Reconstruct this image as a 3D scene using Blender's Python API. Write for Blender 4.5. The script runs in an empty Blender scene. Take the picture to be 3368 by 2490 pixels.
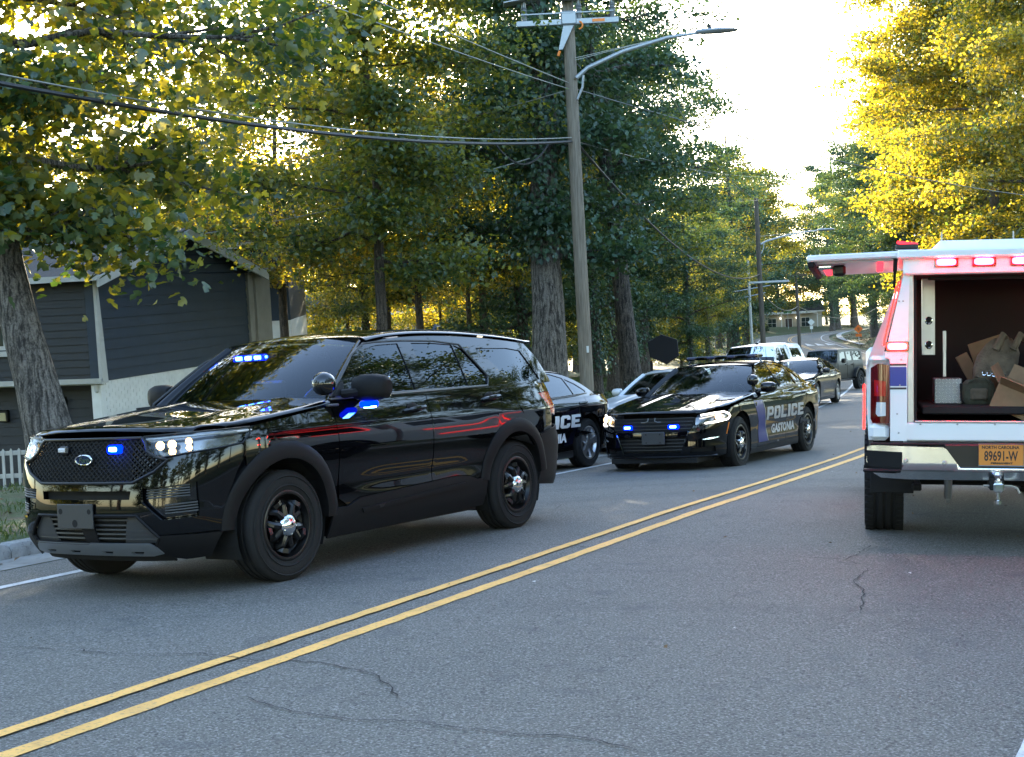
import bpy, math, random
import numpy as np
from mathutils import Vector, Matrix, Euler
from mathutils.geometry import delaunay_2d_cdt
R = math.radians
random.seed(7)
SC = bpy.context.scene
COL = SC.collection

# ------------------------------------------------------------------ camera
cam_d = bpy.data.cameras.new('camera')
cam_d.sensor_width = 36.0
cam_d.lens = 36.0 * 4672.0 / 3368.0
cam_d.clip_end = 3000.0
cam = bpy.data.objects.new('camera', cam_d)
COL.objects.link(cam)
cam.location = (0, 0, 1.35)
cam.rotation_mode = 'XYZ'
cam.rotation_euler = (Matrix.Rotation(R(90) - 0.0044, 3, 'X') @ Matrix.Rotation(-0.051, 3, 'Z')).to_euler()
SC.camera = cam

# ------------------------------------------------------------------ sky and sun (low, behind the trees)
SUN_EL, SUN_AZ = R(14.5), R(-2.7)          # azimuth from +Y towards +X
world = bpy.data.worlds.new('World'); SC.world = world; world.use_nodes = True
wn = world.node_tree.nodes; wl = world.node_tree.links
sky = wn.new('ShaderNodeTexSky'); sky.sky_type = 'NISHITA'; sky.sun_disc = False
sky.sun_elevation = SUN_EL; sky.sun_rotation = SUN_AZ
sky.air_density = 1.0; sky.dust_density = 0.7; sky.ozone_density = 1.2
wl.new(sky.outputs[0], wn['Background'].inputs[0]); wn['Background'].inputs[1].default_value = 0.15
sun_d = bpy.data.lights.new('sun', 'SUN'); sun_d.energy = 5.0; sun_d.angle = R(0.55); sun_d.color = (1.0, 0.86, 0.62)
sun = bpy.data.objects.new('sun', sun_d); COL.objects.link(sun)
sdir = Vector((math.sin(SUN_AZ) * math.cos(SUN_EL), math.cos(SUN_AZ) * math.cos(SUN_EL), math.sin(SUN_EL)))
sun.rotation_euler = sdir.to_track_quat('Z', 'Y').to_euler()
sun.location = sdir * 80
SC.view_settings.view_transform = 'Standard'; SC.view_settings.look = 'None'
SC.view_settings.gamma = 1.0; SC.view_settings.use_curve_mapping = False
SC.view_settings.exposure = 3.1
SC.cycles.use_denoising = True
SC.cycles.max_bounces = 8; SC.cycles.diffuse_bounces = 3; SC.cycles.glossy_bounces = 4
SC.cycles.transmission_bounces = 4; SC.cycles.transparent_max_bounces = 12
SC.cycles.caustics_reflective = False; SC.cycles.caustics_refractive = False
SC.cycles.sample_clamp_indirect = 4.0

# ------------------------------------------------------------------ material helpers
MATS = {}
def _new(name):
    m = bpy.data.materials.new(name); m.use_nodes = True; m.node_tree.nodes.clear()
    MATS[name] = m
    return m, m.node_tree.nodes, m.node_tree.links
def node(ns, t, **kw):
    n = ns.new(t)
    for k, v in kw.items():
        if k in n.inputs.keys(): n.inputs[k].default_value = v
        else: setattr(n, k, v)
    return n
def c4(c): return (c[0], c[1], c[2], 1.0)
def pbr(name, col, rough=0.5, metal=0.0, coat=0.0, spec=0.5, noise=None, bump=None, emit=None, coords='Object', tint=None):
    """noise=(scale, amount, detail[, stretch]) varies the colour; bump=(scale, strength[, stretch])"""
    m, ns, ls = _new(name)
    out = node(ns, 'ShaderNodeOutputMaterial'); b = node(ns, 'ShaderNodeBsdfPrincipled')
    b.inputs['Base Color'].default_value = c4(col); b.inputs['Roughness'].default_value = rough
    b.inputs['Metallic'].default_value = metal; b.inputs['Coat Weight'].default_value = coat
    b.inputs['Coat Roughness'].default_value = 0.02
    b.inputs['Specular IOR Level'].default_value = spec
    ls.new(b.outputs[0], out.inputs[0])
    tc = node(ns, 'ShaderNodeTexCoord')
    def co(stretch):
        mp = node(ns, 'ShaderNodeMapping'); ls.new(tc.outputs[coords], mp.inputs[0])
        if stretch: mp.inputs['Scale'].default_value = stretch
        return mp.outputs[0]
    if noise:
        t = node(ns, 'ShaderNodeTexNoise'); t.inputs['Scale'].default_value = noise[0]
        t.inputs['Detail'].default_value = noise[2] if len(noise) > 2 else 4
        ls.new(co(noise[3] if len(noise) > 3 else None), t.inputs[0])
        r = node(ns, 'ShaderNodeMapRange'); r.inputs[1].default_value = 0.3; r.inputs[2].default_value = 0.7
        ls.new(t.outputs[0], r.inputs[0])
        mx = node(ns, 'ShaderNodeMix', data_type='RGBA')
        lo = tint if tint else tuple(x * (1 - noise[1]) for x in col)
        hi = tuple(min(1, x * (1 + noise[1])) for x in col)
        mx.inputs[6].default_value = c4(lo); mx.inputs[7].default_value = c4(hi)
        ls.new(r.outputs[0], mx.inputs[0]); ls.new(mx.outputs[2], b.inputs['Base Color'])
    if bump:
        t = node(ns, 'ShaderNodeTexNoise'); t.inputs['Scale'].default_value = bump[0]; t.inputs['Detail'].default_value = 6
        ls.new(co(bump[2] if len(bump) > 2 else None), t.inputs[0])
        bp = node(ns, 'ShaderNodeBump'); bp.inputs['Strength'].default_value = bump[1]; bp.inputs['Distance'].default_value = 0.02
        ls.new(t.outputs[0], bp.inputs['Height']); ls.new(bp.outputs[0], b.inputs['Normal'])
    if emit:
        b.inputs['Emission Color'].default_value = c4(emit[0]); b.inputs['Emission Strength'].default_value = emit[1]
    return m
def glassy(name, tint, ior=1.5, rough=0.0):
    m, ns, ls = _new(name)
    out = node(ns, 'ShaderNodeOutputMaterial'); mx = node(ns, 'ShaderNodeMixShader')
    fr = node(ns, 'ShaderNodeFresnel'); fr.inputs[0].default_value = ior
    tr = node(ns, 'ShaderNodeBsdfTransparent'); tr.inputs[0].default_value = c4(tint)
    gl = node(ns, 'ShaderNodeBsdfGlossy'); gl.inputs['Roughness'].default_value = rough
    gl.inputs[0].default_value = (.85, .9, .95, 1)
    ls.new(fr.outputs[0], mx.inputs[0]); ls.new(tr.outputs[0], mx.inputs[1]); ls.new(gl.outputs[0], mx.inputs[2])
    ls.new(mx.outputs[0], out.inputs[0])
    return m
def glow(name, col, strength):
    m, ns, ls = _new(name)
    out = node(ns, 'ShaderNodeOutputMaterial'); e = node(ns, 'ShaderNodeEmission')
    e.inputs[0].default_value = c4(col); e.inputs[1].default_value = strength
    ls.new(e.outputs[0], out.inputs[0])
    return m
def leafmat(name, col, trans, gold=None, mixf=0.5, gloss=0.45, gmin=.68):
    """thin leaf: diffuse + translucent + a little gloss; colour varies from leaf to leaf"""
    m, ns, ls = _new(name)
    out = node(ns, 'ShaderNodeOutputMaterial')
    tc = node(ns, 'ShaderNodeTexCoord'); geo = node(ns, 'ShaderNodeNewGeometry')
    t = node(ns, 'ShaderNodeTexNoise'); t.inputs['Scale'].default_value = 0.55; t.inputs['Detail'].default_value = 3
    ls.new(tc.outputs['Object'], t.inputs[0])
    addr = node(ns, 'ShaderNodeMath', operation='MULTIPLY_ADD'); addr.inputs[1].default_value = 0.55; 
    ls.new(geo.outputs['Random Per Island'], addr.inputs[0]); ls.new(t.outputs[0], addr.inputs[2])
    mr = node(ns, 'ShaderNodeMapRange'); mr.inputs[1].default_value = 0.45; mr.inputs[2].default_value = 1.1
    ls.new(addr.outputs[0], mr.inputs[0])
    def mixc(a, b, src=None):
        x = node(ns, 'ShaderNodeMix', data_type='RGBA'); x.inputs[6].default_value = c4(a); x.inputs[7].default_value = c4(b)
        ls.new((src or mr).outputs[0], x.inputs[0]); return x.outputs[2]
    mg = node(ns, 'ShaderNodeMapRange'); mg.inputs[1].default_value = gmin; mg.inputs[2].default_value = gmin + .42; ls.new(addr.outputs[0], mg.inputs[0])
    d = node(ns, 'ShaderNodeBsdfDiffuse'); ls.new(mixc([x * .65 for x in col], [x * 1.45 for x in col]), d.inputs[0])
    tr = node(ns, 'ShaderNodeBsdfTranslucent'); ls.new(mixc(trans, gold if gold else [x * 1.3 for x in trans], mg), tr.inputs[0])
    m1 = node(ns, 'ShaderNodeMixShader'); m1.inputs[0].default_value = mixf
    ls.new(d.outputs[0], m1.inputs[1]); ls.new(tr.outputs[0], m1.inputs[2])
    g = node(ns, 'ShaderNodeBsdfGlossy'); g.inputs['Roughness'].default_value = gloss; g.inputs[0].default_value = (.8, .85, .9, 1)
    m2 = node(ns, 'ShaderNodeMixShader'); m2.inputs[0].default_value = .055
    ls.new(m1.outputs[0], m2.inputs[1]); ls.new(g.outputs[0], m2.inputs[2]); ls.new(m2.outputs[0], out.inputs[0])
    return m

# ------------------------------------------------------------------ object helpers
def tag(o, label=None, cat=None, group=None, kind=None):
    if label: o['label'] = label
    if cat: o['category'] = cat
    if group: o['group'] = group
    if kind: o['kind'] = kind
    return o
def empty(name, loc=(0, 0, 0), rot=(0, 0, 0), label=None, cat=None, group=None, parent=None):
    o = bpy.data.objects.new(name, None); COL.objects.link(o); o.empty_display_size = 0.2
    o.location = loc; o.rotation_euler = rot; o.parent = parent
    return tag(o, label, cat, group)
def link(name, me, mat=None, parent=None, loc=None, rot=None):
    o = bpy.data.objects.new(name, me); COL.objects.link(o)
    if mat is not None and not me.materials: me.materials.append(MATS[mat] if isinstance(mat, str) else mat)
    if parent is not None: o.parent = parent
    if loc is not None: o.location = loc
    if rot is not None: o.rotation_euler = rot
    return o
def sharp(me, ang=35):
    me.polygons.foreach_set('use_smooth', [True] * len(me.polygons))
    try: me.set_sharp_from_angle(angle=R(ang))
    except Exception: pass
class MB:
    """collects shapes and links them as one mesh object"""
    def __init__(s): s.v = []; s.f = []
    def add(s, vs, fs):
        o = len(s.v); s.v += [tuple(p) for p in vs]; s.f += [tuple(i + o for i in f) for f in fs]; return s
    def box(s, x0, x1, y0, y1, z0, z1, M=None):
        vs = [(x, y, z) for x in (x0, x1) for y in (y0, y1) for z in (z0, z1)]
        if M is not None: vs = [tuple(M @ Vector(p)) for p in vs]
        return s.add(vs, [(0, 1, 3, 2), (4, 6, 7, 5), (0, 4, 5, 1), (2, 3, 7, 6), (0, 2, 6, 4), (1, 5, 7, 3)])
    def cbox(s, c, d, b=0.01, M=None):
        """box with chamfered edges: centre c, full size d"""
        hx, hy, hz = [q / 2 for q in d]; b = min(b, hx * .9, hy * .9, hz * .9)
        vs = []; idx = {}
        for sx in (-1, 1):
            for sy in (-1, 1):
                for sz in (-1, 1):
                    for k in range(3):
                        p = [sx * hx, sy * hy, sz * hz]
                        for j in range(3):
                            if j != k: p[j] -= (sx, sy, sz)[j] * b
                        idx[(sx, sy, sz, k)] = len(vs); vs.append((c[0] + p[0], c[1] + p[1], c[2] + p[2]))
        fs = []
        for k in range(3):
            a, d2 = [(1, 2), (2, 0), (0, 1)][k]
            for sg in (-1, 1):
                q = []
                for (u, w) in ((-1, -1), (1, -1), (1, 1), (-1, 1)):
                    t = [0, 0, 0]; t[k] = sg; t[a] = u; t[d2] = w; q.append(idx[(t[0], t[1], t[2], k)])
                fs.append(q if sg > 0 else q[::-1])
        for k in range(3):
            a, d2 = [(1, 2), (2, 0), (0, 1)][k]
            for u in (-1, 1):
                for w in (-1, 1):
                    t0 = [0, 0, 0]; t1 = [0, 0, 0]
                    t0[k] = -1; t1[k] = 1; t0[a] = t1[a] = u; t0[d2] = t1[d2] = w
                    q = [idx[(*t0, a)], idx[(*t1, a)], idx[(*t1, d2)], idx[(*t0, d2)]]
                    fs.append(q if u * w < 0 else q[::-1])
        for sx in (-1, 1):
            for sy in (-1, 1):
                for sz in (-1, 1):
                    q = [idx[(sx, sy, sz, k)] for k in range(3)]
                    fs.append(q if sx * sy * sz > 0 else q[::-1])
        if M is not None: vs = [tuple(M @ Vector(p)) for p in vs]
        return s.add(vs, fs)
    def tube(s, pts, r, n=8, caps=True):
        pts = [Vector(p) for p in pts]; m = len(pts); rr = r if hasattr(r, '__len__') else [r] * m
        vs = []; up = None
        for i, p in enumerate(pts):
            d = (pts[min(i + 1, m - 1)] - pts[max(i - 1, 0)])
            d = d.normalized() if d.length > 1e-9 else Vector((0, 0, 1))
            if up is None: up = d.orthogonal().normalized()
            up = (up - d * up.dot(d)); up = up.normalized() if up.length > 1e-6 else d.orthogonal().normalized()
            w = d.cross(up)
            for k in range(n):
                a = 2 * math.pi * k / n; vs.append(p + up * (math.cos(a) * rr[i]) + w * (math.sin(a) * rr[i]))
        fs = [(i * n + k, i * n + (k + 1) % n, (i + 1) * n + (k + 1) % n, (i + 1) * n + k) for i in range(m - 1) for k in range(n)]
        if caps: fs += [tuple(range(n))[::-1], tuple((m - 1) * n + k for k in range(n))]
        return s.add(vs, fs)
    def lathe(s, prof, n=24, M=None, axis='y', closed=False):
        """prof: list of (radius, along); axis = rotation axis"""
        vs = []
        for (r, a) in prof:
            for k in range(n):
                t = 2 * math.pi * k / n; c, q = math.cos(t) * r, math.sin(t) * r
                vs.append({'y': (c, a, q), 'z': (c, q, a), 'x': (a, c, q)}[axis])
        if M is not None: vs = [tuple(M @ Vector(p)) for p in vs]
        m = len(prof); fs = []
        for i in range(m if closed else m - 1):
            j = (i + 1) % m
            for k in range(n): fs.append((i * n + k, i * n + (k + 1) % n, j * n + (k + 1) % n, j * n + k))
        return s.add(vs, fs)
    def disc(s, c, r, nrm=(0, 0, 1), n=16, ry=None):
        d = Vector(nrm).normalized(); u = d.orthogonal().normalized() if abs(d.z) > .9 else Vector((0, 0, 1)).cross(d).normalized(); w = d.cross(u); c = Vector(c)
        return s.add([c + u * (math.cos(2 * math.pi * k / n) * r) + w * (math.sin(2 * math.pi * k / n) * (ry or r)) for k in range(n)], [tuple(range(n))])
    def prism(s, poly, h0, h1, axis='z', M=None):
        n = len(poly); vs = []
        for h in (h0, h1):
            for (a, b) in poly: vs.append({'z': (a, b, h), 'y': (a, h, b), 'x': (h, a, b)}[axis])
        if M is not None: vs = [tuple(M @ Vector(p)) for p in vs]
        fs = [tuple(range(n))[::-1], tuple(range(n, 2 * n))] + [(k, (k + 1) % n, n + (k + 1) % n, n + k) for k in range(n)]
        return s.add(vs, fs)
    def loft(s, rings, close=True, caps=True):
        n = len(rings[0]); vs = [p for r in rings for p in r]; m = len(rings)
        fs = [(i * n + k, i * n + (k + 1) % n, (i + 1) * n + (k + 1) % n, (i + 1) * n + k) for i in range(m - 1) for k in range(n if close else n - 1)]
        if caps: fs += [tuple(range(n))[::-1], tuple((m - 1) * n + k for k in range(n))]
        return s.add(vs, fs)
    def ball(s, c, r, n=14, m=9):
        rx, ry, rz = r if hasattr(r, '__len__') else (r, r, r)
        rings = []
        for i in range(1, m):
            t = math.pi * i / m
            rings.append([(c[0] + rx * math.sin(t) * math.cos(2 * math.pi * k / n), c[1] + ry * math.sin(t) * math.sin(2 * math.pi * k / n), c[2] - rz * math.cos(t)) for k in range(n)])
        return s.loft(rings)
    def mesh(s, name, fix=True):
        me = bpy.data.meshes.new(name); me.from_pydata(s.v, [], s.f); me.update()
        if fix:
            import bmesh
            bm = bmesh.new(); bm.from_mesh(me); bmesh.ops.recalc_face_normals(bm, faces=bm.faces); bm.to_mesh(me); bm.free()
        return me
    def build(s, name, mat, parent=None, smooth=True, ang=35, loc=None, rot=None, fix=True):
        me = s.mesh(name, fix)
        if smooth: sharp(me, ang)
        return link(name, me, mat, parent, loc, rot)
def lerp(a, b, t): return a + (b - a) * t
def sstep(x, a, b):
    t = np.clip((np.asarray(x, float) - a) / (b - a), 0, 1); return t * t * (3 - 2 * t)
def smooth_tab(xs, ys, n=240):
    """monotone-ish smooth table from control points (Catmull-Rom on dense samples)"""
    xs = np.array(xs, float); ys = np.array(ys, float)
    t = np.arange(len(xs)); tt = np.linspace(0, len(xs) - 1, n)
    def cr(p):
        p = np.concatenate([[2 * p[0] - p[1]], p, [2 * p[-1] - p[-2]]])
        i = np.minimum(tt.astype(int), len(xs) - 2); f = tt - i
        a, b, c, d = p[i], p[i + 1], p[i + 2], p[i + 3]
        return .5 * (2 * b + (c - a) * f + (2 * a - 5 * b + 4 * c - d) * f * f + (3 * b - a - 3 * c + d) * f ** 3)
    return cr(xs), cr(ys)
def tabf(xs, ys):
    X, Y = smooth_tab(xs, ys)
    if X[0] > X[-1]: X, Y = X[::-1], Y[::-1]
    return lambda v: np.interp(v, X, Y)

def inside(poly, pts):
    x, y = pts[:, 0], pts[:, 1]; r = np.zeros(len(pts), bool); n = len(poly)
    for i in range(n):
        x0, y0 = poly[i]; x1, y1 = poly[(i + 1) % n]
        if y0 == y1: continue
        c = ((y0 > y) != (y1 > y)) & (x < (x1 - x0) * (y - y0) / (y1 - y0) + x0); r ^= c
    return r
def edge_dist(poly, pts):
    d = np.full(len(pts), 1e9); n = len(poly)
    for i in range(n):
        a = np.array(poly[i]); b = np.array(poly[(i + 1) % n]); e = b - a; L = e @ e
        if L < 1e-12: continue
        t = np.clip(((pts - a) @ e) / L, 0, 1); d = np.minimum(d, np.hypot(*(pts - a - t[:, None] * e).T))
    return d
def dens(poly, res):
    out = []
    for i in range(len(poly)):
        a = np.array(poly[i], float); b = np.array(poly[(i + 1) % len(poly)], float); L = np.hypot(*(b - a))
        k = max(1, int(math.ceil(L / res)))
        out += [tuple(a + (b - a) * j / k) for j in range(k)]
    return out
def patch(name, poly, fn, mat, parent, res=0.06, skirt=0.012, lift=0.0, holes=(), mirror=False, centre=(-1.5, 0, .7), flip=None):
    """a panel: polygon in (u,v), carried onto the surface fn(u,v), with turned-in edges and true surface normals"""
    outer = dens(poly, res); hs = [dens(h, res) for h in holes]
    P = np.array(outer); lo, hi = P.min(0), P.max(0)
    nx = max(2, int((hi[0] - lo[0]) / res)); ny = max(2, int((hi[1] - lo[1]) / res))
    gx, gy = np.meshgrid(np.linspace(lo[0], hi[0], nx + 1), np.linspace(lo[1], hi[1], ny + 1))
    G = np.stack([gx.ravel(), gy.ravel()], 1)
    ok = inside(outer, G) & (edge_dist(outer, G) > res * .4)
    for h in hs: ok &= ~inside(h, G) & (edge_dist(h, G) > res * .4)
    G = G[ok]
    pts = list(map(tuple, P)); edges = [(i, (i + 1) % len(outer)) for i in range(len(outer))]; loops = [list(range(len(outer)))]
    for h in hs:
        o = len(pts); pts += h; edges += [(o + i, o + (i + 1) % len(h)) for i in range(len(h))]; loops.append(list(range(o, o + len(h))))
    pts += list(map(tuple, G))
    vo, _, fo, ov, _, _ = delaunay_2d_cdt([Vector(p) for p in pts], edges, [], 0, 1e-7)
    V2 = np.array([tuple(v) for v in vo]); F = np.array([f[:3] for f in fo])
    cen = V2[F].mean(1); keep = inside(outer, cen)
    for h in hs: keep &= ~inside(h, cen)
    F = F[keep]
    def ev(q):
        return np.asarray(fn(q[:, 0], q[:, 1]), float)
    A = ev(V2); e = 1e-3
    du = ev(V2 + [e, 0]) - ev(V2 - [e, 0]); dv = ev(V2 + [0, e]) - ev(V2 - [0, e])
    N = np.cross(du, dv); N /= np.maximum(np.linalg.norm(N, axis=1, keepdims=True), 1e-9)
    if flip is None:
        if ((A - np.array(centre)) * N).sum() < 0: N = -N
    elif flip: N = -N
    A = A + N * lift
    tri = A[F]; fn_ = np.cross(tri[:, 1] - tri[:, 0], tri[:, 2] - tri[:, 0])
    bad = (fn_ * N[F].mean(1)).sum(1) < 0; F[bad] = F[bad][:, ::-1]
    verts = A.tolist(); faces = F.tolist(); LN = [N[i] for f in faces for i in f]
    if skirt:
        key = {}
        for i, o in enumerate(ov):
            for j in o: key[j] = i
        for lp in loops:
            ids = [key.get(i, None) for i in lp]; ids = [i for i in ids if i is not None]
            o = len(verts); verts += (A[ids]).tolist() + (A[ids] - N[ids] * skirt).tolist(); n = len(ids)
            for k in range(n):
                q = (o + k, o + (k + 1) % n, o + n + (k + 1) % n, o + n + k)
                a, b, c = [np.array(verts[j]) for j in q[:3]]
                nn = np.cross(b - a, c - a); L = np.linalg.norm(nn); nn = nn / L if L > 1e-12 else np.array([0, 0, 1.])
                mid = (a + b) / 2; c2 = A[F].mean((0, 1)) if lp is loops[0] else A[ids].mean(0)
                s = ((mid - c2) @ nn) * (1 if lp is loops[0] else -1)
                if s < 0: q = q[::-1]; nn = -nn
                faces.append(list(q)); LN += [nn] * 4
    def mk(vs, fs, ln):
        me = bpy.data.meshes.new(name); me.from_pydata(vs, [], fs); me.update()
        me.polygons.foreach_set('use_smooth', [True] * len(fs))
        me.normals_split_custom_set([tuple(x) for x in ln]); return me
    o = link(name, mk(verts, faces, LN), mat, parent)
    if mirror:
        vs = [(x, -y, z) for (x, y, z) in verts]; fs = []; ln = []; k = 0
        for f in faces:
            n = len(f); q = LN[k:k + n]; k += n
            fs.append(list(f)[::-1]); ln += [(t[0], -t[1], t[2]) for t in q[::-1]]
        o2 = link(name, mk(vs, fs, ln), mat, parent)
        return o, o2
    return o
def surf_line(name, line, fn, r, mat, parent, mirror=False, n=6, lift=0.0):
    p = np.array(dens(line + [line[-1]], .05)); A = np.asarray(fn(p[:, 0], p[:, 1])); 
    A = A[:-1] if np.allclose(A[-1], A[-2]) else A
    o = MB().tube([tuple(q) for q in A], r, n).build(name, mat, parent)
    if mirror: MB().tube([(q[0], -q[1], q[2]) for q in A], r, n).build(name, mat, parent)
    return o
_TXT = {}
def text2d(s, size=1.0, bold=0.0, shear=0.0, align='LEFT', xs=1.0):
    k = (s, size, bold, shear, align, xs)
    if k not in _TXT:
        cu = bpy.data.curves.new('t', 'FONT'); cu.body = s; cu.size = size; cu.offset = bold; cu.shear = shear; cu.align_x = align
        cu.resolution_u = 3
        o = bpy.data.objects.new('t', cu); COL.objects.link(o); bpy.context.view_layer.update()
        me = bpy.data.meshes.new_from_object(o.evaluated_get(bpy.context.evaluated_depsgraph_get()))
        V = [(v.co.x * xs, v.co.y) for v in me.vertices]; F = [tuple(p.vertices) for p in me.polygons]
        bpy.data.objects.remove(o); bpy.data.curves.remove(cu); bpy.data.meshes.remove(me)
        _TXT[k] = (V, F)
    return _TXT[k]
def lettering(name, V, F, fn, mat, parent):
    """flat print carried onto a surface: fn maps (u,v) arrays to points"""
    q = np.array(V); A = np.asarray(fn(q[:, 0], q[:, 1]))
    me = bpy.data.meshes.new(name); me.from_pydata(A.tolist(), [], F); me.update()
    return link(name, me, mat, parent)

# ------------------------------------------------------------------ materials
pbr('black_paint', (.0018, .0018, .0024), .025, coat=0.0, spec=.5)
pbr('grey_paint', (.020, .021, .023), .15)
pbr('jeep_paint', (.010, .010, .0095), .4)
pbr('silver_paint', (.60, .62, .65), .3, coat=.5, metal=.2)
pbr('white_paint', (.78, .79, .80), .22, coat=.7)
pbr('cladding', (.006, .006, .007), .62, spec=.22, bump=(220, .06))
pbr('black_plastic', (.0035, .0035, .004), .36)
pbr('matt_black', (.0025, .0025, .0025), .85)
pbr('gloss_black', (.004, .004, .005), .08, coat=.6)
pbr('rubber', (.0045, .0045, .005), .85, bump=(90, .15))
pbr('steel_black', (.004, .004, .0045), .28)
pbr('alloy', (.42, .42, .43), .3, metal=.9)
pbr('chrome', (.78, .79, .80), .07, metal=1.0)
pbr('satin_silver', (.22, .23, .24), .38, metal=.7)
pbr('bracket_grey', (.030, .032, .035), .5)
pbr('headlight_bowl', (.22, .21, .20), .18, metal=1.0); pbr('headlight_reflector', (.80, .78, .74), .38, metal=1.0); pbr('bumper_chrome', (.86, .87, .88), .2, metal=1.0)
pbr('amber', (.7, .18, .01), .2)
pbr('red_lens', (.42, .006, .008), .15, coat=.3)
pbr('dark_red_lens', (.10, .002, .003), .08, coat=1.0)
pbr('white_lens', (.6, .6, .62), .12, coat=1.0)
pbr('seat_cloth', (.02, .02, .022), .85)
pbr('livery_grey', (.36, .36, .38), .35)
pbr('livery_white', (.72, .73, .75), .35)
pbr('livery_blue', (.006, .018, .16), .35)
pbr('livery_black', (.01, .01, .012), .4)
pbr('emblem_blue', (.01, .02, .07), .15, coat=1.0)
glassy('windshield_glass', (.42, .50, .46)); glassy('tinted_glass', (.10, .115, .11)); glassy('privacy_glass', (.012, .014, .014))
glassy('clear_lens', (.92, .93, .94))
glow('blue_led', (.015, .07, 1.0), 20); glow('blue_led_core', (.12, .40, 1.0), 8); glow('red_led', (1.0, .006, .02), 22); glow('red_dim', (1.0, .02, .03), .12); glow('blue_halo', (.0, .012, 1.0), 1.1); glow('red_strip', (1.0, .012, .01), 1.9); glow('red_led_core', (1.0, .36, .10), 9); glow('red_led_soft', (1.0, .03, .05), .5)  # wide blue glow on lamp housings paints the halo round the blue lamps
glow('headlamp_warm', (1.0, .58, .22), 3.0); glow('headlamp_white', (1.0, .93, .82), 1.0); glow('amber_led', (1, .2, .05), 3)
glow('tail_glow', (1.0, .02, .02), .35); glow('dome_lamp', (1.0, .92, .7), 1)
CRACKS = [[(-2.856, 7.72), (-2.703, 7.683), (-2.496, 7.575), (-2.342, 7.521), (-2.287, 7.422), (-2.08, 7.322), (-1.903, 7.25), (-1.654, 7.227), (-1.587, 7.145), (-1.46, 7.063), (-1.322, 6.974), (-1.241, 6.976), (-1.167, 6.975), (-1.011, 6.908), (-0.871, 6.785), (-0.752, 6.695), (-0.685, 6.596), (-0.662, 6.489), (-0.625, 6.41), (-0.602, 6.284), (-0.572, 6.21)], [(-1.24, 6.245), (-1.171, 6.156), (-1.088, 6.059), (-0.982, 5.974), (-0.877, 5.915), (-0.727, 5.841), (-0.518, 5.811), (-0.376, 5.758), (-0.319, 5.715), (-0.049, 5.593), (0.201, 5.538), (0.416, 5.355)], [(-0.591, 11.583), (-0.231, 11.274), (0.4, 10.848), (0.43, 10.793), (0.649, 10.673), (0.789, 10.6)], [(1.924, 10.184), (2.092, 10.065), (2.274, 9.983), (2.359, 10.118), (2.504, 10.401), (2.625, 10.664)], [(2.286, 9.947), (2.305, 9.81), (2.416, 9.716)], [(0.333, 13.711), (0.425, 14.288)], [(0.332, 14.771), (0.768, 14.761), (1.255, 14.628)], [(1.135, 15.464), (1.285, 16.087)], [(1.918, 8.077), (2.096, 8.743), (2.107, 9.081), (2.362, 9.623)]]

# ------------------------------------------------------------------ road course and terrain heights
PHI = 0.4643
def _course():
    pts = []
    for s in np.arange(-60, 25.1, 1.0):
        l = -4.306 - (0.0012 * s * s if s > 0 else 0)
        pts.append((s * math.sin(PHI) + l * math.cos(PHI), s * math.cos(PHI) - l * math.sin(PHI)))
    ctrl = pts[-6:-5] + [pts[-1], (12.7, 42), (18.8, 64), (24.2, 86), (27.8, 108), (29.7, 128), (30.7, 150), (32.6, 166), (38, 184), (50, 200), (70, 212), (95, 220)]
    X, Y = smooth_tab([c[0] for c in ctrl], [c[1] for c in ctrl], 500)
    k = Y > pts[-1][1] + .5
    C = np.array(pts + list(zip(X[k], Y[k])))
    L = np.concatenate([[0], np.cumsum(np.hypot(*np.diff(C, axis=0).T))])
    ss = np.arange(0, L[-1], 0.5)
    return np.stack([np.interp(ss, L, C[:, 0]), np.interp(ss, L, C[:, 1])], 1)
CRS = _course()
TAN = np.gradient(CRS, axis=0); TAN /= np.linalg.norm(TAN, axis=1, keepdims=True)
NRM = np.stack([TAN[:, 1], -TAN[:, 0]], 1)               # to the right of travel
_YZ = ([-200, 13, 20, 30, 65, 108, 128, 150, 166, 184, 200, 260], [0, 0, -.09, -.14, -.2, -.1, .95, 2.6, 3.5, 4.3, 5.0, 5.4])
def zc_of(y): return np.interp(y, *_YZ)
ZC = zc_of(CRS[:, 1])
# arc length measured so that 0 lies beside the camera
S0 = int(np.argmin(np.hypot(CRS[:, 0] + 3.85, CRS[:, 1] - 1.93)))
def sd(x, y):
    """station index and signed distance (right positive) from the centre line"""
    x = np.atleast_1d(np.asarray(x, float)); y = np.atleast_1d(np.asarray(y, float))
    I = np.empty(len(x), int); 
    for a in range(0, len(x), 4000):
        q = slice(a, a + 4000)
        I[q] = np.argmin((x[q, None] - CRS[None, :, 0]) ** 2 + (y[q, None] - CRS[None, :, 1]) ** 2, 1)
    dx = x - CRS[I, 0]; dy = y - CRS[I, 1]; d = dx * NRM[I, 0] + dy * NRM[I, 1]
    far = np.hypot(dx, dy); d = np.sign(d + 1e-9) * np.maximum(np.abs(d), far * .999)
    return I, d
def road_dz(i, d):
    st = (np.asarray(i) - S0) * .5
    cr = .045 - .025 * sstep(st, 40, 70)
    return np.where(d > 0, -cr * d, .005 * d)
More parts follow.
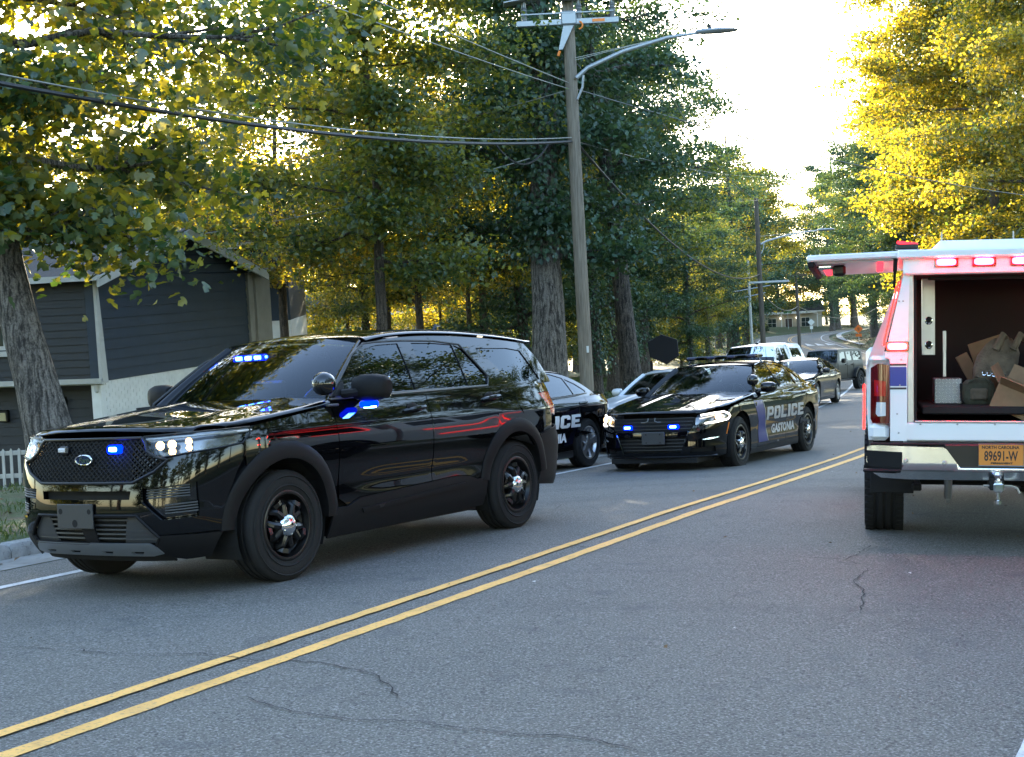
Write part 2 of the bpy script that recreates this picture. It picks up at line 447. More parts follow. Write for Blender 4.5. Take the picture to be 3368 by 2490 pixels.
def hz(x, y, raw=False):
    i, d = sd(x, y); st = (i - S0) * .5; e = ZC[i]
    rd = e + road_dz(i, np.clip(d, -4.9, 4.6))
    a = np.abs(d)
    left = .13 + (.8 * sstep(a, 7.5, 13) + np.maximum(a - 13, 0) * .055) * sstep(st, 24, 50)
    left = left - .75 * sstep(a, 11, 16) * (1 - sstep(st, 20, 40))
    left = np.minimum(left, 6)
    right = (.22 * np.clip(a - 5.5, 0, 30)) * sstep(st, 55, 95) * (1 - sstep(st, 190, 215)) + .02
    z = rd + np.where(d < -4.95, left, 0) + np.where(d > 4.6, right * sstep(a, 4.6, 6.0), 0)
    if raw: z = z - np.where((d > -4.95) & (d < 4.5), .16, 0)
    return z if len(z) > 1 else float(z[0])
def on(st, d):
    """world point at station st metres beyond the camera, d metres right of the centre line"""
    i = np.clip(st * 2 + S0, 0, len(CRS) - 1); k = np.arange(len(CRS))
    f = lambda a: np.interp(i, k, a)
    x = f(CRS[:, 0]) + f(NRM[:, 0]) * d; y = f(CRS[:, 1]) + f(NRM[:, 1]) * d
    return x, y, f(ZC) + road_dz(i, d)

# ------------------------------------------------------------------ surface materials
def ground_mat(name, cols, scale, bumps, rough=.9, speck=None, streak=None):
    m, ns, ls = _new(name)
    out = node(ns, 'ShaderNodeOutputMaterial'); b = node(ns, 'ShaderNodeBsdfPrincipled'); b.inputs['Roughness'].default_value = rough
    ls.new(b.outputs[0], out.inputs[0]); tc = node(ns, 'ShaderNodeTexCoord')
    t = node(ns, 'ShaderNodeTexNoise'); t.inputs['Scale'].default_value = scale; t.inputs['Detail'].default_value = 7; t.inputs['Roughness'].default_value = .62
    ls.new(tc.outputs['Object'], t.inputs[0])
    cr = node(ns, 'ShaderNodeValToRGB'); el = cr.color_ramp.elements
    n = len(cols)
    el[0].position = .3; el[0].color = c4(cols[0]); el[1].position = .72; el[1].color = c4(cols[-1])
    for k in range(1, n - 1):
        e = el.new(.3 + .42 * k / (n - 1)); e.color = c4(cols[k])
    ls.new(t.outputs[0], cr.inputs[0]); cur = cr.outputs[0]
    if speck:
        for (sc, lo, hi, col, amt) in speck:
            v = node(ns, 'ShaderNodeTexNoise'); v.inputs['Scale'].default_value = sc; v.inputs['Detail'].default_value = 2
            ls.new(tc.outputs['Object'], v.inputs[0])
            mr = node(ns, 'ShaderNodeMapRange'); mr.inputs[1].default_value = lo; mr.inputs[2].default_value = hi; mr.inputs[4].default_value = amt
            ls.new(v.outputs[0], mr.inputs[0])
            mx = node(ns, 'ShaderNodeMix', data_type='RGBA'); ls.new(mr.outputs[0], mx.inputs[0]); ls.new(cur, mx.inputs[6]); mx.inputs[7].default_value = c4(col)
            cur = mx.outputs[2]
    if streak:
        for (sy, lo, hi, col, amt) in streak:
            mp = node(ns, 'ShaderNodeMapping'); mp.inputs['Rotation'].default_value = (0, 0, -(math.pi / 2 - PHI)); mp.inputs['Scale'].default_value = (.06, sy, 1); ls.new(tc.outputs['Object'], mp.inputs[0])
            v = node(ns, 'ShaderNodeTexNoise'); v.inputs['Scale'].default_value = 1.0; v.inputs['Detail'].default_value = 5; ls.new(mp.outputs[0], v.inputs[0])
            mr = node(ns, 'ShaderNodeMapRange'); mr.inputs[1].default_value = lo; mr.inputs[2].default_value = hi; mr.inputs[4].default_value = amt; ls.new(v.outputs[0], mr.inputs[0])
            mx = node(ns, 'ShaderNodeMix', data_type='RGBA'); ls.new(mr.outputs[0], mx.inputs[0]); ls.new(cur, mx.inputs[6]); mx.inputs[7].default_value = c4(col); cur = mx.outputs[2]
    ls.new(cur, b.inputs['Base Color'])
    v = node(ns, 'ShaderNodeTexNoise'); v.inputs['Scale'].default_value = bumps[0]; v.inputs['Detail'].default_value = 4
    ls.new(tc.outputs['Object'], v.inputs[0])
    bp = node(ns, 'ShaderNodeBump'); bp.inputs['Strength'].default_value = bumps[1]; bp.inputs['Distance'].default_value = bumps[2]
    ls.new(v.outputs[0], bp.inputs['Height']); ls.new(bp.outputs[0], b.inputs['Normal'])
    return m
ground_mat('asphalt', [(.084, .079, .067), (.103, .096, .082), (.090, .085, .073), (.116, .108, .093)], .55, (150, .9, .006), .82,
           speck=[(85, .53, .62, (.27, .262, .24), .72), (60, .55, .64, (.014, .014, .013), .7), (3.2, .60, .78, (.048, .051, .055), .6)], streak=[(1.1, .52, .75, (.045, .048, .048), .7), (2.6, .58, .8, (.12, .123, .12), .5)])
ground_mat('old_concrete', [(.16, .15, .135), (.22, .21, .19), (.27, .26, .24)], 1.6, (60, .5, .006), .9, speck=[(9, .55, .75, (.10, .085, .06), .7)])
ground_mat('light_concrete', [(.30, .29, .28), (.36, .35, .34)], .8, (40, .3, .004), .9)
ground_mat('turf', [(.050, .040, .022), (.060, .075, .022), (.045, .075, .020), (.085, .075, .035)], .35, (14, 1.0, .05), .95,
           speck=[(2.2, .50, .66, (.10, .066, .035), .8), (20, .56, .70, (.028, .045, .012), .7)])
ground_mat('kerb_stone', [(.16, .155, .15), (.24, .235, .225), (.31, .30, .29)], 6, (40, .7, .008), .9, speck=[(30, .6, .75, (.06, .055, .05), .6)])
def paint_mat(name, col, wear):
    m = ground_mat(name, [tuple(c * .80 for c in col), col, tuple(min(1, c * 1.06) for c in col)], 2.5, (120, .6, .004), .75,
                   speck=[(46, .56, .66, (.09, .09, .088), wear), (7, .58, .78, tuple(c * .55 for c in col), .6), (2.2, .62, .8, (.14, .13, .10), .3)])
paint_mat('yellow_paint', (.80, .42, .095), .4); paint_mat('white_line_paint', (.56, .56, .55), .5)
pbr('crack', (.012, .012, .013), .95)

# ------------------------------------------------------------------ ground, road, gutter, kerb, markings
def grid_sheet(name, xs, ys, zf, mat, kind='structure'):
    X, Y = np.meshgrid(xs, ys); x = X.ravel(); y = Y.ravel(); z = zf(x, y)
    nx, ny = len(xs), len(ys); a = (np.arange(ny - 1)[:, None] * nx + np.arange(nx - 1)[None]).ravel()
    me = bpy.data.meshes.new(name); me.from_pydata(np.stack([x, y, z], 1).tolist(), [], np.stack([a, a + 1, a + nx + 1, a + nx], 1).tolist()); me.update()
    me.polygons.foreach_set('use_smooth', [True] * len(me.polygons))
    return tag(link(name, me, mat), kind=kind)
def ax(*seg):
    out = []
    for a, b, st in seg: out += list(np.arange(a, b, st))
    return np.array(out + [seg[-1][1]])
def ground_z(x, y):
    z = hz(x, y, True)
    return z + .03 * np.sin(x * .9 + 1.3 * np.sin(y * .4)) * np.cos(y * .7) * (np.abs(sd(x, y)[1]) > 7)
ground = grid_sheet('ground', ax((-900, -120, 60), (-120, -24, 6), (-24, 48, .8), (48, 150, 6), (150, 900, 60)),
                    ax((-300, -30, 30), (-30, 6, 2), (6, 118, .8), (118, 230, 3), (230, 1500, 80)), ground_z, 'turf')
def strip(name, st, d0, d1, lift, mat, nd=2, kind='structure', jag=0.0, parent=None):
    rows = []; rng = random.Random(len(name))
    for s in st:
        row = []
        for k in range(nd):
            d = lerp(d0, d1, k / (nd - 1)); x, y, z = on(s, d)
            if jag and k in (0, nd - 1): dj = rng.uniform(-jag, jag); x, y, z = on(s, d + dj)
            row.append((float(x), float(y), float(z) + lift))
        rows.append(row)
    n = nd; V = [p for r in rows for p in r]
    F = [(i * n + k, i * n + k + 1, (i + 1) * n + k + 1, (i + 1) * n + k) for i in range(len(rows) - 1) for k in range(n - 1)]
    me = bpy.data.meshes.new(name); me.from_pydata(V, [], F); me.update(); me.polygons.foreach_set('use_smooth', [True] * len(F))
    o = link(name, me, mat, parent)
    return tag(o, kind=kind) if kind and parent is None else o
road = strip('road', np.arange(-40, 228, 1.0), -4.35, 4.55, 0, 'asphalt', 15)
strip('gutter', np.arange(-40, 34, 1.0), -4.36, -4.92, .004, 'old_concrete', 3)
strip('pavement', np.arange(150, 228, 2.0), 5.4, 7.0, .16, 'light_concrete', 2)
near = np.concatenate([np.arange(-20, 40, .12), np.arange(40, 215, 1.0)])
strip('centre_line', near, -.183, -.092, .005, 'yellow_paint', 3, jag=.005)
strip('centre_line', near, .092, .183, .005, 'yellow_paint', 3, jag=.005)
strip('edge_line', near, -3.64, -3.53, .005, 'white_line_paint', 3, jag=.005)
strip('edge_line', near, 3.60, 3.71, .005, 'white_line_paint', 3, jag=.005)
# three white yield triangles on the far rise
for k in range(3):
    m = MB(); st = 152.5
    for dd, ss in ((.55, 0), (1.35, 0), (.95, 5.5)): 
        x, y, z = on(st + ss, dd + k * 1.05); m.v.append((float(x), float(y), float(z) + .012))
    m.f.append((0, 1, 2)); o = m.build('road_marking', 'white_line_paint', smooth=False); tag(o, kind='structure')
# kerb of separate stones on the near left side
kerb = tag(strip('kerb', np.arange(-10, 34, 1.0), -4.94, -5.06, .03, 'kerb_stone', 2), kind='structure')
rk = random.Random(3)
for k in range(31):
    s0 = -6 + k * 1.25; m = MB(); rings = []
    for t in (.006, .03, .25, .5, .75, .97, .994):
        x, y, z = on(s0 + 1.25 * t, -5.0); i = int(S0 + (s0 + t) * 2); nx, ny = NRM[i]
        e = .022 if t in (.006, .994) else 0; j = rk.uniform(-.006, .006)
        prof = [(.085 + j, -.1), (.085 + j, .085 - e), (.06 + j, .125 - e), (.02, .135 - e + j), (-.06, .135 - e), (-.085, .11 - e), (-.085, -.1)]
        rings.append([(float(x) + nx * a, float(y) + ny * a, float(z) + b) for a, b in prof])
    m.loft(rings); m.build('kerb_stone', 'kerb_stone', kerb)
# cracks in the asphalt (thin dark ribbons lying in the surface)
def crack(pts, w=.012):
    rng = random.Random(len(pts)); P = []
    for a, b in zip(pts[:-1], pts[1:]):
        n = max(2, int(math.hypot(b[0] - a[0], b[1] - a[1]) / .06))
        for k in range(n): P.append((lerp(a[0], b[0], k / n) + rng.uniform(-.012, .012), lerp(a[1], b[1], k / n) + rng.uniform(-.012, .012)))
    P.append(pts[-1]); P = np.array(P); T = np.gradient(P, axis=0); T /= np.linalg.norm(T, axis=1, keepdims=True) + 1e-9
    N = np.stack([-T[:, 1], T[:, 0]], 1); ww = np.array([w * rng.uniform(.25, 1.0) for _ in P])[:, None]; ww[0] = ww[-1] = .001
    V = np.concatenate([P + N * ww * .5, P - N * ww * .5]); n = len(P)
    i, d = sd(V[:, 0], V[:, 1]); z = ZC[i] + road_dz(i, d) + .0075
    me = bpy.data.meshes.new('road_crack'); me.from_pydata(np.c_[V, z].tolist(), [], [(k, k + 1, n + k + 1, n + k) for k in range(n - 1)]); me.update()
    link('road_crack', me, 'crack', road)
for c in CRACKS: crack(c)

# ------------------------------------------------------------------ vehicle building kit
class Body:
    """lower body of a car: plan outline (half, front centre to rear centre) and profiles over height"""
    def __init__(s, outline, wtab, ftab, rtab, xf=(.25, .75), xr=(-3.3, -3.9), bulge=None):
        X, Y = smooth_tab([p[0] for p in outline], [p[1] for p in outline], 500)
        L = np.concatenate([[0], np.cumsum(np.hypot(np.diff(X), np.diff(Y)))])
        s.L, s.X, s.Y = L, X, Y; s.w = tabf(*wtab); s.F = tabf(*ftab); s.Rr = tabf(*rtab); s.xf, s.xr = xf, xr; s.bulge = bulge
    def pos(s, q, z):
        q = np.asarray(q, float); z = np.asarray(z, float); a = np.abs(q)
        x = np.interp(a, s.L, s.X); y = np.interp(a, s.L, s.Y)
        over = np.maximum(a - s.L[-1], 0); y = y - over
        y = y * s.w(z)
        if s.bulge is not None: y = y + s.bulge(x, z) * sstep(y, .5, .8)
        x2 = x + s.F(z) * sstep(x, *s.xf) + s.Rr(z) * sstep(-x, -s.xr[0], -s.xr[1])
        return np.stack([x2, np.sign(q + 1e-12) * y, z], -1)
    def q(s, p):
        if p[0] == 'f':
            y, z = p[1], p[2]; t = np.linspace(0, s.L[-1] * .35, 1500); yy = s.pos(t, np.full_like(t, z))[:, 1]
            k = np.argmax(yy); return (math.copysign(float(np.interp(abs(y), yy[:k + 1], t[:k + 1])), y if y else 1), z)
        if p[0] == 'r':
            y, z = p[1], p[2]; t = np.linspace(s.L[-1] * .65, s.L[-1], 1500); yy = s.pos(t, np.full_like(t, z))[:, 1]
            k = np.argmax(yy); return (float(np.interp(abs(y), yy[k:][::-1], t[k:][::-1])), z)
        x, z = p; t = np.linspace(s.L[0], s.L[-1], 3000); xx = s.pos(t, np.full_like(t, z))[:, 0]
        return (float(np.interp(-x, -xx, t)), z)
    def poly(s, pts): return [s.q(p) for p in pts]
    def side(s, x, z):
        """point on the left side at (x,z) arrays"""
        x = np.asarray(x, float); z = np.asarray(z, float)
        t = np.interp(-x, -s.X, s.L); p = s.pos(t, z); p[..., 0] = x
        return p
def mir(pts):  # front polygons: mirror the left half (from centre outwards) to a closed polygon
    return pts + [('f', -p[1], p[2]) for p in pts[::-1] if p[1] != 0]
def arc(cx, cz, r, a0, a1, n=14):
    return [(cx + r * math.cos(R(lerp(a0, a1, k / n))), cz + r * math.sin(R(lerp(a0, a1, k / n)))) for k in range(n + 1)]
def flare(name, cx, cz, r0, r1, a0, a1, body, out, mat, parent, n=22):
    """wheel-arch moulding: a rounded band round the opening"""
    for sg in (1, -1):
        rings = []
        for k in range(n + 1):
            a = R(lerp(a0, a1, k / n)); prof = []
            for (r, o) in ((r0, -.06), (r0, out * .8), (r0 + .012, out), (lerp(r0, r1, .55), out + .004), (r1 - .012, out * .75), (r1, out * .2), (r1, -.03)):
                x = cx + r * math.cos(a); z = cz + r * math.sin(a)
                y = float(body.side(np.array([cx + r1 * math.cos(a)]), np.array([cz + r1 * math.sin(a)]))[0, 1]); y = max(y, .90)
                prof.append((x, sg * (y + o), z))
            rings.append(prof)
        MB().loft(rings, close=False, caps=False).build(name, mat, parent, ang=50)
_WHEEL = {}
def wheel_meshes(style, Rt, W, Rr):
    key = (style, Rt, W, Rr)
    if key in _WHEEL: return _WHEEL[key]
    out = []; h = W / 2
    t = MB(); sh = .045 if style != 'mud' else .03
    prof = [(Rr - .01, -h * .80), (Rr + .02, -h * .92), (lerp(Rr, Rt, .5), -h * 1.0), (Rt - sh, -h * .97), (Rt - .012, -h * .86), (Rt, -h * .70)]
    g = Rt - .011
    for a in (-.42, 0.0, .42): prof += [(Rt, h * a * 1.0 - .012 * W * 4), (g, h * a - .008 * W * 4), (g, h * a + .008 * W * 4), (Rt, h * a + .012 * W * 4)]
    prof += [(Rt, h * .70), (Rt - .012, h * .86), (Rt - sh, h * .97), (lerp(Rr, Rt, .5), h * 1.0), (Rr + .02, h * .92), (Rr - .01, h * .80), (Rr - .03, 0)]
    t.lathe(prof, 56, closed=True)
    nb = 64 if style != 'mud' else 44
    for k in range(nb if style == 'mud' else 0):         # shoulder blocks
        a = 2 * math.pi * k / nb; M = Matrix.Rotation(-a, 4, 'Y')
        for sg in (-1, 1):
            d = .004 if style != 'mud' else .018
            t.box(Rt - .03, Rt + d * .3, sg * h * .60 if sg > 0 else -h * .99, sg * h * .99 if sg > 0 else -h * .60, -.009 if style != 'mud' else -.02, .009 if style != 'mud' else .02, M)
    for tt in (.72, .30): t.lathe([(lerp(Rr, Rt, tt) - .006, h * .985), (lerp(Rr, Rt, tt), h * 1.03), (lerp(Rr, Rt, tt) + .006, h * .985)], 48)
    out.append(('tyre', t.mesh('tyre'), 'rubber'))
    r = MB()
    r.lathe([(Rr - .005, h * .82), (Rr + .012, h * .93), (Rr + .004, h * .96), (Rr - .012, h * .93), (Rr - .022, h * .70), (Rr - .035, h * .55), (Rr - .035, -h * .7), (Rr - .005, -h * .82)], 56)
    mat = 'steel_black'
    if style in ('steel', 'mud'):
        r.lathe([(Rr - .035, h * .55), (Rr - .055, h * .42), (Rr - .075, h * .50)], 56)
        # dished centre with five pairs of spokes round oval openings
        for k in range(5):
            a0 = 2 * math.pi * k / 5 + .3
            for da in (-.20, .20):
                a = a0 + da; b = a0 + da * 1.9
                p0 = (math.cos(a) * Rr * .34, h * .78, math.sin(a) * Rr * .34); p1 = (math.cos(lerp(a, b, .5)) * Rr * .60, h * .80, math.sin(lerp(a, b, .5)) * Rr * .60)
                p2 = (math.cos(b) * (Rr - .07), h * .52, math.sin(b) * (Rr - .07)); r.tube([p0, p1, p2], [.034, .026, .024], 8)
            a = a0; r.tube([(math.cos(a) * Rr * .62, h * .60, math.sin(a) * Rr * .62), (math.cos(a) * (Rr - .06), h * .52, math.sin(a) * (Rr - .06))], [.05, .06], 8)
        r.lathe([(0, h * .74), (Rr * .30, h * .76), (Rr * .42, h * .68), (Rr * .46, h * .45)], 40)
    elif style == 'alloy5':
        for k in range(5):
            a = 2 * math.pi * k / 5 + .31; c, s_ = math.cos(a), math.sin(a); px, pz = -s_, c; rings = []
            for (rr, w, y0, y1) in ((.03, .045, h * .55, h * .86), (Rr * .45, .042, h * .6, h * .88), (Rr * .8, .052, h * .66, h * .90), (Rr - .01, .075, h * .6, h * .92)):
                rings.append([(c * rr + px * u, y, s_ * rr + pz * u) for u, y in ((-w, y0), (-w * .8, y1), (w * .8, y1), (w, y0))])
            r.loft(rings)
        r.lathe([(0, h * .9), (.07, h * .9), (.08, h * .5)], 24); mat = 'alloy'
    out.append(('rim', r.mesh('rim'), mat))
    b = MB(); b.lathe([(0, -h * .2), (Rr - .05, -h * .2), (Rr - .05, -h * .5), (0, -h * .5)], 32); b.lathe([(0, h * .18), (Rr * .72, h * .18), (Rr * .72, h * .02)], 40)
    out.append(('brake_disc', b.mesh('brake_disc'), 'black_plastic' if style != 'alloy5' else 'satin_silver'))
    if style in ('steel', 'cap'):
        c = MB(); c.lathe([(.085, h * .72), (.082, h * .92), (.068, h * 1.06), (.045, h * 1.16), (.018, h * 1.20), (.0005, h * 1.205)], 28)
        for k in range(5):
            a = 2 * math.pi * k / 5; c.ball((math.cos(a) * .060, h * 1.06, math.sin(a) * .060), (.010, .009, .010), 8, 5)
        out.append(('hub_cap', c.mesh('hub_cap'), 'chrome'))
    for n, me, mt in out: sharp(me, 40); me.materials.append(MATS[mt])
    _WHEEL[key] = out
    return out
def wheel(parent, x, y, Rt, W, Rr, style='steel', steer=0.0, roll=0.0):
    e = bpy.data.objects.new('wheel', wheel_meshes(style, Rt, W, Rr)[0][1]); COL.objects.link(e); e.parent = parent
    e.location = (x, y, Rt - .012)
    e.rotation_euler = Euler((0, roll, steer + (math.pi if y < 0 else 0)), 'XYZ')
    for n, me, mt in wheel_meshes(style, Rt, W, Rr)[1:]:
        o = bpy.data.objects.new(n, me); COL.objects.link(o); o.parent = e
    return e
def rbox(name, c, d, b, mat, parent, rot=None, mirror=False):
    M = None
    if rot is not None: M = Matrix.Translation(c) @ Euler(rot).to_matrix().to_4x4() @ Matrix.Translation([-q for q in c])
    o = MB().cbox(c, d, b, M).build(name, mat, parent)
    if mirror: rbox(name, (c[0], -c[1], c[2]), d, b, mat, parent, None if rot is None else (-rot[0], rot[1], -rot[2]))
    return o
def car_pose(x, y, z, th): return (x, y, z), (0, 0, math.atan2(-math.cos(th), -math.sin(th)))
def seats(parent, rows, belt, y=.38):
    for x in rows:
        for yy in (y, -y):
            m = MB(); m.cbox((x, yy, belt - .55), (.5, .48, .2), .06); M = Matrix.Translation((x - .28, yy, belt - .15)) @ Matrix.Rotation(R(-14), 4, 'Y')
            m.cbox((0, 0, 0), (.16, .46, .66), .06, M); M2 = Matrix.Translation((x - .37, yy, belt + .26)) @ Matrix.Rotation(R(-10), 4, 'Y')
            m.cbox((0, 0, 0), (.1, .26, .17), .04, M2); m.build('seat', 'seat_cloth', parent)
def steering_wheel(parent, x, y, z):
    m = MB(); M = Matrix.Translation((x, y, z)) @ Matrix.Rotation(R(62), 4, 'Y')
    pts = [tuple(M @ Vector((math.cos(t) * .185, math.sin(t) * .185, 0))) for t in np.linspace(0, 2 * math.pi, 25)]
    m.tube(pts, .016, 8, caps=False); m.tube([tuple(M @ Vector((-.18, 0, 0))), tuple(M @ Vector((.18, 0, 0)))], .018, 6); m.ball(tuple(M @ Vector((0, 0, 0))), (.06, .06, .05), 10, 6)
    m.build('steering_wheel', 'black_plastic', parent)
def spotlight(parent, base, head, mat='gloss_black', r=.088):
    b = Vector(base); h = Vector(head); e = MB()
    e.tube([b, lerp(b, h, .6), h], [.014, .014, .018], 8); e.cbox(tuple(lerp(b, h, .18)), (.05, .05, .06), .012)
    o = e.build('spotlight', 'chrome', parent)
    q = MB(); q.ball(tuple(h + Vector((.02, 0, 0))), (r * 1.05, r, r), 20, 14); q.build('spotlight_shell', mat, o)
def tshell(poly_front, zc, crown, ye, curl_r, xfront=None, xrear=None, extra=None):
    """cushion surface z(x,y) for bonnets, roofs and boot lids"""
    def f(x, y):
        x = np.asarray(x, float); y = np.asarray(y, float); a = np.abs(y); e = ye(x)
        z = zc(x) - crown * (a / np.maximum(e, .1)) ** 2
        def curl(d, r): 
            d = np.clip(d, 0.0, r); return r - np.sqrt(np.maximum(r * r - (r - d) ** 2, 0))
        z = z - curl(e - a + .004, curl_r)
        if xfront is not None: z = z - curl(xfront(a) - x + .004, xfront_r)
        if extra is not None: z = z + extra(x, y)
        return np.stack([x, y, z], -1)
    xfront_r = curl_r * 1.1
    return f
def coons(bottom, top, bow=0.0, nrm=(1, 0, .6)):
    """surface between two 3-D curves given as functions of v in -1..1; u = 0 bottom, 1 top; bows outwards"""
    n = np.array(nrm) / np.linalg.norm(nrm)
    def f(u, v):
        B = np.asarray(bottom(v)); T = np.asarray(top(v)); u = np.asarray(u)[:, None]
        return B * (1 - u) + T * u + n * (bow * 4 * u * (1 - u)) * 1.0
    return f

# ------------------------------------------------------------------ the black utility vehicle in front
def build_suv():
    loc, rot = car_pose(-2.4138, 10.3169, 0, .5538)
    t = empty('police_suv', loc, rot, 'glossy black police suv with flashing blue lights, nearest on the left', 'suv')
    B = Body([(.95, 0), (.938, .3), (.905, .56), (.83, .76), (.70, .885), (.52, .955), (.25, .99), (0, 1.0), (-1.5, 1.0), (-2.8, 1.0), (-3.3, .995), (-3.65, .97), (-3.9, .90), (-4.03, .78), (-4.08, .5), (-4.10, 0)],
             ([.15, .25, .35, .42, .5, .62, .74, .86, .96, 1.04, 1.10, 1.16, 1.23, 1.3], [.86, .91, .945, .958, .966, .972, .988, 1.0, .998, .985, .968, .950, .925, .89]),
             ([.15, .25, .35, .5, .62, .8, .95, 1.05, 1.1, 1.2], [-.16, -.09, -.03, 0, 0, -.02, -.055, -.09, -.12, -.2]),
             ([.2, .35, .6, .72, .8, 1.0, 1.2, 1.4, 1.7], [.08, .02, 0, 0, .05, .06, .09, .2, .45]),
             bulge=lambda x, z: -.012 * np.exp(-((z - .60) / .07) ** 2) * sstep(-x, .6, 1.2) * (1 - sstep(-x, 2.1, 2.5)) + .014 * np.exp(-((z - 1.02) / .05) ** 2) * sstep(-x, 2.3, 3.0))
    pos = lambda q, z: B.pos(q, z)
    C = (-1.5, 0, .8)
    def ring(name, pts, mat, lift=0.0, mirror=False, holes=(), res=.05, skirt=.014):
        return patch(name, B.poly(pts), pos, mat, t, res, skirt, lift, [B.poly(h) for h in holes], mirror, C)
    zed = tabf([.95, .82, .32, 0, -.3, -.60], [1.035, 1.052, 1.084, 1.118, 1.15, 1.185])          # bonnet edge height over x
    # --- sides
    fa = arc(.02, .39, .53, 196, 38, 16)
    ring('front_fender', [(.33, 1.078), (-.1, float(zed(-.1)) - .004), (-.545, 1.172), (-.553, 1.05), (-.553, .87), (-.552, .70), (-.535, .46)] + arc(.02, .39, .53, 172, 46, 16) + [(.41, .968)], 'black_paint', mirror=True)
    ring('front_door', [(-.560, 1.195), (-1.1, 1.208), (-1.752, 1.214), (-1.746, .9), (-1.744, .522), (-.80, .49), (-.66, .445), (-.566, .50), (-.561, .70), (-.561, .87)], 'black_paint', mirror=True)
    ring('rear_door', [(-1.762, 1.214), (-2.88, 1.232), (-2.84, 1.12), (-2.76, .98), (-2.62, .84), (-2.53, .70), (-2.50, .51), (-2.40, .485), (-2.27, .52), (-2.1, .535), (-1.754, .522), (-1.756, .9)], 'black_paint', mirror=True)
    ring('quarter_panel', [(-2.89, 1.232), (-3.30, 1.25), (-3.80, 1.262), ('r', .80, 1.262), ('r', .80, 1.165), (-3.50, 1.158), (-3.60, 1.08), (-3.70, .96), (-3.69, .83), (-3.42, .80)] + arc(-3.02, .39, .52, 50, 148, 14) + [(-2.63, .85), (-2.77, .99), (-2.85, 1.12)], 'black_paint', mirror=True)
    ring('rocker_cladding', [(-.50, .435), (-.66, .437), (-.80, .482), (-1.75, .514), (-2.1, .527), (-2.27, .512), (-2.40, .477), (-2.55, .472), (-2.53, .25), (-.47, .225)], 'cladding', lift=.012, mirror=True)
    ring('rocker_strip', [(-.82, .405), (-1.74, .452), (-2.2, .468), (-2.28, .44), (-1.74, .418), (-.84, .372)], 'cladding', lift=.024, mirror=True)
    flare('wheel_arch_trim', .02, .385, .455, .572, 180, 2, B, .018, 'cladding', t)
    flare('wheel_arch_trim', -3.015, .385, .452, .568, 172, 8, B, .018, 'cladding', t)
    # --- front face
    hl = [('f', .482, 1.050), ('f', .70, 1.060), (.62, 1.067), (.335, 1.076), (.345, 1.03), (.42, .975), ('f', .80, .935), ('f', .62, .908), ('f', .555, .928), ('f', .515, .98), ('f', .49, 1.02)]
    for sg in (1, -1):
        H = [(q * sg, z) for q, z in B.poly(hl)]
        o = patch('headlight', H, pos, 'clear_lens', t, .04, .01, -.002, (), False, C)
        patch('headlight_housing', H, lambda q, z: B.pos(q, z) - np.array([.07, 0, 0]) - np.stack([0 * z, np.sign(q) * .03, 0 * z], -1), 'headlight_bowl', o, .05, 0, 0, (), False, C)
        rim = [tuple(p) for p in B.pos(*np.array(dens(H, .03)).T)]
        MB().tube(rim + [rim[0]], .006, 6).build('headlight_bezel', 'black_plastic', o)
        st = B.pos(*np.array(dens([H[0], H[1], H[2], H[3]], .04)[:-12]).T) - np.array([.015, 0, .022])
        MB().tube([tuple(p) for p in st], .009, 6).build('daytime_strip', 'white_lens', o)
        for i, (yy, zz, rr) in enumerate(((.60, .985, .030), (.68, .99, .030), (.69, .945, .026), (.775, 1.005, .024), (.785, .965, .022))):
            p = B.pos(*[np.array([v]) for v in B.q(('f', yy, zz))])[0]; M = Matrix.Translation((p[0] - .035, sg * (p[1] - .012), p[2])) @ Matrix.Rotation(R(90 + 24 * sg), 4, 'Z') @ Matrix.Rotation(R(180), 4, 'Z')
            m = MB(); m.lathe([(.004, -.03), (rr * .6, -.022), (rr, .004), (rr * 1.1, .006)], 16, M); m.build('reflector', 'headlight_reflector', o)
            m = MB(); m.ball(tuple(M @ Vector((0, -.012, 0))), .012 if i < 3 else .009, 8, 6); m.build('bulb', 'headlamp_warm', o)
    gp = [('f', .47, 1.042), ('f', .505, 1.01), ('f', .53, .955), ('f', .60, .915), ('f', .685, .893), ('f', .60, .82), ('f', .44, .752)]
    gpoly = gp + [('f', -p[1], p[2]) for p in gp[::-1]]
    g = ring('grille', gpoly, 'matt_black', lift=-.035)
    GP = B.poly(gpoly)
    # diamond lattice of the grille, clipped to its outline
    lat = MB(); outl = np.array(dens(GP, .02))
    for sg in (1, -1):
        for k in range(-34, 35):
            seg = []
            for tt in np.linspace(-.2, .2, 41):
                q, z = k * .044 + sg * tt * 1.25, .90 + tt
                ok = inside([tuple(p) for p in outl], np.array([[q, z]]))[0]
                if ok: seg.append((q, z))
                if (not ok or tt > .199) and len(seg) > 1:
                    A = B.pos(*np.array(seg[::2] + [seg[-1]]).T) - np.array([.012, 0, 0]); lat.tube([tuple(p) for p in A], .0048, 4, caps=False); seg = []
                elif not ok: seg = []
    lat.build('grille_mesh', 'matt_black', g, smooth=False)
    fr = B.pos(*np.array(dens(GP, .03)).T); MB().tube([tuple(p) for p in fr] + [tuple(fr[0])], .011, 8).build('grille_frame', 'black_plastic', g)
    bl = ring('grille_blank', [('f', .40, 1.03), ('f', .50, 1.00), ('f', .53, .95), ('f', .60, .905), ('f', .52, .80), ('f', .42, .775), ('f', .40, .90)], 'gloss_black', lift=-.02)
    e0 = B.pos(np.array([0.]), np.array([.908]))[0]
    em = MB(); M = Matrix.Translation((e0[0] + .012, 0, .908)) @ Matrix.Rotation(R(8), 4, 'Y')
    for a0, a1, h in ((.083, .037, .0), (.083, .037, .012), (.074, .030, .016), (.072, .028, .010)):
        pass
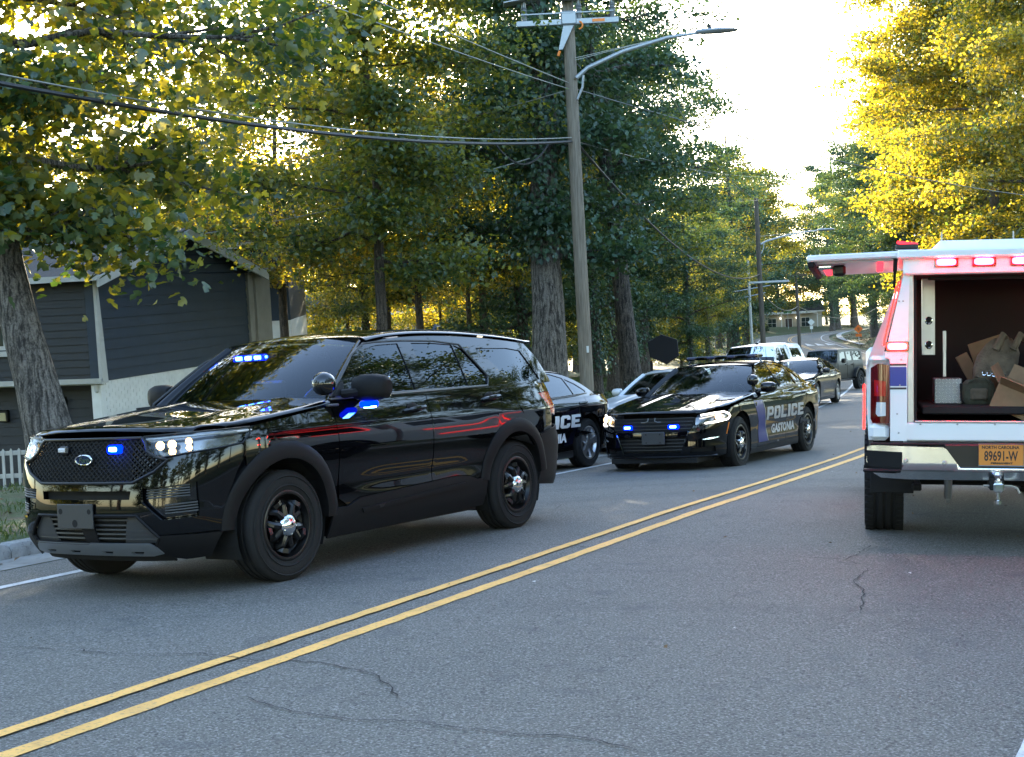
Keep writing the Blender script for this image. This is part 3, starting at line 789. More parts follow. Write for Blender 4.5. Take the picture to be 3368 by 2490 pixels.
    rings = [[tuple(M @ Vector((h, a0 * math.cos(k * math.pi / 16), a1 * math.sin(k * math.pi / 16)))) for k in range(32)] for a0, a1, h in ((.085, .038, -.01), (.085, .038, .006), (.079, .034, .012), (.073, .029, .010), (.072, .028, .006))]
    em.loft(rings, caps=False); eo = em.build('emblem', 'chrome', g)
    MB().add([tuple(M @ Vector((.007, .073 * math.cos(k * math.pi / 16), .029 * math.sin(k * math.pi / 16)))) for k in range(32)], [tuple(range(32))]).build('emblem_field', 'emblem_blue', eo, smooth=False)
    V, F = text2d('Ford', .05, .0012, .35, 'CENTER')
    lettering('emblem_script', V, F, lambda u, v: np.array([tuple(M @ Vector((.0085, a, b))) for a, b in zip(u, v - .017)]), 'chrome', eo)
    # blue lamp in the grille and its unlit twin
    for yy, mt in ((.257, 'blue_led'), (-.235, 'white_lens')):
        p = B.pos(*[np.array([v]) for v in B.q(('f', yy, .972))])[0]
        o = rbox('grille_lamp', (p[0] + .0, p[1], .972), (.03, .120, .060), .02, 'blue_halo' if mt == 'blue_led' else 'black_plastic', t, rot=(0, R(-8), R(14 if yy > 0 else -14)))
        lam = MB()
        lam.cbox((p[0] + .020, p[1], .973), (.014, .072, .030), .006)
        lam.build('lamp_lens', mt, o)
        if mt == 'blue_led': rbox('led', (p[0] + .029, p[1], .973), (.006, .055, .020), .003, 'blue_led_core', o)
    # bumper cover with openings
    top = [('f', .44, .742), ('f', .605, .812), ('f', .69, .886), ('f', .64, .897), ('f', .80, .926), (.425, .966), (.385, .925)]
    edge = [(.47, .80), (.545, .62), (.565, .415)]
    low = [('f', .66, .41), ('f', .605, .405), ('f', .47, .535)]
    half = B.poly(top + edge + low)
    full = half + [(-q, z) for q, z in half[::-1]]
    pod = [('f', .505, .712), ('f', .70, .725), ('f', .845, .745), ('f', .845, .60), ('f', .84, .52), ('f', .645, .505), ('f', .51, .625)]
    slot = [('f', .425, .698), ('f', .415, .642), ('f', -.415, .642), ('f', -.425, .698)]
    podq = B.poly(pod)
    patch('front_bumper', full, pos, 'black_paint', t, .05, .02, 0, [podq, [(-q, z) for q, z in podq][::-1], B.poly(slot)], False, C)
    ring('bumper_slot', [('f', .44, .71), ('f', .43, .63), ('f', -.43, .63), ('f', -.44, .71)], 'matt_black', lift=-.05)
    for sg in (1, -1):
        P = [(q * sg, z) for q, z in B.poly([('f', .49, .725), ('f', .87, .76), ('f', .87, .50), ('f', .63, .49), ('f', .495, .62)])]
        o = patch('bumper_vent', P, pos, 'gloss_black', t, .05, 0, -.045, (), False, C)
        for (z0, ya, yb, n, dz) in ((.715, .535, .80, 5, .017), (.60, .66, .83, 4, .018)):
            for k in range(n):
                L = [B.q(('f', lerp(ya, yb, j / 6), z0 - k * dz + .012 * j / 6)) for j in range(7)]
                A = B.pos(np.array([q * sg for q, z in L]), np.array([z for q, z in L])) - np.array([.022, 0, 0]); MB().tube([tuple(p) for p in A], .0062, 5).build('vent_bar', 'bracket_grey', o)
        bz = B.pos(*np.array(dens([(q * sg, z) for q, z in podq][-1:] + [(q * sg, z) for q, z in podq][:1] , .02)[:6]).T)
    ring('lower_grille', [('f', .49, .55), ('f', .63, .39), ('f', .58, .335), ('f', -.58, .335), ('f', -.63, .39), ('f', -.49, .55)], 'matt_black', lift=-.05)
    lg = MB()
    for z, w in ((.505, .49), (.47, .52), (.44, .55), (.41, .57), (.38, .58)):
        A = B.pos(*np.array([B.q(('f', lerp(-w, w, k / 16), z)) for k in range(17)]).T) - np.array([.028, 0, 0]); lg.tube([tuple(p) for p in A], .0075, 5)
    lg.build('lower_grille_bar', 'bracket_grey', t)
    ring('lower_grille_post', [('f', -.06, .54), ('f', .06, .54), ('f', .09, .34), ('f', -.03, .34)], 'cladding', lift=-.012)
    for sg in (1, -1):
        ring_q = [(q * sg, z) for q, z in B.poly([('f', .38, .53), ('f', .46, .53), ('f', .60, .40), ('f', .58, .345), ('f', .32, .345)])]
        patch('lower_grille_blank', ring_q, pos, 'bracket_grey', t, .05, .01, -.02, (), False, C)
    fr = [('f', .58, .345), ('f', .61, .39), ('f', .47, .535), ('f', -.47, .535), ('f', -.61, .39), ('f', -.58, .345)]
    A = B.pos(*np.array(dens(B.poly(fr), .04)).T); MB().tube([tuple(p) for p in A][:-14], .012, 6).build('lower_grille_frame', 'cladding', t)
    val = B.poly([('f', .56, .335), ('f', .61, .40), ('f', .66, .402), (.575, .402), (.60, .245), ('f', .70, .235), ('f', .60, .262)])
    for sg in (1, -1): patch('lower_valance', [(q * sg, z) for q, z in val], pos, 'cladding', t, .05, .02, .004, (), False, C)
    sk = [('f', .53, .352), ('f', .575, .325), ('f', .60, .285), ('f', .52, .268), ('f', -.52, .268), ('f', -.60, .285), ('f', -.575, .325), ('f', -.53, .352)]
    s_ = ring('skid_plate', sk, 'satin_silver', lift=.012, holes=[[('f', y0, .300), ('f', y0 + .11, .300), ('f', y0 + .085, .278), ('f', y0 + .02, .278)] for y0 in (-.47, -.21, .10, .36)])
    ring('under_tray', [('f', .62, .30), ('f', .62, .20), ('f', -.62, .20), ('f', -.62, .30)], 'matt_black', lift=-.03)
    pl = MB(); pl.cbox((.962, -.065, .532), (.014, .345, .165), .004); po = pl.build('plate_bracket', 'bracket_grey', t)
    for yy, zz, r in ((-.20, .565, .02), (.075, .565, .018), (-.065, .485, .026)): MB().disc((.970, yy, zz), r, (1, 0, 0), 14).build('bracket_hole', 'matt_black', po, smooth=False)
    # --- bonnet
    xfr = tabf([0, .3, .5, .66, .78, .86, .90], [.862, .852, .825, .765, .66, .50, .33])
    ye = tabf([.9, .72, .55, .35, .1, -.2, -.6], [.70, .765, .835, .893, .925, .935, .935])
    zc = lambda x: zed(x) + .075
    hood = tshell(None, zc, .038, ye, .045, xfr, extra=lambda x, y: .012 * sstep(np.abs(y), .40, .47) * (1 - sstep(np.abs(y), .47, .72)) * sstep(.8 - x, 0, .35))
    hp = [(float(xfr(abs(y))) - .001, y) for y in np.linspace(-.86, .86, 35)]
    hp = [(x, y) for x, y in hp if abs(y) <= float(ye(x)) - .001]
    yl = [(x, float(ye(x)) - .002) for x in np.linspace(.46, -.56, 14)]
    cowl = [(lerp(-.47, -.62, (abs(y) / .9) ** 2), y) for y in np.linspace(.86, -.86, 15)]
    yr = [(x, -y) for x, y in yl[::-1]]
    patch('bonnet', hp + yl + cowl + yr, hood, 'black_paint', t, .045, .02, 0, (), False, C)
    MB().prism([(-.44, .9), (-.44, -.9), (-.75, -.9), (-.75, .9)], 1.10, 1.165).build('cowl_panel', 'matt_black', t)
    # --- glasshouse
    gw = tabf([1.15, 1.22, 1.3, 1.45, 1.6, 1.68, 1.75], [.93, .918, .885, .815, .738, .695, .66])
    pg = tabf([-.4, -.8, -1.5, -3.0, -3.5, -3.8, -4.0], [.975, .992, 1.0, 1.0, .985, .955, .91])
    def gside(x, z):
        x = np.asarray(x, float); z = np.asarray(z, float); return np.stack([x, gw(z) * pg(x), z], -1)
    zroof = tabf([-1.05, -1.3, -1.6, -2.0, -2.5, -3.0, -3.5, -4.0], [1.66, 1.715, 1.75, 1.768, 1.765, 1.742, 1.705, 1.65])
    zt = lambda x: float(zroof(x)) - .082
    w1 = [(-.76, 1.238), (-1.0, 1.405), (-1.22, 1.55), (-1.32, 1.603), (-1.42, 1.618), (-1.70, 1.628), (-1.665, 1.245)]
    w2 = [(-1.855, 1.25), (-1.885, 1.63), (-2.2, 1.626), (-2.455, 1.610), (-2.425, 1.255)]
    w3 = [(-2.450, 1.255), (-2.475, 1.607), (-2.58, 1.570), (-2.76, 1.34), (-2.745, 1.275), (-2.70, 1.256)]
    w4 = [(-2.79, 1.575), (-3.16, 1.262), (-3.66, 1.275), (-3.52, 1.545), (-3.3, 1.570)]
    top_e = [(x, zt(x)) for x in np.linspace(-1.255, -3.66, 18)]
    outer = [(-.565, 1.19), (-.80, 1.362), (-1.05, 1.535), (-1.2, zt(-1.2) + .005)] + top_e + [(-3.78, 1.48), (-3.88, 1.25), (-3.3, 1.232), (-1.75, 1.205)]
    patch('window_surround', outer, gside, 'black_paint', t, .06, .018, 0, [w1, w2, w3, w4], True, C)
    for w, mt, nm in ((w1, 'tinted_glass', 'front_side_window'), (w2, 'privacy_glass', 'rear_side_window'), (w3, 'privacy_glass', 'fixed_window'), (w4, 'privacy_glass', 'quarter_window')):
        patch(nm, w, gside, mt, t, .08, 0, -.008, (), True, C)
    surf_line('belt_moulding', [(-.60, 1.222), (-1.75, 1.237), (-2.72, 1.248)], gside, .009, 'satin_silver', t, True)
    surf_line('window_moulding', [(-.60, 1.235), (-.80, 1.375), (-1.05, 1.548), (-1.25, 1.63), (-1.42, 1.643), (-1.75, 1.650), (-2.2, 1.644), (-2.56, 1.61), (-2.78, 1.33), (-2.72, 1.248)], gside, .009, 'bracket_grey', t, True)
    patch('mirror_sail', [(-.61, 1.235), (-.75, 1.245), (-.80, 1.34), (-.77, 1.345)], gside, 'cladding', t, .05, .01, .012, (), True, C)
    # windscreen
    def wb(v): v = np.asarray(v); return np.stack([-.43 - .17 * v ** 2, .815 * v, 1.215 - .035 * v ** 2], -1)
    def wt(v): v = np.asarray(v); return np.stack([-1.215 - .065 * v ** 2, .655 * v, 1.712 - .055 * v ** 2], -1)
    ws = coons(wb, wt, .02, (.6, 0, 1))
    patch('windscreen', [(0, -1), (0, 1), (1, 1), (1, -1)], lambda u, v: ws(u, v), 'windshield_glass', t, .1, 0, 0, (), False, C)
    for sg in (1, -1):                                        # pillars
        rings = []
        for u in np.linspace(0, 1, 12):
            a = Vector(ws(np.array([u]), np.array([sg * 1.0]))[0]); x = lerp(-.555, -1.235, u); z = np.interp(-x, [.555, .80, 1.05, 1.235], [1.182, 1.362, 1.535, 1.64]); b = Vector((x, sg * float(gw(z) * pg(x)), z))
            mid = (a + b) / 2 + Vector((.014, sg * .012, .014)); inn = (a + b) / 2 - Vector((.03, sg * .05, .02))
            rings.append([tuple(a), tuple(lerp(a, mid, .6) + Vector((.006, 0, .006))), tuple(mid), tuple(lerp(mid, b, .55) + Vector((0, sg * .006, .004))), tuple(b), tuple(inn)])
        MB().loft(rings).build('windscreen_pillar', 'black_paint', t, ang=60)
    # roof
    roof = tshell(None, zroof, .035, lambda x: gw(np.asarray(zroof(x)) - .085) * pg(x), .05, None)
    ry = lambda x: float(gw(zt(x)) * pg(x)) - .002
    rp = [(-1.205 - .065 * (y / .66) ** 2, y) for y in np.linspace(-.66, .66, 13)]
    rl = [(x, ry(x)) for x in np.linspace(-1.30, -3.72, 20)]
    rr_ = [(-4.02 + .18 * (y / .7) ** 2, y) for y in np.linspace(.68, -.68, 9)]
    patch('roof', rp + rl + rr_ + [(x, -y) for x, y in rl[::-1]], roof, 'black_paint', t, .06, .03, 0, (), False, C)
    for sg in (1, -1): MB().tube([(x, sg * (ry(x) - .075), float(zroof(x)) - .030) for x in np.linspace(-1.5, -3.7, 14)], .007, 5).build('roof_ditch', 'matt_black', t)
    MB().tube([(-2.9, .25, 1.74), (-2.93, .25, 1.80), (-3.0, .25, 1.80)], [.025, .018, .008], 6).build('roof_antenna', 'gloss_black', t)
    # rear end
    ring('tail_light', [('r', .60, 1.16), (-3.88, 1.16), (-3.50, 1.150), (-3.60, 1.075), (-3.70, .96), ('r', .80, .93), ('r', .76, 1.06), ('r', .62, 1.08)], 'red_lens', mirror=True)
    ring('tailgate', [('r', .59, 1.165), ('r', .59, 1.08), ('r', .75, 1.05), ('r', .78, .86), ('r', .02, .86), ('r', .02, 1.27), ('r', .78, 1.27), ('r', .79, 1.17)], 'black_paint', mirror=True)
    ring('rear_bumper', [(-3.43, .79), (-3.69, .825), ('r', .80, .85), ('r', .01, .85), ('r', .01, .56), (-3.55, .52), (-3.50, .56)], 'cladding', mirror=True, lift=.008)
    ring('rear_valance', [(-3.50, .52), ('r', .70, .56), ('r', .01, .55), ('r', .01, .30), (-3.9, .30), (-3.42, .34)], 'cladding', mirror=True)
    def rb(v): return np.stack([-3.985 + .10 * v ** 2, .78 * v, 1.262 + 0 * v], -1)
    def rt(v): return np.stack([-3.70 + .05 * v ** 2, .66 * v, 1.60 - .02 * v ** 2], -1)
    patch('rear_window', [(0, -1), (0, 1), (1, 1), (1, -1)], coons(rb, rt, .02, (-1, 0, .5)), 'privacy_glass', t, .1, 0, 0, (), False, C)
    # inside: dash, seats, partition, floor, dark tub
    m = MB(); m.box(-3.85, .62, -.60, .60, .22, .95); m.box(-2.45, -.58, -.90, .90, .22, .80); m.box(-3.9, -3.55, -.8, .8, .35, 1.1); m.box(.3, .72, -.62, .62, .30, .95); m.build('floor_tub', 'matt_black', t, smooth=False)
    m = MB(); m.cbox((-.86, 0, 1.10), (.42, 1.5, .20), .06); m.cbox((-.95, .38, 1.20), (.25, .42, .08), .03); m.build('dashboard', 'black_plastic', t)
    m = MB(); m.cbox((-1.0, -.03, 1.27), (.06, .34, .22), .02); m.build('laptop_mount', 'black_plastic', t)
    steering_wheel(t, -1.12, .38, 1.17); seats(t, (-1.75, -2.75), 1.10)
    m = MB(); m.box(-2.14, -2.12, -.70, .70, .8, 1.55); m.build('prisoner_partition', 'privacy_glass', t)
    lb = rbox('windscreen_light_bar', (-1.22, -.33, 1.575), (.10, .52, .055), .015, 'black_plastic', t); rbox('light_bar_lens', (-1.172, -.37, 1.573), (.012, .36, .050), .006, 'blue_halo', lb)
    for k, yy in enumerate((-.46, -.36, -.26)): rbox('led', (-1.150, yy - .02, 1.572), (.008, .052, .022), .004, 'blue_led_core', rbox('light_bar_lamp', (-1.165, yy - .02, 1.572), (.02, .068, .034), .006, 'blue_led', lb))
    rbox('light_bar_lamp', (-1.165, -.19, 1.575), (.02, .02, .02), .006, 'blue_led', lb)
    rbox('roof_lamp', (-3.45, .58, 1.33), (.06, .12, .03), .012, 'dome_lamp', t)
    # wheels, wells
    for x, st in ((0, R(-1)), (-3.025, 0)):
        for y in (.845, -.845): wheel(t, x, y, .385, .255, .232, 'steel', st, .5 + x)
        for sg in (1, -1):
            m = MB(); rings = [[(x + .02 + .46 * math.cos(a), sg * yy, .385 + .46 * math.sin(a)) for a in np.linspace(R(-25), R(205), 20)] for yy in (.60, .93)]
            m.loft(rings, close=False, caps=False); m.v += [(x + .02, sg * .60, .39)]; c0 = len(m.v) - 1; m.f += [(c0, k, k + 1) for k in range(19)]; m.build('wheel_well', 'matt_black', t, smooth=False)
    # handles, mirrors, spotlight, fuel flap, side lamp
    for (xa, xb, z) in ((-1.42, -1.675, 1.100), (-2.56, -2.80, 1.140)):
        for sg in (1, -1):
            y = float(B.side(np.array([xa]), np.array([z]))[0, 1])
            m = MB(); m.tube([(xa, sg * (y - .005), z - .006), (xa - .03, sg * (y + .032), z), (lerp(xa, xb, .5), sg * (y + .040), z + .008), (xb + .03, sg * (y + .032), z + .012), (xb, sg * (y - .005), z + .010)], [.014, .019, .020, .019, .014], 8); h = m.build('door_handle', 'black_paint', t)
            MB().ball((lerp(xa, xb, .42), sg * (y - .004), z + .022), (.075, .012, .03), 14, 8).build('handle_recess', 'matt_black', h)
    for sg in (1, -1):
        e = MB(); e.tube([(-.735, sg * .90, 1.255), (-.79, sg * .98, 1.262), (-.84, sg * 1.03, 1.27)], [.035, .032, .04], 8); mo = e.build('door_mirror', 'cladding', t)
        q = MB(); rings = []
        for (yy, sx, sz, dx) in ((.935, .03, .05, .0), (.95, .075, .082, .0), (1.02, .092, .10, -.005), (1.12, .09, .098, -.015), (1.19, .07, .08, -.03), (1.215, .04, .05, -.04)):
            rings.append([(-.865 + dx + sx * math.copysign(abs(math.cos(a)) ** .7, math.cos(a)), sg * yy, 1.292 + sz * math.copysign(abs(math.sin(a)) ** .75, math.sin(a))) for a in np.linspace(0, 2 * math.pi, 20, endpoint=False)])
        q.loft(rings).build('mirror_shell', 'cladding', mo)
        MB().cbox((-.962, sg * 1.075, 1.292), (.01, .22, .15), .02).build('mirror_glass', 'chrome', mo)
    spotlight(t, (-.72, .80, 1.315), (-.56, .90, 1.335))
    ring('fuel_flap', [(-3.095, 1.125), (-3.25, 1.13), (-3.30, 1.03), (-3.26, .985), (-3.14, .985), (-3.09, 1.06)], 'black_paint', lift=.004)
    p = B.side(np.array([-.86]), np.array([1.125]))[0]
    o = rbox('mirror_lamp', (-.86, 1.055, 1.170), (.12, .11, .045), .015, 'blue_halo', t)
    rbox('mirror_lamp_lens', (-.86, 1.060, 1.155), (.080, .080, .024), .008, 'blue_led', o); rbox('led', (-.855, 1.066, 1.150), (.074, .074, .016), .006, 'blue_led_core', o)
    MB().cbox((-.555, .955, 1.178), (.13, .03, .02), .006).build('fender_trim', 'bracket_grey', t)
    for st_ in (1, -1): MB().tube([(-.50, st_ * .45 - .05, 1.205), (-.56, st_ * .45 - .3, 1.225), (-.52, st_ * .45 - .55, 1.21)], .008, 5).build('wiper', 'matt_black', t)
    return t
build_suv()

# ------------------------------------------------------------------ police sedans
POLICE = {
 'P': ([(0, 0), (0, 1), (.82, 1), (1, .86), (1, .44), (.82, .30), (.34, .30), (.34, 0)], [(.34, .53), (.34, .78), (.68, .78), (.68, .53)]),
 'O': ([(.18, 0), (0, .14), (0, .86), (.18, 1), (.82, 1), (1, .86), (1, .14), (.82, 0)], [(.34, .22), (.34, .78), (.66, .78), (.66, .22)]),
 'L': ([(0, 0), (0, 1), (.36, 1), (.36, .24), (.95, .24), (.95, 0)], None),
 'I': ([(0, 0), (0, 1), (.42, 1), (.42, 0)], None),
 'C': ([(.18, 0), (0, .14), (0, .86), (.18, 1), (.82, 1), (1, .86), (1, .64), (.66, .64), (.66, .77), (.34, .77), (.34, .23), (.66, .23), (.66, .36), (1, .36), (1, .14), (.82, 0)], None),
 'E': ([(0, 0), (0, 1), (.92, 1), (.92, .77), (.36, .77), (.36, .61), (.80, .61), (.80, .39), (.36, .39), (.36, .23), (.95, .23), (.95, 0)], None)}
def build_sedan(label, group, pose, paint='black_paint', livery=True, style='steel', lit=True, bar=True, spot=True, steer=0.0, far=False):
    loc, rot = car_pose(*pose)
    t = empty('police_sedan' if livery or spot else 'parked_sedan', loc, rot, label, 'sedan', group)
    B = Body([(1.0, 0), (.985, .3), (.945, .54), (.87, .70), (.73, .82), (.52, .895), (.25, .932), (0, .945), (-1, .943), (-2.4, .943), (-3.0, .952), (-3.4, .940), (-3.75, .89), (-3.93, .78), (-4.01, .5), (-4.03, 0)],
             ([.12, .2, .3, .45, .6, .72, .84, .90, .95, 1.0, 1.06], [.90, .935, .955, .962, .985, 1.0, 1.0, .99, .968, .935, .90]),
             ([.12, .2, .3, .45, .58, .68, .76, .82, .9], [-.12, -.05, 0, 0, -.005, -.03, -.075, -.13, -.22]),
             ([.15, .35, .6, .8, .95, 1.08], [.08, 0, 0, .02, .03, .08]), xf=(.2, .7),
             bulge=lambda x, z: .016 * np.exp(-((z - .93) / .06) ** 2) * sstep(-x, 2.2, 2.9) - .014 * np.exp(-((z - .52) / .09) ** 2) * sstep(-x, .6, 1.1) * (1 - sstep(-x, 2.3, 2.7)))
    C = (-1.5, 0, .7); rs = .07 if far else .05
    def ring(name, pts, mat, lift=0.0, mirror=False, holes=(), skirt=.014, par=None):
        return patch(name, B.poly(pts), B.pos, mat, par or t, rs, skirt, lift, [B.poly(h) for h in holes], mirror, C)
    zed = tabf([.98, .85, .5, 0, -.4, -.9], [.765, .79, .845, .905, .95, .985])
    fa = arc(0, .36, .425, 170, 20, 14)
    ring('front_fender', [(.36, .842), (-.2, float(zed(-.2)) - .003), (-.80, .975), (-.77, .85), (-.72, .6), (-.70, .235), (-.43, .225)] + fa + [(.44, .64), (.40, .715), (.42, .80)], paint, mirror=True)
    ring('front_door', [(-.81, .980), (-1.99, 1.005), (-1.985, .7), (-1.96, .262), (-.71, .242), (-.73, .6), (-.78, .85)], paint, mirror=True)
    ring('rear_door', [(-2.0, 1.005), (-3.02, 1.03), (-2.96, .90), (-2.80, .72), (-2.64, .55), (-2.56, .38), (-2.55, .275), (-1.97, .262), (-1.995, .7)], paint, mirror=True)
    ring('quarter_panel', [(-3.03, 1.03), (-3.5, 1.045), (-3.86, 1.04), ('r', .80, 1.02), ('r', .80, .86), (-3.80, .82), (-3.70, .66), (-3.47, .50)] + arc(-3.052, .36, .425, 14, 168, 14) + [(-2.65, .56), (-2.81, .73), (-2.97, .90)], paint, mirror=True)
    ring('sill', [(-.44, .24), (-.71, .235), (-1.96, .255), (-2.56, .268), (-2.60, .17), (-.42, .165)], 'black_plastic' if paint == 'black_paint' else paint, lift=.006, mirror=True)
    # front
    hl = [('f', .615, .775), ('f', .78, .798), (.50, .808), (.41, .775), (.375, .735), (.44, .692), ('f', .80, .662), ('f', .62, .648)]
    for sg in (1, -1):
        H = [(q * sg, z) for q, z in B.poly(hl)]
        o = patch('headlight', H, B.pos, 'clear_lens', t, .05, .01, -.002, (), False, C)
        patch('headlight_housing', H, lambda q, z: B.pos(q, z) - np.array([.07, 0, 0]) - np.stack([0 * z, np.sign(q) * .04, 0 * z], -1), 'headlight_bowl', o, .06, 0, 0, (), False, C)
        cen = np.array(H).mean(0); sh = [tuple(lerp(np.array(p), cen, .13)) for p in H]
        A = B.pos(*np.array(dens(sh[:], .04)[:-4]).T) - np.array([.018, 0, 0])
        MB().tube([tuple(p) for p in A], .012, 6).build('daytime_strip', 'headlamp_white' if lit else 'white_lens', o)
        p = A.mean(0); M = Matrix.Translation((p[0] + .0, p[1], p[2])) @ Matrix.Rotation(R(-90 + 22 * sg), 4, 'Z')
        MB().lathe([(.004, -.03), (.03, -.02), (.045, .01)], 16, M).build('reflector', 'headlight_reflector', o)
        MB().ball(tuple(p - np.array([.01, 0, 0])), .022, 10, 8).build('bulb', 'headlamp_warm' if lit else 'white_lens', o)
        ring('side_marker', [(.43, .655), (.41, .655), (.455, .50), (.475, .50)], 'amber', lift=.004, mirror=False) if sg > 0 else None
    gp = [('f', .60, .762), ('f', .585, .64), ('f', .545, .575)]
    g = ring('grille', gp + [('f', -p[1], p[2]) for p in gp[::-1]], 'matt_black', lift=-.03)
    for k in range(4):
        z = .745 - k * .047; w = .585 - .012 * k
        A = B.pos(*np.array([B.q(('f', lerp(-w, w, j / 12), z)) for j in range(13)]).T) - np.array([.01, 0, 0]); MB().tube([tuple(p) for p in A], .007, 5).build('grille_bar', 'black_plastic', g)
    if not far:
        for yy in (-.05, .05):
            A = B.pos(*np.array([B.q(('f', yy * a, z)) for a, z in ((1, .755), (1, .715), (1.8, .70), (2.9, .70))]).T) - np.array([.004, 0, 0]); MB().tube([tuple(p) for p in A], .006, 5).build('grille_trim', 'satin_silver', g)
    top = [('f', .545, .566), ('f', .59, .64), ('f', .62, .64), ('f', .80, .655), (.435, .684), (.44, .63), (.425, .50), (.42, .235)]
    half = B.poly(top + [('f', .80, .215), ('f', .42, .222), ('f', .0, .222)]); full = half + [(-q, z) for q, z in half[::-1] if abs(q) > 1e-6]
    intake = [('f', .50, .50), ('f', .42, .285), ('f', -.42, .285), ('f', -.50, .50)]
    vent = B.poly([('f', .56, .345), ('f', .80, .35), ('f', .80, .285), ('f', .53, .285)])
    patch('front_bumper', full, B.pos, paint, t, rs, .02, 0, [B.poly(intake), vent, [(-q, z) for q, z in vent][::-1]], False, C)
    i_ = ring('lower_intake', [('f', .53, .52), ('f', .44, .26), ('f', -.44, .26), ('f', -.53, .52)], 'matt_black', lift=-.05)
    for k in range(4):
        z = .46 - k * .045; w = .48 - .018 * k
        A = B.pos(*np.array([B.q(('f', lerp(-w, w, j / 10), z)) for j in range(11)]).T) - np.array([.03, 0, 0]); MB().tube([tuple(p) for p in A], .007, 5).build('intake_bar', 'black_plastic', i_)
    for sg in (1, -1):
        P = [(q * sg, z) for q, z in B.poly([('f', .54, .36), ('f', .82, .365), ('f', .82, .275), ('f', .51, .275)])]; patch('bumper_vent', P, B.pos, 'matt_black', t, rs, 0, -.04, (), False, C)
        A = B.pos(*np.array([(sg * q, z) for q, z in [B.q(('f', y, .45 + .01 * k)) for k, y in enumerate((.68, .76, .83))]]).T); MB().tube([tuple(p) for p in A], [.008, .018, .008], 6).build('fog_lamp', 'chrome', t)
        A = B.pos(*np.array([(sg * q, z) for q, z in B.poly([('f', .53, .565), ('f', .50, .50), ('f', .42, .285)])]).T); MB().tube([tuple(p) for p in A], .008, 5).build('intake_edge', 'gloss_black', t)
    A = B.pos(*np.array([B.q(('f', lerp(-.80, .80, j / 16), .232)) for j in range(17)]).T) + np.array([.006, 0, 0]); MB().tube([tuple(p) for p in A], .012, 6).build('chin_spoiler', 'gloss_black', t)
    m = MB(); m.box(.3, .93, -.62, .62, .15, .215); m.build('under_tray', 'matt_black', t, smooth=False)
    if livery:
        o = rbox('plate_bracket', (1.012, .045, .487), (.016, .335, .17), .012, 'bracket_grey', t)
        for yy in (-.055, .145):
            for zz in (.43, .54): MB().disc((1.021, yy, zz), .010, (1, 0, 0), 10).build('bracket_hole', 'matt_black', o, smooth=False)
        for yy in (-.33, .33):
            p = B.pos(*[np.array([v]) for v in B.q(('f', yy, .635))])[0]; o = rbox('grille_lamp', (p[0] + .012, p[1], .635), (.03, .15, .060), .02, 'blue_halo' if lit else 'black_plastic', t, rot=(0, 0, R(18 if yy > 0 else -18) * .6))
            for k in range(3): rbox('lamp_lens', (p[0] + .03, p[1] + (k - 1) * .030, .636), (.014, .028, .030), .005, 'blue_led' if lit else 'white_lens', o)
            if lit: rbox('led', (p[0] + .038, p[1], .636), (.006, .080, .020), .003, 'blue_led_core', o)
    # bonnet
    xfr = tabf([0, .3, .5, .66, .78, .86], [.905, .895, .86, .79, .66, .44])
    ye = tabf([.95, .75, .55, .35, .1, -.3, -.9], [.66, .735, .80, .845, .875, .885, .88])
    hood = tshell(None, lambda x: zed(x) + .062, .03, ye, .045, xfr, extra=lambda x, y: .016 * sstep(np.abs(y), .30, .36) * (1 - sstep(np.abs(y), .36, .60)) * sstep(.75 - x, 0, .4) - .010 * (1 - sstep(np.abs(y), .10, .22)) * sstep(.6 - x, 0, .4))
    hp = [(float(xfr(abs(y))) - .001, y) for y in np.linspace(-.82, .82, 31)]; hp = [(x, y) for x, y in hp if abs(y) <= float(ye(x)) - .001]
    yl = [(x, float(ye(x)) - .002) for x in np.linspace(.44, -.80, 14)]
    cowl = [(lerp(-.64, -.84, (abs(y) / .86) ** 2), y) for y in np.linspace(.82, -.82, 13)]
    patch('bonnet', hp + yl + cowl + [(x, -y) for x, y in yl[::-1]], hood, paint, t, rs, .02, 0, (), False, C)
    MB().prism([(-.62, .85), (-.62, -.85), (-.95, -.8), (-.95, .8)], .90, .975).build('cowl_panel', 'matt_black', t)
    # glasshouse
    gw = tabf([.95, 1.0, 1.1, 1.2, 1.32, 1.40, 1.48], [.90, .876, .818, .755, .672, .612, .55])
    pg = tabf([-.6, -1.0, -1.6, -2.6, -3.1, -3.5], [.965, .99, 1.0, 1.0, .985, .95])
    gside = lambda x, z: np.stack([np.asarray(x, float), gw(z) * pg(x), np.asarray(z, float)], -1)
    zroof = tabf([-1.4, -1.6, -1.9, -2.2, -2.55, -2.85, -3.15, -3.5], [1.40, 1.443, 1.475, 1.478, 1.455, 1.405, 1.30, 1.12])
    zt = lambda x: float(zroof(x)) - .058
    w1 = [(-1.05, 1.035), (-1.34, 1.21), (-1.60, 1.345), (-1.72, 1.378), (-2.03, 1.397), (-1.985, 1.045)]
    w2 = [(-2.085, 1.05), (-2.12, 1.397), (-2.45, 1.384), (-2.74, 1.318), (-2.79, 1.07)]
    w3 = [(-2.82, 1.075), (-2.775, 1.305), (-3.0, 1.225), (-3.21, 1.115), (-3.19, 1.085)]
    outer = [(-.85, .975), (-1.12, 1.135), (-1.40, 1.30), (-1.52, zt(-1.52))] + [(x, zt(x)) for x in np.linspace(-1.6, -3.32, 15)] + [(-3.52, 1.04), (-3.0, 1.02), (-2.0, .995)]
    patch('window_surround', outer, gside, paint, t, rs + .01, .016, 0, [w1, w2, w3], True, C)
    for w, nm in ((w1, 'front_side_window'), (w2, 'rear_side_window'), (w3, 'quarter_window')): patch(nm, w, gside, 'tinted_glass', t, .09, 0, -.008, (), True, C)
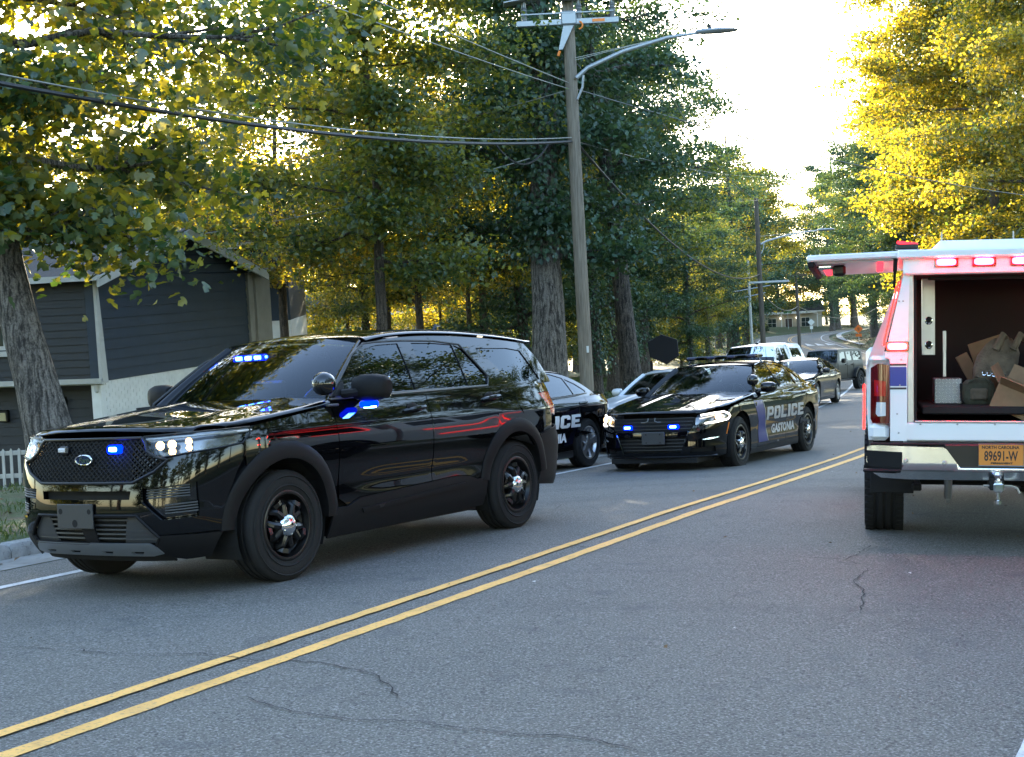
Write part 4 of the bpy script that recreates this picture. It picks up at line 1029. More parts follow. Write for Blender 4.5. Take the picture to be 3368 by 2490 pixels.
    surf_line('belt_moulding', [(-.90, 1.01), (-2.0, 1.022), (-2.8, 1.045), (-3.22, 1.075)], gside, .008, 'black_plastic', t, True)
    wb = lambda v: np.stack([-.63 - .22 * np.asarray(v) ** 2, .80 * np.asarray(v), .985 + 0 * np.asarray(v)], -1)
    wt = lambda v: np.stack([-1.46 - .08 * np.asarray(v) ** 2, .575 * np.asarray(v), 1.418 - .035 * np.asarray(v) ** 2], -1)
    ws = coons(wb, wt, .02, (.5, 0, 1))
    sq = [(0, -1), (0, 1), (1, 1), (1, -1)]
    patch('windscreen', sq, ws, 'windshield_glass', t, .1, 0, 0, (), False, C)
    for sg in (1, -1):
        rings = []
        for u in np.linspace(0, 1, 10):
            a = Vector(ws(np.array([u]), np.array([sg * 1.0]))[0]); x = lerp(-.85, -1.53, u); z = float(np.interp(-x, [.85, 1.12, 1.40, 1.53], [.972, 1.135, 1.30, 1.372])); b = Vector((x, sg * float(gw(z) * pg(x)), z))
            mid = (a + b) / 2 + Vector((.02, sg * .02, .03)); rings.append([tuple(a), tuple(mid), tuple(b), tuple((a + b) / 2 - Vector((.02, sg * .05, .03)))])
        MB().loft(rings).build('windscreen_pillar', paint, t, ang=60)
    ry = lambda x: float(gw(zt(x)) * pg(x)) - .002
    roof = tshell(None, zroof, .03, lambda x: gw(np.asarray(zroof(x)) - .06) * pg(x), .032)
    rl = [(x, ry(x)) for x in np.linspace(-1.56, -2.80, 12)]
    rp = [(-1.455 - .08 * (y / .575) ** 2, y) for y in np.linspace(-.57, .57, 11)]
    patch('roof', rp + rl + [(-2.76 - .05 * (y / .6) ** 2, y) for y in np.linspace(.58, -.58, 9)] + [(x, -y) for x, y in rl[::-1]], roof, paint, t, rs + .01, .02, 0, (), False, C)
    rb = lambda v: np.stack([-3.46 + .10 * np.asarray(v) ** 2, .72 * np.asarray(v), 1.085 + 0 * np.asarray(v)], -1)
    rt = lambda v: np.stack([-2.76 - .03 * np.asarray(v) ** 2, .57 * np.asarray(v), 1.415 - .03 * np.asarray(v) ** 2], -1)
    patch('rear_window', sq, coons(rb, rt, .03, (-.4, 0, 1)), 'tinted_glass', t, .1, 0, 0, (), False, C)
    lid = tshell(None, tabf([-3.3, -3.5, -3.8, -4.05], [1.075, 1.09, 1.098, 1.10]), .03, tabf([-3.2, -3.5, -3.8, -4.1], [.86, .86, .80, .62]), .04)
    patch('boot_lid', [(-3.34, .84), (-3.40, 0), (-3.34, -.84), (-3.80, -.785), (-3.95, -.62), (-4.0, 0), (-3.95, .62), (-3.80, .785)], lid, paint, t, rs, .05, 0, (), False, C)
    ring('tail_light', [('r', .02, .92), ('r', .80, .94), (-3.80, .96), (-3.74, .93), (-3.80, .86), ('r', .80, .83), ('r', .02, .82)], 'red_lens', mirror=True)
    ring('rear_bumper', [('r', .01, .81), ('r', .80, .82), (-3.80, .81), (-3.70, .65), (-3.46, .49), (-3.45, .24), ('r', .70, .22), ('r', .01, .22)], paint, mirror=True)
    ring('boot_panel', [('r', .01, .93), ('r', .80, .95), ('r', .80, 1.05), ('r', .01, 1.07)], paint, mirror=True)
    m = MB(); m.box(-3.85, .60, -.55, .55, .17, .82); m.box(-2.55, -.55, -.86, .86, .17, .66); m.build('floor_tub', 'matt_black', t, smooth=False)
    MB().cbox((-1.02, 0, .90), (.40, 1.4, .18), .05).build('dashboard', 'black_plastic', t)
    if not far: steering_wheel(t, -1.28, .36, .96)
    seats(t, (-1.95, -2.75), .93, .36)
    for x in (0, -3.052):
        for y in (.80, -.80): wheel(t, x, y, .36, .235, .232, style, steer if x == 0 else 0, x + .4)
        for sg in (1, -1):
            m = MB(); m.loft([[(x + .42 * math.cos(a), sg * yy, .36 + .42 * math.sin(a)) for a in np.linspace(R(-25), R(205), 18)] for yy in (.55, .90)], close=False, caps=False)
            m.v += [(x, sg * .55, .36)]; c0 = len(m.v) - 1; m.f += [(c0, k, k + 1) for k in range(17)]; m.build('wheel_well', 'matt_black', t, smooth=False)
    for (xa, xb, z) in ((-1.70, -1.92, .905), (-2.78, -2.98, .945)):
        for sg in (1, -1):
            y = float(B.side(np.array([xa]), np.array([z]))[0, 1]); MB().tube([(xa, sg * (y - .005), z), (xa - .03, sg * (y + .03), z + .004), (xb + .03, sg * (y + .03), z + .008), (xb, sg * (y - .005), z + .008)], .015, 6).build('door_handle', paint if paint != 'black_paint' else 'satin_silver', t)
    for sg in (1, -1):
        e = MB(); e.tube([(-1.0, sg * .83, 1.03), (-1.03, sg * .92, 1.04)], .03, 6); mo = e.build('door_mirror', 'black_plastic', t)
        q = MB(); q.loft([[(-1.05 + dx + sx * math.cos(a), sg * yy, 1.07 + sz * math.copysign(abs(math.sin(a)) ** .8, math.sin(a))) for a in np.linspace(0, 2 * math.pi, 16, endpoint=False)] for (yy, sx, sz, dx) in ((.87, .03, .04, 0), (.89, .07, .068, 0), (.97, .085, .078, -.005), (1.05, .075, .068, -.02), (1.085, .04, .04, -.03))]).build('mirror_shell', paint, mo)
    if spot: spotlight(t, (-1.06, .735, 1.10), (-.93, .80, 1.18), r=.082)
    if bar:
        b = MB(); b.cbox((-1.95, 0, 1.532), (.26, 1.16, .055), .02); b.tube([(-1.95, .54, 1.50), (-1.95, .60, 1.42)], .012, 6); b.tube([(-1.95, -.54, 1.50), (-1.95, -.60, 1.42)], .012, 6); bo = b.build('light_bar', 'gloss_black', t)
        for k in range(7): rbox('light_bar_lamp', (-1.815, -.48 + k * .16, 1.532), (.014, .13, .032), .006, 'tinted_glass' if k % 2 else 'emblem_blue', bo)
    # livery
    if livery:
        fL = lambda off: (lambda u, v: B.side(u, v) + np.array([0, off, 0]))
        for sg in (1, -1):
            def put(name, V, F, mat, off=.004):
                q = np.array(V); A = B.side(q[:, 0], q[:, 1]) + np.array([0, off, 0])
                if sg < 0: A[:, 1] *= -1
                me = bpy.data.meshes.new(name); me.from_pydata(A.tolist(), [], F); me.update(); link(name, me, mat, t)
            for nm, P, mt, off in (('livery_stripe', [(-.50, .90), (-.87, .90), (-1.13, .30), (-.74, .30), (-.70, .6)], 'livery_blue', .003), ('livery_panel', [(-1.16, .30), (-1.04, .56), (-1.04, .57), (-2.5, .57), (-2.5, .30)], 'livery_black', .0025), ('livery_edge', [(-.885, .90), (-.905, .90), (-1.165, .30), (-1.145, .30)], 'livery_grey', .003)):
                if nm == 'livery_panel': continue
                o = patch(nm, P, (lambda u, v, off=off: B.side(u, v) * np.array([1, sg, 1]) + np.array([0, sg * off, 0])), mt, t, .08, 0, 0, (), False, C)
            u = 0.0; H = .185
            for ch in 'POLICE':
                poly, hole = POLICE[ch]; w = .285
                def mp(a, b, u=u):
                    xx = (-1.05 - (u + a * w)) if sg > 0 else (-2.79 + (u + a * w))
                    return B.side(xx, .600 + b * H) * np.array([1, sg, 1]) + np.array([0, sg * .0045, 0])
                patch('livery_letter', poly, mp, 'livery_grey' if lit else 'livery_white', t, .34, 0, 0, [hole] if hole else (), False, C)
                u += (.42 if ch == 'I' else 1.0) * w + .035
            V, F = text2d('GASTONIA', .165, .008, .18, 'LEFT', 1.0); x0 = min(v[0] for v in V); x1 = max(v[0] for v in V)
            put('livery_name', [((-1.31 - (a - x0) / (x1 - x0) * 1.06) if sg > 0 else (-2.37 + (a - x0) / (x1 - x0) * 1.06), .405 + b) for a, b in V], F, 'livery_grey' if lit else 'livery_white', .0045)
            put('unit_number_plate', [(-.60, .945), (-.60, .99), (-.74, .995), (-.74, .95)], [(0, 1, 2, 3)], 'livery_white', .008)
            V, F = text2d('1298', .05, .002, 0, 'LEFT'); x0 = min(v[0] for v in V); x1 = max(v[0] for v in V)
            put('unit_number', [((-.61 - (a - x0) / (x1 - x0) * .12) if sg > 0 else (-.73 + (a - x0) / (x1 - x0) * .12), .951 + b) for a, b in V], F, 'livery_black', .011)
    for s_ in (1, -1): MB().tube([(-.68, s_ * .38 - .02, 1.0), (-.78, s_ * .38 - .28, 1.03)], .008, 5).build('wiper', 'matt_black', t)
    return t
G = 'police cars parked along the road'
def ground_at(x, y, th, base):   # mean road height under the wheels
    f = np.array([-math.sin(th), -math.cos(th)]); l = np.array([math.cos(th), -math.sin(th)]); h = []
    for a in (0, -base):
        for b in (.8, -.8):
            p = np.array([x, y]) + f * a + l * b; h.append(hz(p[0], p[1]))
    return float(np.mean(h))
def park(x, y, th, base=3.05): return (x, y, ground_at(x, y, th, base), th)
build_sedan('black police sedan with two blue grille lights and grey POLICE lettering, facing the camera', G, (2.2905, 19.8672, -.118, .5041), lit=True)
build_sedan('black police sedan mostly hidden behind the suv, silver five-spoke wheels and white lettering', G, (-1.27, 18.8, -.09, .545), lit=False, style='alloy5', bar=True)
silver = build_sedan('silver sedan between the black police sedan and the covered sign', None, park(2.25, 24.7, .50), 'silver_paint', livery=False, style='alloy5', lit=True, bar=False, spot=False, far=True)
build_sedan('dark grey police sedan with spotlight in front of the dark jeep', G, park(8.43, 43.5, .42), 'grey_paint', livery=False, style='alloy5', lit=False, bar=False, far=True)

silver.scale = (.96, .96, .95)

# ------------------------------------------------------------------ boxier vehicles: pickup with canopy, off-roader, work truck
def shell(t, prof, yf, parts, wins=(), mat='white_paint', crown=.03, res=.12, side_name='body_side', C=(-2, 0, 1)):
    """side panels from a closed (x,z) profile with window holes, and strips across for bonnet, screen, roof ..."""
    f = lambda x, z: np.stack([np.asarray(x, float), yf(np.asarray(x, float), np.asarray(z, float)), np.asarray(z, float)], -1)
    patch(side_name, prof, f, mat, t, res, .02, 0, [w for w, g, n in wins], True, C)
    for w, g, n in wins: patch(n, w, f, g, t, .2, 0, -.012, (), True, C)
    for (nm, pts, mt) in parts:
        rows = []
        for (x, z) in dens(pts + [pts[-1]], .15)[:-1] + [pts[-1]]:
            y = float(yf(np.array(x), np.array(z))); r = []
            for v in np.linspace(-1, 1, 13):
                e = (1 - abs(v) ** 6) ** (1 / 6.); r.append((x, y * v, z + crown * (1 - v * v) - .0 * e))
            rows.append(r)
        MB().loft(rows, close=False, caps=False).build(nm, mt, t, ang=45)
def build_pickup():
    p = park(7.75, 47.85, .45, 3.7); loc, rot = car_pose(*p)
    t = empty('white_pickup', loc, rot, 'white pickup with matching canopy parked behind the police sedans', 'pickup')
    yf = lambda x, z: tabf([.3, .6, 1.0, 1.25, 1.32, 1.6, 1.92, 2.0], [.93, .97, 1.0, .975, .955, .86, .745, .70])(z) * tabf([1.1, .8, .4, 0, -5, -5.2], [.86, .95, .99, 1, 1, .98])(x)
    body = [(.92, .48), (.93, .9), (.88, 1.12), (.3, 1.20), (-.62, 1.28), (-1.36, 1.865), (-1.5, 1.90), (-2.6, 1.90), (-2.76, 1.86), (-2.86, 1.33), (-2.9, 1.30), (-5.0, 1.30), (-5.02, .62), (-4.3, .50)] + arc(-3.7, .42, .47, 10, 170, 10) + [(-3.2, .42), (-.6, .40)] + arc(0, .42, .47, 170, 10, 10)
    w1 = [(-.95, 1.36), (-1.38, 1.72), (-1.50, 1.79), (-1.86, 1.80), (-1.84, 1.36)]; w2 = [(-1.96, 1.36), (-1.97, 1.80), (-2.55, 1.79), (-2.62, 1.36)]
    shell(t, body, yf, [('front_panel', [(.92, .48), (.93, .9), (.88, 1.12)], 'black_plastic'), ('bonnet', [(.88, 1.12), (.3, 1.20), (-.62, 1.28)], 'white_paint'), ('windscreen', [(-.66, 1.30), (-1.34, 1.85)], 'windshield_glass'), ('roof', [(-1.34, 1.855), (-1.5, 1.90), (-2.6, 1.90), (-2.76, 1.86)], 'white_paint'), ('cab_rear', [(-2.76, 1.86), (-2.86, 1.33)], 'white_paint'), ('tailgate', [(-5.0, 1.30), (-5.02, .62)], 'white_paint')], [(w1, 'tinted_glass', 'front_side_window'), (w2, 'tinted_glass', 'rear_side_window')])
    cy = lambda x, z: tabf([1.25, 1.4, 1.7, 1.95], [.95, .92, .83, .74])(z) + 0 * x
    cap = [(-2.92, 1.31), (-2.95, 1.90), (-3.1, 1.955), (-4.6, 1.93), (-4.78, 1.86), (-5.02, 1.31)]
    cw = [(-3.2, 1.45), (-3.22, 1.78), (-4.45, 1.77), (-4.62, 1.45)]
    shell(t, cap, cy, [('canopy_roof', [(-2.95, 1.90), (-3.1, 1.955), (-4.6, 1.93), (-4.78, 1.86)], 'white_paint'), ('canopy_hatch', [(-4.78, 1.86), (-5.02, 1.31)], 'privacy_glass'), ('canopy_front', [(-2.92, 1.31), (-2.95, 1.90)], 'white_paint')], [(cw, 'privacy_glass', 'canopy_window')], side_name='canopy_side')
    for (xa, z) in ((-1.75, 1.18), (-2.72, 1.20)): rbox('door_handle', (xa, .99, z), (.2, .05, .04), .015, 'chrome', t, mirror=True)
    for x in (-1.9, -.75, -2.88): rbox('door_seam', (x, .985, .90), (.012, .02, .68), .003, 'matt_black', t, mirror=True)
    rbox('side_moulding', (-1.75, 1.003, .72), (2.3, .03, .06), .012, 'chrome', t, mirror=True)
    rbox('tail_light', (-4.98, .93, 1.08), (.14, .12, .40), .03, 'red_lens', t, mirror=True)
    rbox('headlight', (.84, .78, .98), (.16, .3, .2), .04, 'white_lens', t, mirror=True)
    rbox('door_mirror', (-.92, 1.13, 1.42), (.12, .22, .26), .05, 'black_plastic', t, mirror=True)
    rbox('rear_bumper', (-5.1, 0, .68), (.18, 1.9, .2), .04, 'chrome', t); rbox('front_bumper', (1.0, 0, .6), (.16, 1.9, .26), .05, 'chrome', t)
    m = MB(); m.box(-4.9, .7, -.7, .7, .35, 1.1); m.build('floor_tub', 'matt_black', t, smooth=False); seats(t, (-1.9, -2.5), 1.28)
    for x in (0, -3.7):
        for y in (.86, -.86): wheel(t, x, y, .41, .28, .24, 'alloy5')
    MB().box(-2.0, -1.98, -.05, .05, 1.9, 2.0).build('roof_antenna', 'matt_black', t)
build_pickup()
def build_jeep():
    p = park(13.3, 62.4, .62, 3.0); loc, rot = car_pose(*p)
    t = empty('off_roader', loc, rot, 'dark grey boxy four-door off-roader with flared fenders and rear spare wheel', 'jeep')
    yf = lambda x, z: tabf([.4, .7, 1.1, 1.25, 1.8, 1.9], [.76, .79, .79, .775, .69, .67])(z) * tabf([.8, .5, -.4, -.7, -4], [.72, .78, .96, 1, 1])(x)
    body = [(.50, .62), (.55, 1.0), (.50, 1.14), (-.55, 1.22), (-.66, 1.24), (-.98, 1.76), (-1.06, 1.82), (-3.50, 1.83), (-3.60, 1.76), (-3.64, .60), (-2.45, .52), (-.62, .52), (-.5, .62)]
    ws = [[(-1.0, 1.30), (-1.14, 1.68), (-1.70, 1.70), (-1.70, 1.30)], [(-1.82, 1.30), (-1.82, 1.70), (-2.42, 1.70), (-2.42, 1.30)], [(-2.56, 1.30), (-2.56, 1.70), (-3.46, 1.70), (-3.50, 1.30)]]
    shell(t, body, yf, [('grille_panel', [(.50, .62), (.55, 1.0), (.50, 1.14)], 'jeep_paint'), ('bonnet', [(.50, 1.14), (-.55, 1.22), (-.64, 1.235)], 'jeep_paint'), ('windscreen', [(-.67, 1.25), (-.98, 1.76)], 'windshield_glass'), ('roof', [(-.98, 1.765), (-1.06, 1.82), (-3.50, 1.83), (-3.60, 1.76)], 'jeep_paint'), ('tailgate', [(-3.60, 1.76), (-3.64, .60)], 'jeep_paint')], [(w, 'privacy_glass', n) for w, n in zip(ws, ('front_side_window', 'rear_side_window', 'quarter_window'))], 'jeep_paint', .02)
    for x in (0, -3.0):
        for sg in (1, -1):
            pr = [(x + .62 * math.cos(a), .50 + .50 * math.sin(a)) for a in np.linspace(R(8), R(172), 11)]; pr2 = [(x + .54 * math.cos(a), .46 + .47 * math.sin(a)) for a in np.linspace(R(172), R(8), 11)]
            MB().prism(pr + pr2, sg * .62, sg * .93, 'y').build('fender_flare', 'cladding' if x == 0 else 'jeep_paint', t)
        for y in (.79, -.79): wheel(t, x, y, .41, .27, .23, 'alloy5' if False else 'mud')
    e = wheel(t, -3.78, .0, .40, .26, .23, 'mud'); e.name = 'spare_wheel'; e.location = (-3.80, .05, 1.05); e.rotation_euler = (0, 0, R(90))
    rbox('tail_light', (-3.62, .70, 1.02), (.10, .14, .28), .02, 'tail_glow', t, mirror=True)
    for x in (-.72, -1.76, -2.5): rbox('door_seam', (x, .795, .88), (.012, .015, .62), .003, 'matt_black', t, mirror=True)
    for x in (-1.62, -2.36): rbox('door_handle', (x, .81, 1.12), (.18, .04, .04), .012, 'black_plastic', t, mirror=True)
    rbox('door_mirror', (-.90, .98, 1.30), (.09, .2, .2), .05, 'black_plastic', t, mirror=True)
    rbox('front_bumper', (.66, 0, .58), (.2, 1.6, .16), .04, 'black_plastic', t); rbox('rear_bumper', (-3.76, 0, .58), (.16, 1.7, .16), .04, 'black_plastic', t)
    rbox('side_step', (-1.5, .80, .45), (1.9, .1, .08), .03, 'black_plastic', t, mirror=True)
    for sg in (1, -1): MB().lathe([(.0, .57), (.09, .575), (.1, .54)], 16, Matrix.Translation((0, sg * .45, .98)), axis='x').build('headlight', 'white_lens', t)
    for k in range(7): rbox('grille_slot', (.555, -.24 + k * .08, .98), (.02, .035, .22), .008, 'matt_black', t)
    m = MB(); m.box(-3.5, .4, -.6, .6, .45, 1.05); m.build('floor_tub', 'matt_black', t, smooth=False); seats(t, (-1.7, -2.5), 1.22, .34)
build_jeep()

# ------------------------------------------------------------------ the work truck on the right, its canopy open
pbr('aluminium', (.55, .55, .57), .33, metal=.85, noise=(6, .12, 4)); pbr('diamond_plate', (.34, .36, .40), .42, metal=.6); pbr('plate_bar', (.62, .64, .68), .3, metal=.7)
pbr('liner', (.006, .005, .005), .8); pbr('plate_orange', (.62, .22, .03), .45); pbr('plate_ink', (.02, .012, .01), .5)
pbr('cardboard', (.26, .165, .09), .85, noise=(9, .15, 4)); pbr('tan_cloth', (.16, .125, .085), .9, noise=(14, .3, 5), bump=(60, .5)); pbr('olive_cloth', (.085, .085, .055), .9, noise=(11, .35, 5), bump=(60, .5))
pbr('galvanised', (.42, .43, .44), .4, metal=.8); pbr('truck_blue', (.01, .03, .26), .3, coat=.5); pbr('white_panel', (.76, .77, .79), .32, coat=.3)
def build_truck():
    a = R(14.2); O = Vector((3.493, 10.15, -.135)); roll = R(2.6)
    X = Vector((math.sin(a), math.cos(a), 0)); ly = Vector((-math.cos(a), math.sin(a), 0)); Lf = ly * math.cos(roll) + Vector((0, 0, 1)) * math.sin(roll); U = X.cross(Lf)
    O = O + Lf * .09
    t = empty('work_truck', tuple(O), Matrix((X, Lf, U)).transposed().to_euler(), 'white work truck with raised canopy door and red lights, cut off at the right edge', 'truck')
    W = 'white_panel'
    def bx(name, x0, x1, y0, y1, z0, z1, mat, b=.01, par=None, mirror=False):
        o = MB().cbox(((x0 + x1) / 2, (y0 + y1) / 2, (z0 + z1) / 2), (abs(x1 - x0), abs(y1 - y0), abs(z1 - z0)), b).build(name, mat, par or t)
        if mirror: bx(name, x0, x1, -y1, -y0, z0, z1, mat, b, par)
        return o
    # bumper: chrome face with black step pads and a recess for the plate
    half = [(0, .53), (0, .617), (.25, .617), (.345, .752), (.37, .765), (.86, .775), (.90, .76), (.905, .66), (.885, .585), (.80, .535), (.60, .528)]
    prof = [(y, z) for y, z in half]; full = prof + [(-y, z) for y, z in prof[::-1]]
    bump = lambda y, z: np.stack([-.02 + .10 * np.clip((np.abs(y) - .5) / .4, 0, 1) ** 2.2 + .05 * np.clip((.62 - z) / .1, 0, 1) ** 2 - .012 * np.exp(-((z - .60) / .012) ** 2), y, z], -1)
    patch('rear_bumper', full, bump, 'bumper_chrome', t, .05, .05, 0, (), False, (1, 0, .7))
    bp = [(.655, .728), (.66, .60), (.70, .572), (.84, .572), (.925, .60), (.925, .625), (.90, .64), (.905, .735)]
    for sg in (1, -1):
        o = patch('bumper_step', [(y * sg, z) for y, z in bp], lambda y, z: bump(y, z) - np.array([.012, 0, 0]), 'cladding', t, .05, .03, 0, (), False, (1, 0, .7))
        bx('step_lip', -.075, .12, sg * .66, sg * .93, .582, .606, 'cladding', .01, o)
        for yy, zz in ((.63, .665), (.36, .655)): MB().lathe([(.0, -.042), (.010, -.042), (.013, -.036), (.016, -.030)], 12, Matrix.Translation((0, sg * yy, zz)), 'x').build('bumper_bolt', 'galvanised', t)
    bx('bumper_recess', .03, .10, -.36, .36, .60, .785, 'black_plastic'); bx('bumper_top_pad', .04, .14, -.88, .88, .772, .79, 'cladding')
    pl = MB(); pl.cbox((.012, -.03, .712), (.006, .305, .152), .003); po = pl.build('number_plate', 'plate_orange', t)
    def wr(s, size, y0, y1, z, bold, mat='plate_ink'):
        V, F = text2d(s, size, bold, 0, 'LEFT'); x0 = min(v[0] for v in V); x1 = max(v[0] for v in V)
        lettering('plate_lettering', [(y1 - (a_ - x0) / (x1 - x0) * (y1 - y0), z + b_) for a_, b_ in V], F, lambda u, v: np.stack([u * 0 + .0075, u, v], -1), mat, po)
    wr('NORTH CAROLINA', .030, -.155, .10, .757, .0012); wr('89691-W', .098, -.145, .085, .672, .0022); wr('PERMANENT', .017, -.11, .04, .648, .001)
    fr = [(.008, -.185, .634), (.008, .125, .634), (.008, .125, .79), (.008, -.185, .79)]; MB().tube([fr[i % 4] for i in range(5)], .004, 5).build('plate_frame', 'satin_silver', po)
    # rear face of the bed and the canopy
    bx('tailgate', .15, .21, -.735, .735, .80, .935, W)
    for yy in (.52, .26, 0, -.26, -.52): MB().ball((.148, yy, .925), .008, 8, 5).build('rivet', 'galvanised', t)
    for sg in (1, -1):
        post = [(.615, .80), (.735, .80), (.735, 1.40), (.770, 1.42), (.765, 1.46), (.625, 2.075), (.592, 2.06), (.610, 1.40)]
        m = MB(); m.prism([(y * sg, z) for y, z in post], .14, .22, 'x'); p_ = m.build('corner_post', W, t, ang=20)
        for nm, z0, z1, mt, x in (('post_stripe', 1.205, 1.345, 'truck_blue', .137), ('post_line', 1.355, 1.37, 'bracket_grey', .137), ('post_line', 1.18, 1.195, 'bracket_grey', .137)): bx(nm, x, .145, sg * .618, sg * .737, z0, z1, mt, .001, p_)
        for yy, zz in ((.67, 1.83), (.64, 1.83), (.655, 1.40), (.665, 1.21), (.685, 1.0), (.675, .86)): MB().ball((.138, sg * yy, zz), .007, 8, 5).build('rivet', 'galvanised', p_)
        lampbox('post_lamp', .13, sg * .683, 1.497, t)
        # tail lamp and bed corner
        def lampsurf(y, z): return np.stack([.13 + .12 * np.clip((np.abs(y) - .74) / .16, 0, 1) ** 2, y, z], -1)
        o = patch('tail_light', [(sg * y, z) for y, z in ((.742, .93), (.742, 1.36), (.82, 1.37), (.872, 1.34), (.875, .96), (.86, .93))], lampsurf, 'dark_red_lens', t, .04, .02, 0, (), False, (1, 0, 1))
        patch('reversing_lens', [(sg * y, z) for y, z in ((.765, .985), (.765, 1.085), (.83, 1.085), (.835, 1.0), (.82, .98))], lampsurf, 'white_lens', o, .04, 0, .004, (), False, (1, 0, 1))
        patch('brake_lens', [(sg * y, z) for y, z in ((.765, 1.13), (.765, 1.24), (.845, 1.25), (.845, 1.13))], lampsurf, 'red_lens', o, .04, 0, .004, (), False, (1, 0, 1))
        bx('bed_corner', .16, .30, sg * .74, sg * .885, .80, .925, W, .03); bx('bed_corner', .16, .30, sg * .74, sg * .885, 1.375, 1.43, W, .03)
        # bed side with wheel arch
        side = [(.25, .80), (.25, 1.42), (2.15, 1.42), (2.15, .62), (1.95, .60)] + arc(1.40, .42, .52, 18, 150, 10) + [(.85, .66)]
        patch('bed_side', side, lambda x, z, sg=sg: np.stack([x, sg * (.90 - .02 * np.clip((1.0 - z) / .4, 0, 1) - .03 * np.clip((z - 1.2) / .2, 0, 1) ** 2), z], -1), 'white_paint', t, .1, .03, 0, (), False, (1.2, 0, 1))
        patch('arch_trim', arc(1.40, .42, .56, 10, 158, 12) + arc(1.40, .42, .50, 158, 10, 12), lambda x, z, sg=sg: np.stack([x, x * 0 + sg * .905, z], -1), 'cladding', t, .1, .03, 0, (), False, (1.2, 0, 1))
        # canopy side wall: sloping strip below and above the door opening
        for (z0, z1) in ((1.43, 1.52), (2.02, 2.12)):
            y0, y1 = (.77 - (z0 - 1.43) * .225, .77 - (z1 - 1.43) * .225); MB().loft([[(x, sg * y0, z0), (x, sg * y1, z1), (x, sg * (y1 - .03), z1), (x, sg * (y0 - .03), z0)] for x in (.22, 2.1)]).build('canopy_side', W, t)
        MB().loft([[(x, sg * .775, 1.46), (x, sg * .62, 2.09), (x, sg * .60, 2.09), (x, sg * .755, 1.46)] for x in (.205, .235)]).build('door_seal', 'matt_black', t)
        MB().loft([[(x, sg * .755, 1.50), (x, sg * .63, 2.04), (x, sg * .60, 2.04), (x, sg * .725, 1.50)] for x in (1.95, 2.1)]).build('canopy_side', W, t)
    # opening frame, liner, floor
    for sg in (1, -1):
        bx('jamb', .16, .23, sg * .565, sg * .612, .935, 2.05, 'aluminium', .006); bx('door_rubber', .17, .20, sg * .545, sg * .566, .945, 2.03, 'matt_black', .006)
        bx('inner_wall', .24, 2.05, sg * .60, sg * .585, .95, 1.50, 'liner', .002)
    bx('sill_trim', .145, .20, -.56, .56, .936, .950, 'aluminium', .004)
    bx('bed_floor', .2, 2.08, -.60, .60, .90, .935, 'liner'); bx('bed_front', 2.06, 2.10, -.60, .60, .9, 2.08, 'liner'); bx('canopy_ceiling', .22, 2.08, -.62, .62, 2.075, 2.09, 'liner', .002)
    bx('header', .10, .20, -.64, .64, 2.02, 2.155, W, .01); bx('header_gutter', .06, .16, -.70, .685, 2.135, 2.20, W, .012)
    m = MB(); m.loft([[(x, -.47, 2.19), (x, -.36, 2.295), (x, .36, 2.295), (x, .47, 2.19)] for x in (.45, .52, 2.05, 2.1)]); m.v = [(x, y, z - (.07 if (x < .5 and z > 2.2) else 0)) for x, y, z in m.v]; m.build('canopy_roof', W, t)
    bx('roof_deck', .12, 2.1, -.66, .66, 2.165, 2.195, W)
    for i, yy in enumerate((.338, .078, -.182, -.442)): lampbox('header_lamp', .09, yy, 2.105, t, core=1)
    for x, y in ((.55, .35), (.6, -.17)): MB().tube([(x, y, 2.28), (x, y, 2.36)], .006, 5).build('roof_antenna', 'galvanised', t)
    # raised side door with its lamps and stay
    dz = lambda y: 2.19 + (y - .6) * .0 
    d = MB(); M = Matrix.Translation((0, .61, 2.185)) @ Matrix.Rotation(R(-1.5), 4, 'X')
    d.cbox((1.15, .36, 0), (1.75, .74, .05), .012, M); do = d.build('canopy_door', W, t)
    MB().cbox((1.15, .36, -.032), (1.6, .60, .02), .006, M).build('door_inner_panel', 'white_panel', do)
    MB().cbox((1.15, .70, -.045), (1.72, .05, .05), .01, M).build('door_edge_seal', 'matt_black', do)
    for yy, x in ((.19, .9), (.60, 1.15)): MB().cbox((x, yy, -.055), (.9, .05, .02), .006, M).build('door_lamp_strip', 'red_led_soft', do)
    MB().cbox((.62, .50, -.08), (.08, .10, .09), .02, M).build('door_latch', 'black_plastic', do); MB().cbox((.45, .60, -.06), (.10, .12, .04), .015, M).build('work_lamp', 'chrome', do)
    MB().tube([(.33, .69, 2.15), (.40, .70, 1.94)], .010, 6).build('gas_strut', 'matt_black', t)
    MB().tube([(.33, .69, 2.15), (.36, .694, 2.06)], .016, 8).build('strut_barrel', 'black_plastic', t)
    bx('beacon', .5, .62, .52, .69, 2.235, 2.275, 'black_plastic', .01); MB().cbox((.56, .60, 2.285), (.10, .155, .018), .006, Matrix.Translation((.56, .6, 2.285)) @ Matrix.Rotation(R(7), 4, 'X') @ Matrix.Translation((-.56, -.6, -2.285))).build('beacon_lens', 'red_led_soft', t)
    bx('ceiling_bar', .24, .30, -.56, .46, 1.985, 2.01, 'liner', .006); 
    for sg in (1, -1):                                   # red strip lights outlining the side opening
        pts = [(1.2, 1.52), (1.92, 1.52), (1.98, 1.58), (1.92, 2.02), (1.1, 2.02)]
        MB().tube([(x, sg * (.785 - (z - 1.43) * .225), z) for x, z in pts], .009, 5).build('strip_light', 'red_strip', t)
        MB().tube([(x, sg * .935, z) for x, z in ((2.5, 1.12), (3.6, 1.14), (3.85, 1.10), (3.95, 1.0), (3.8, .88), (2.7, .76))], .010, 5).build('strip_light', 'red_strip', t)
    MB().cbox((.34, 0, 2.062), (.05, 1.0, .012), .004).build('added_ceiling_glow', 'red_dim', t)  # added red glow, stands in for lens glare tinting the bay
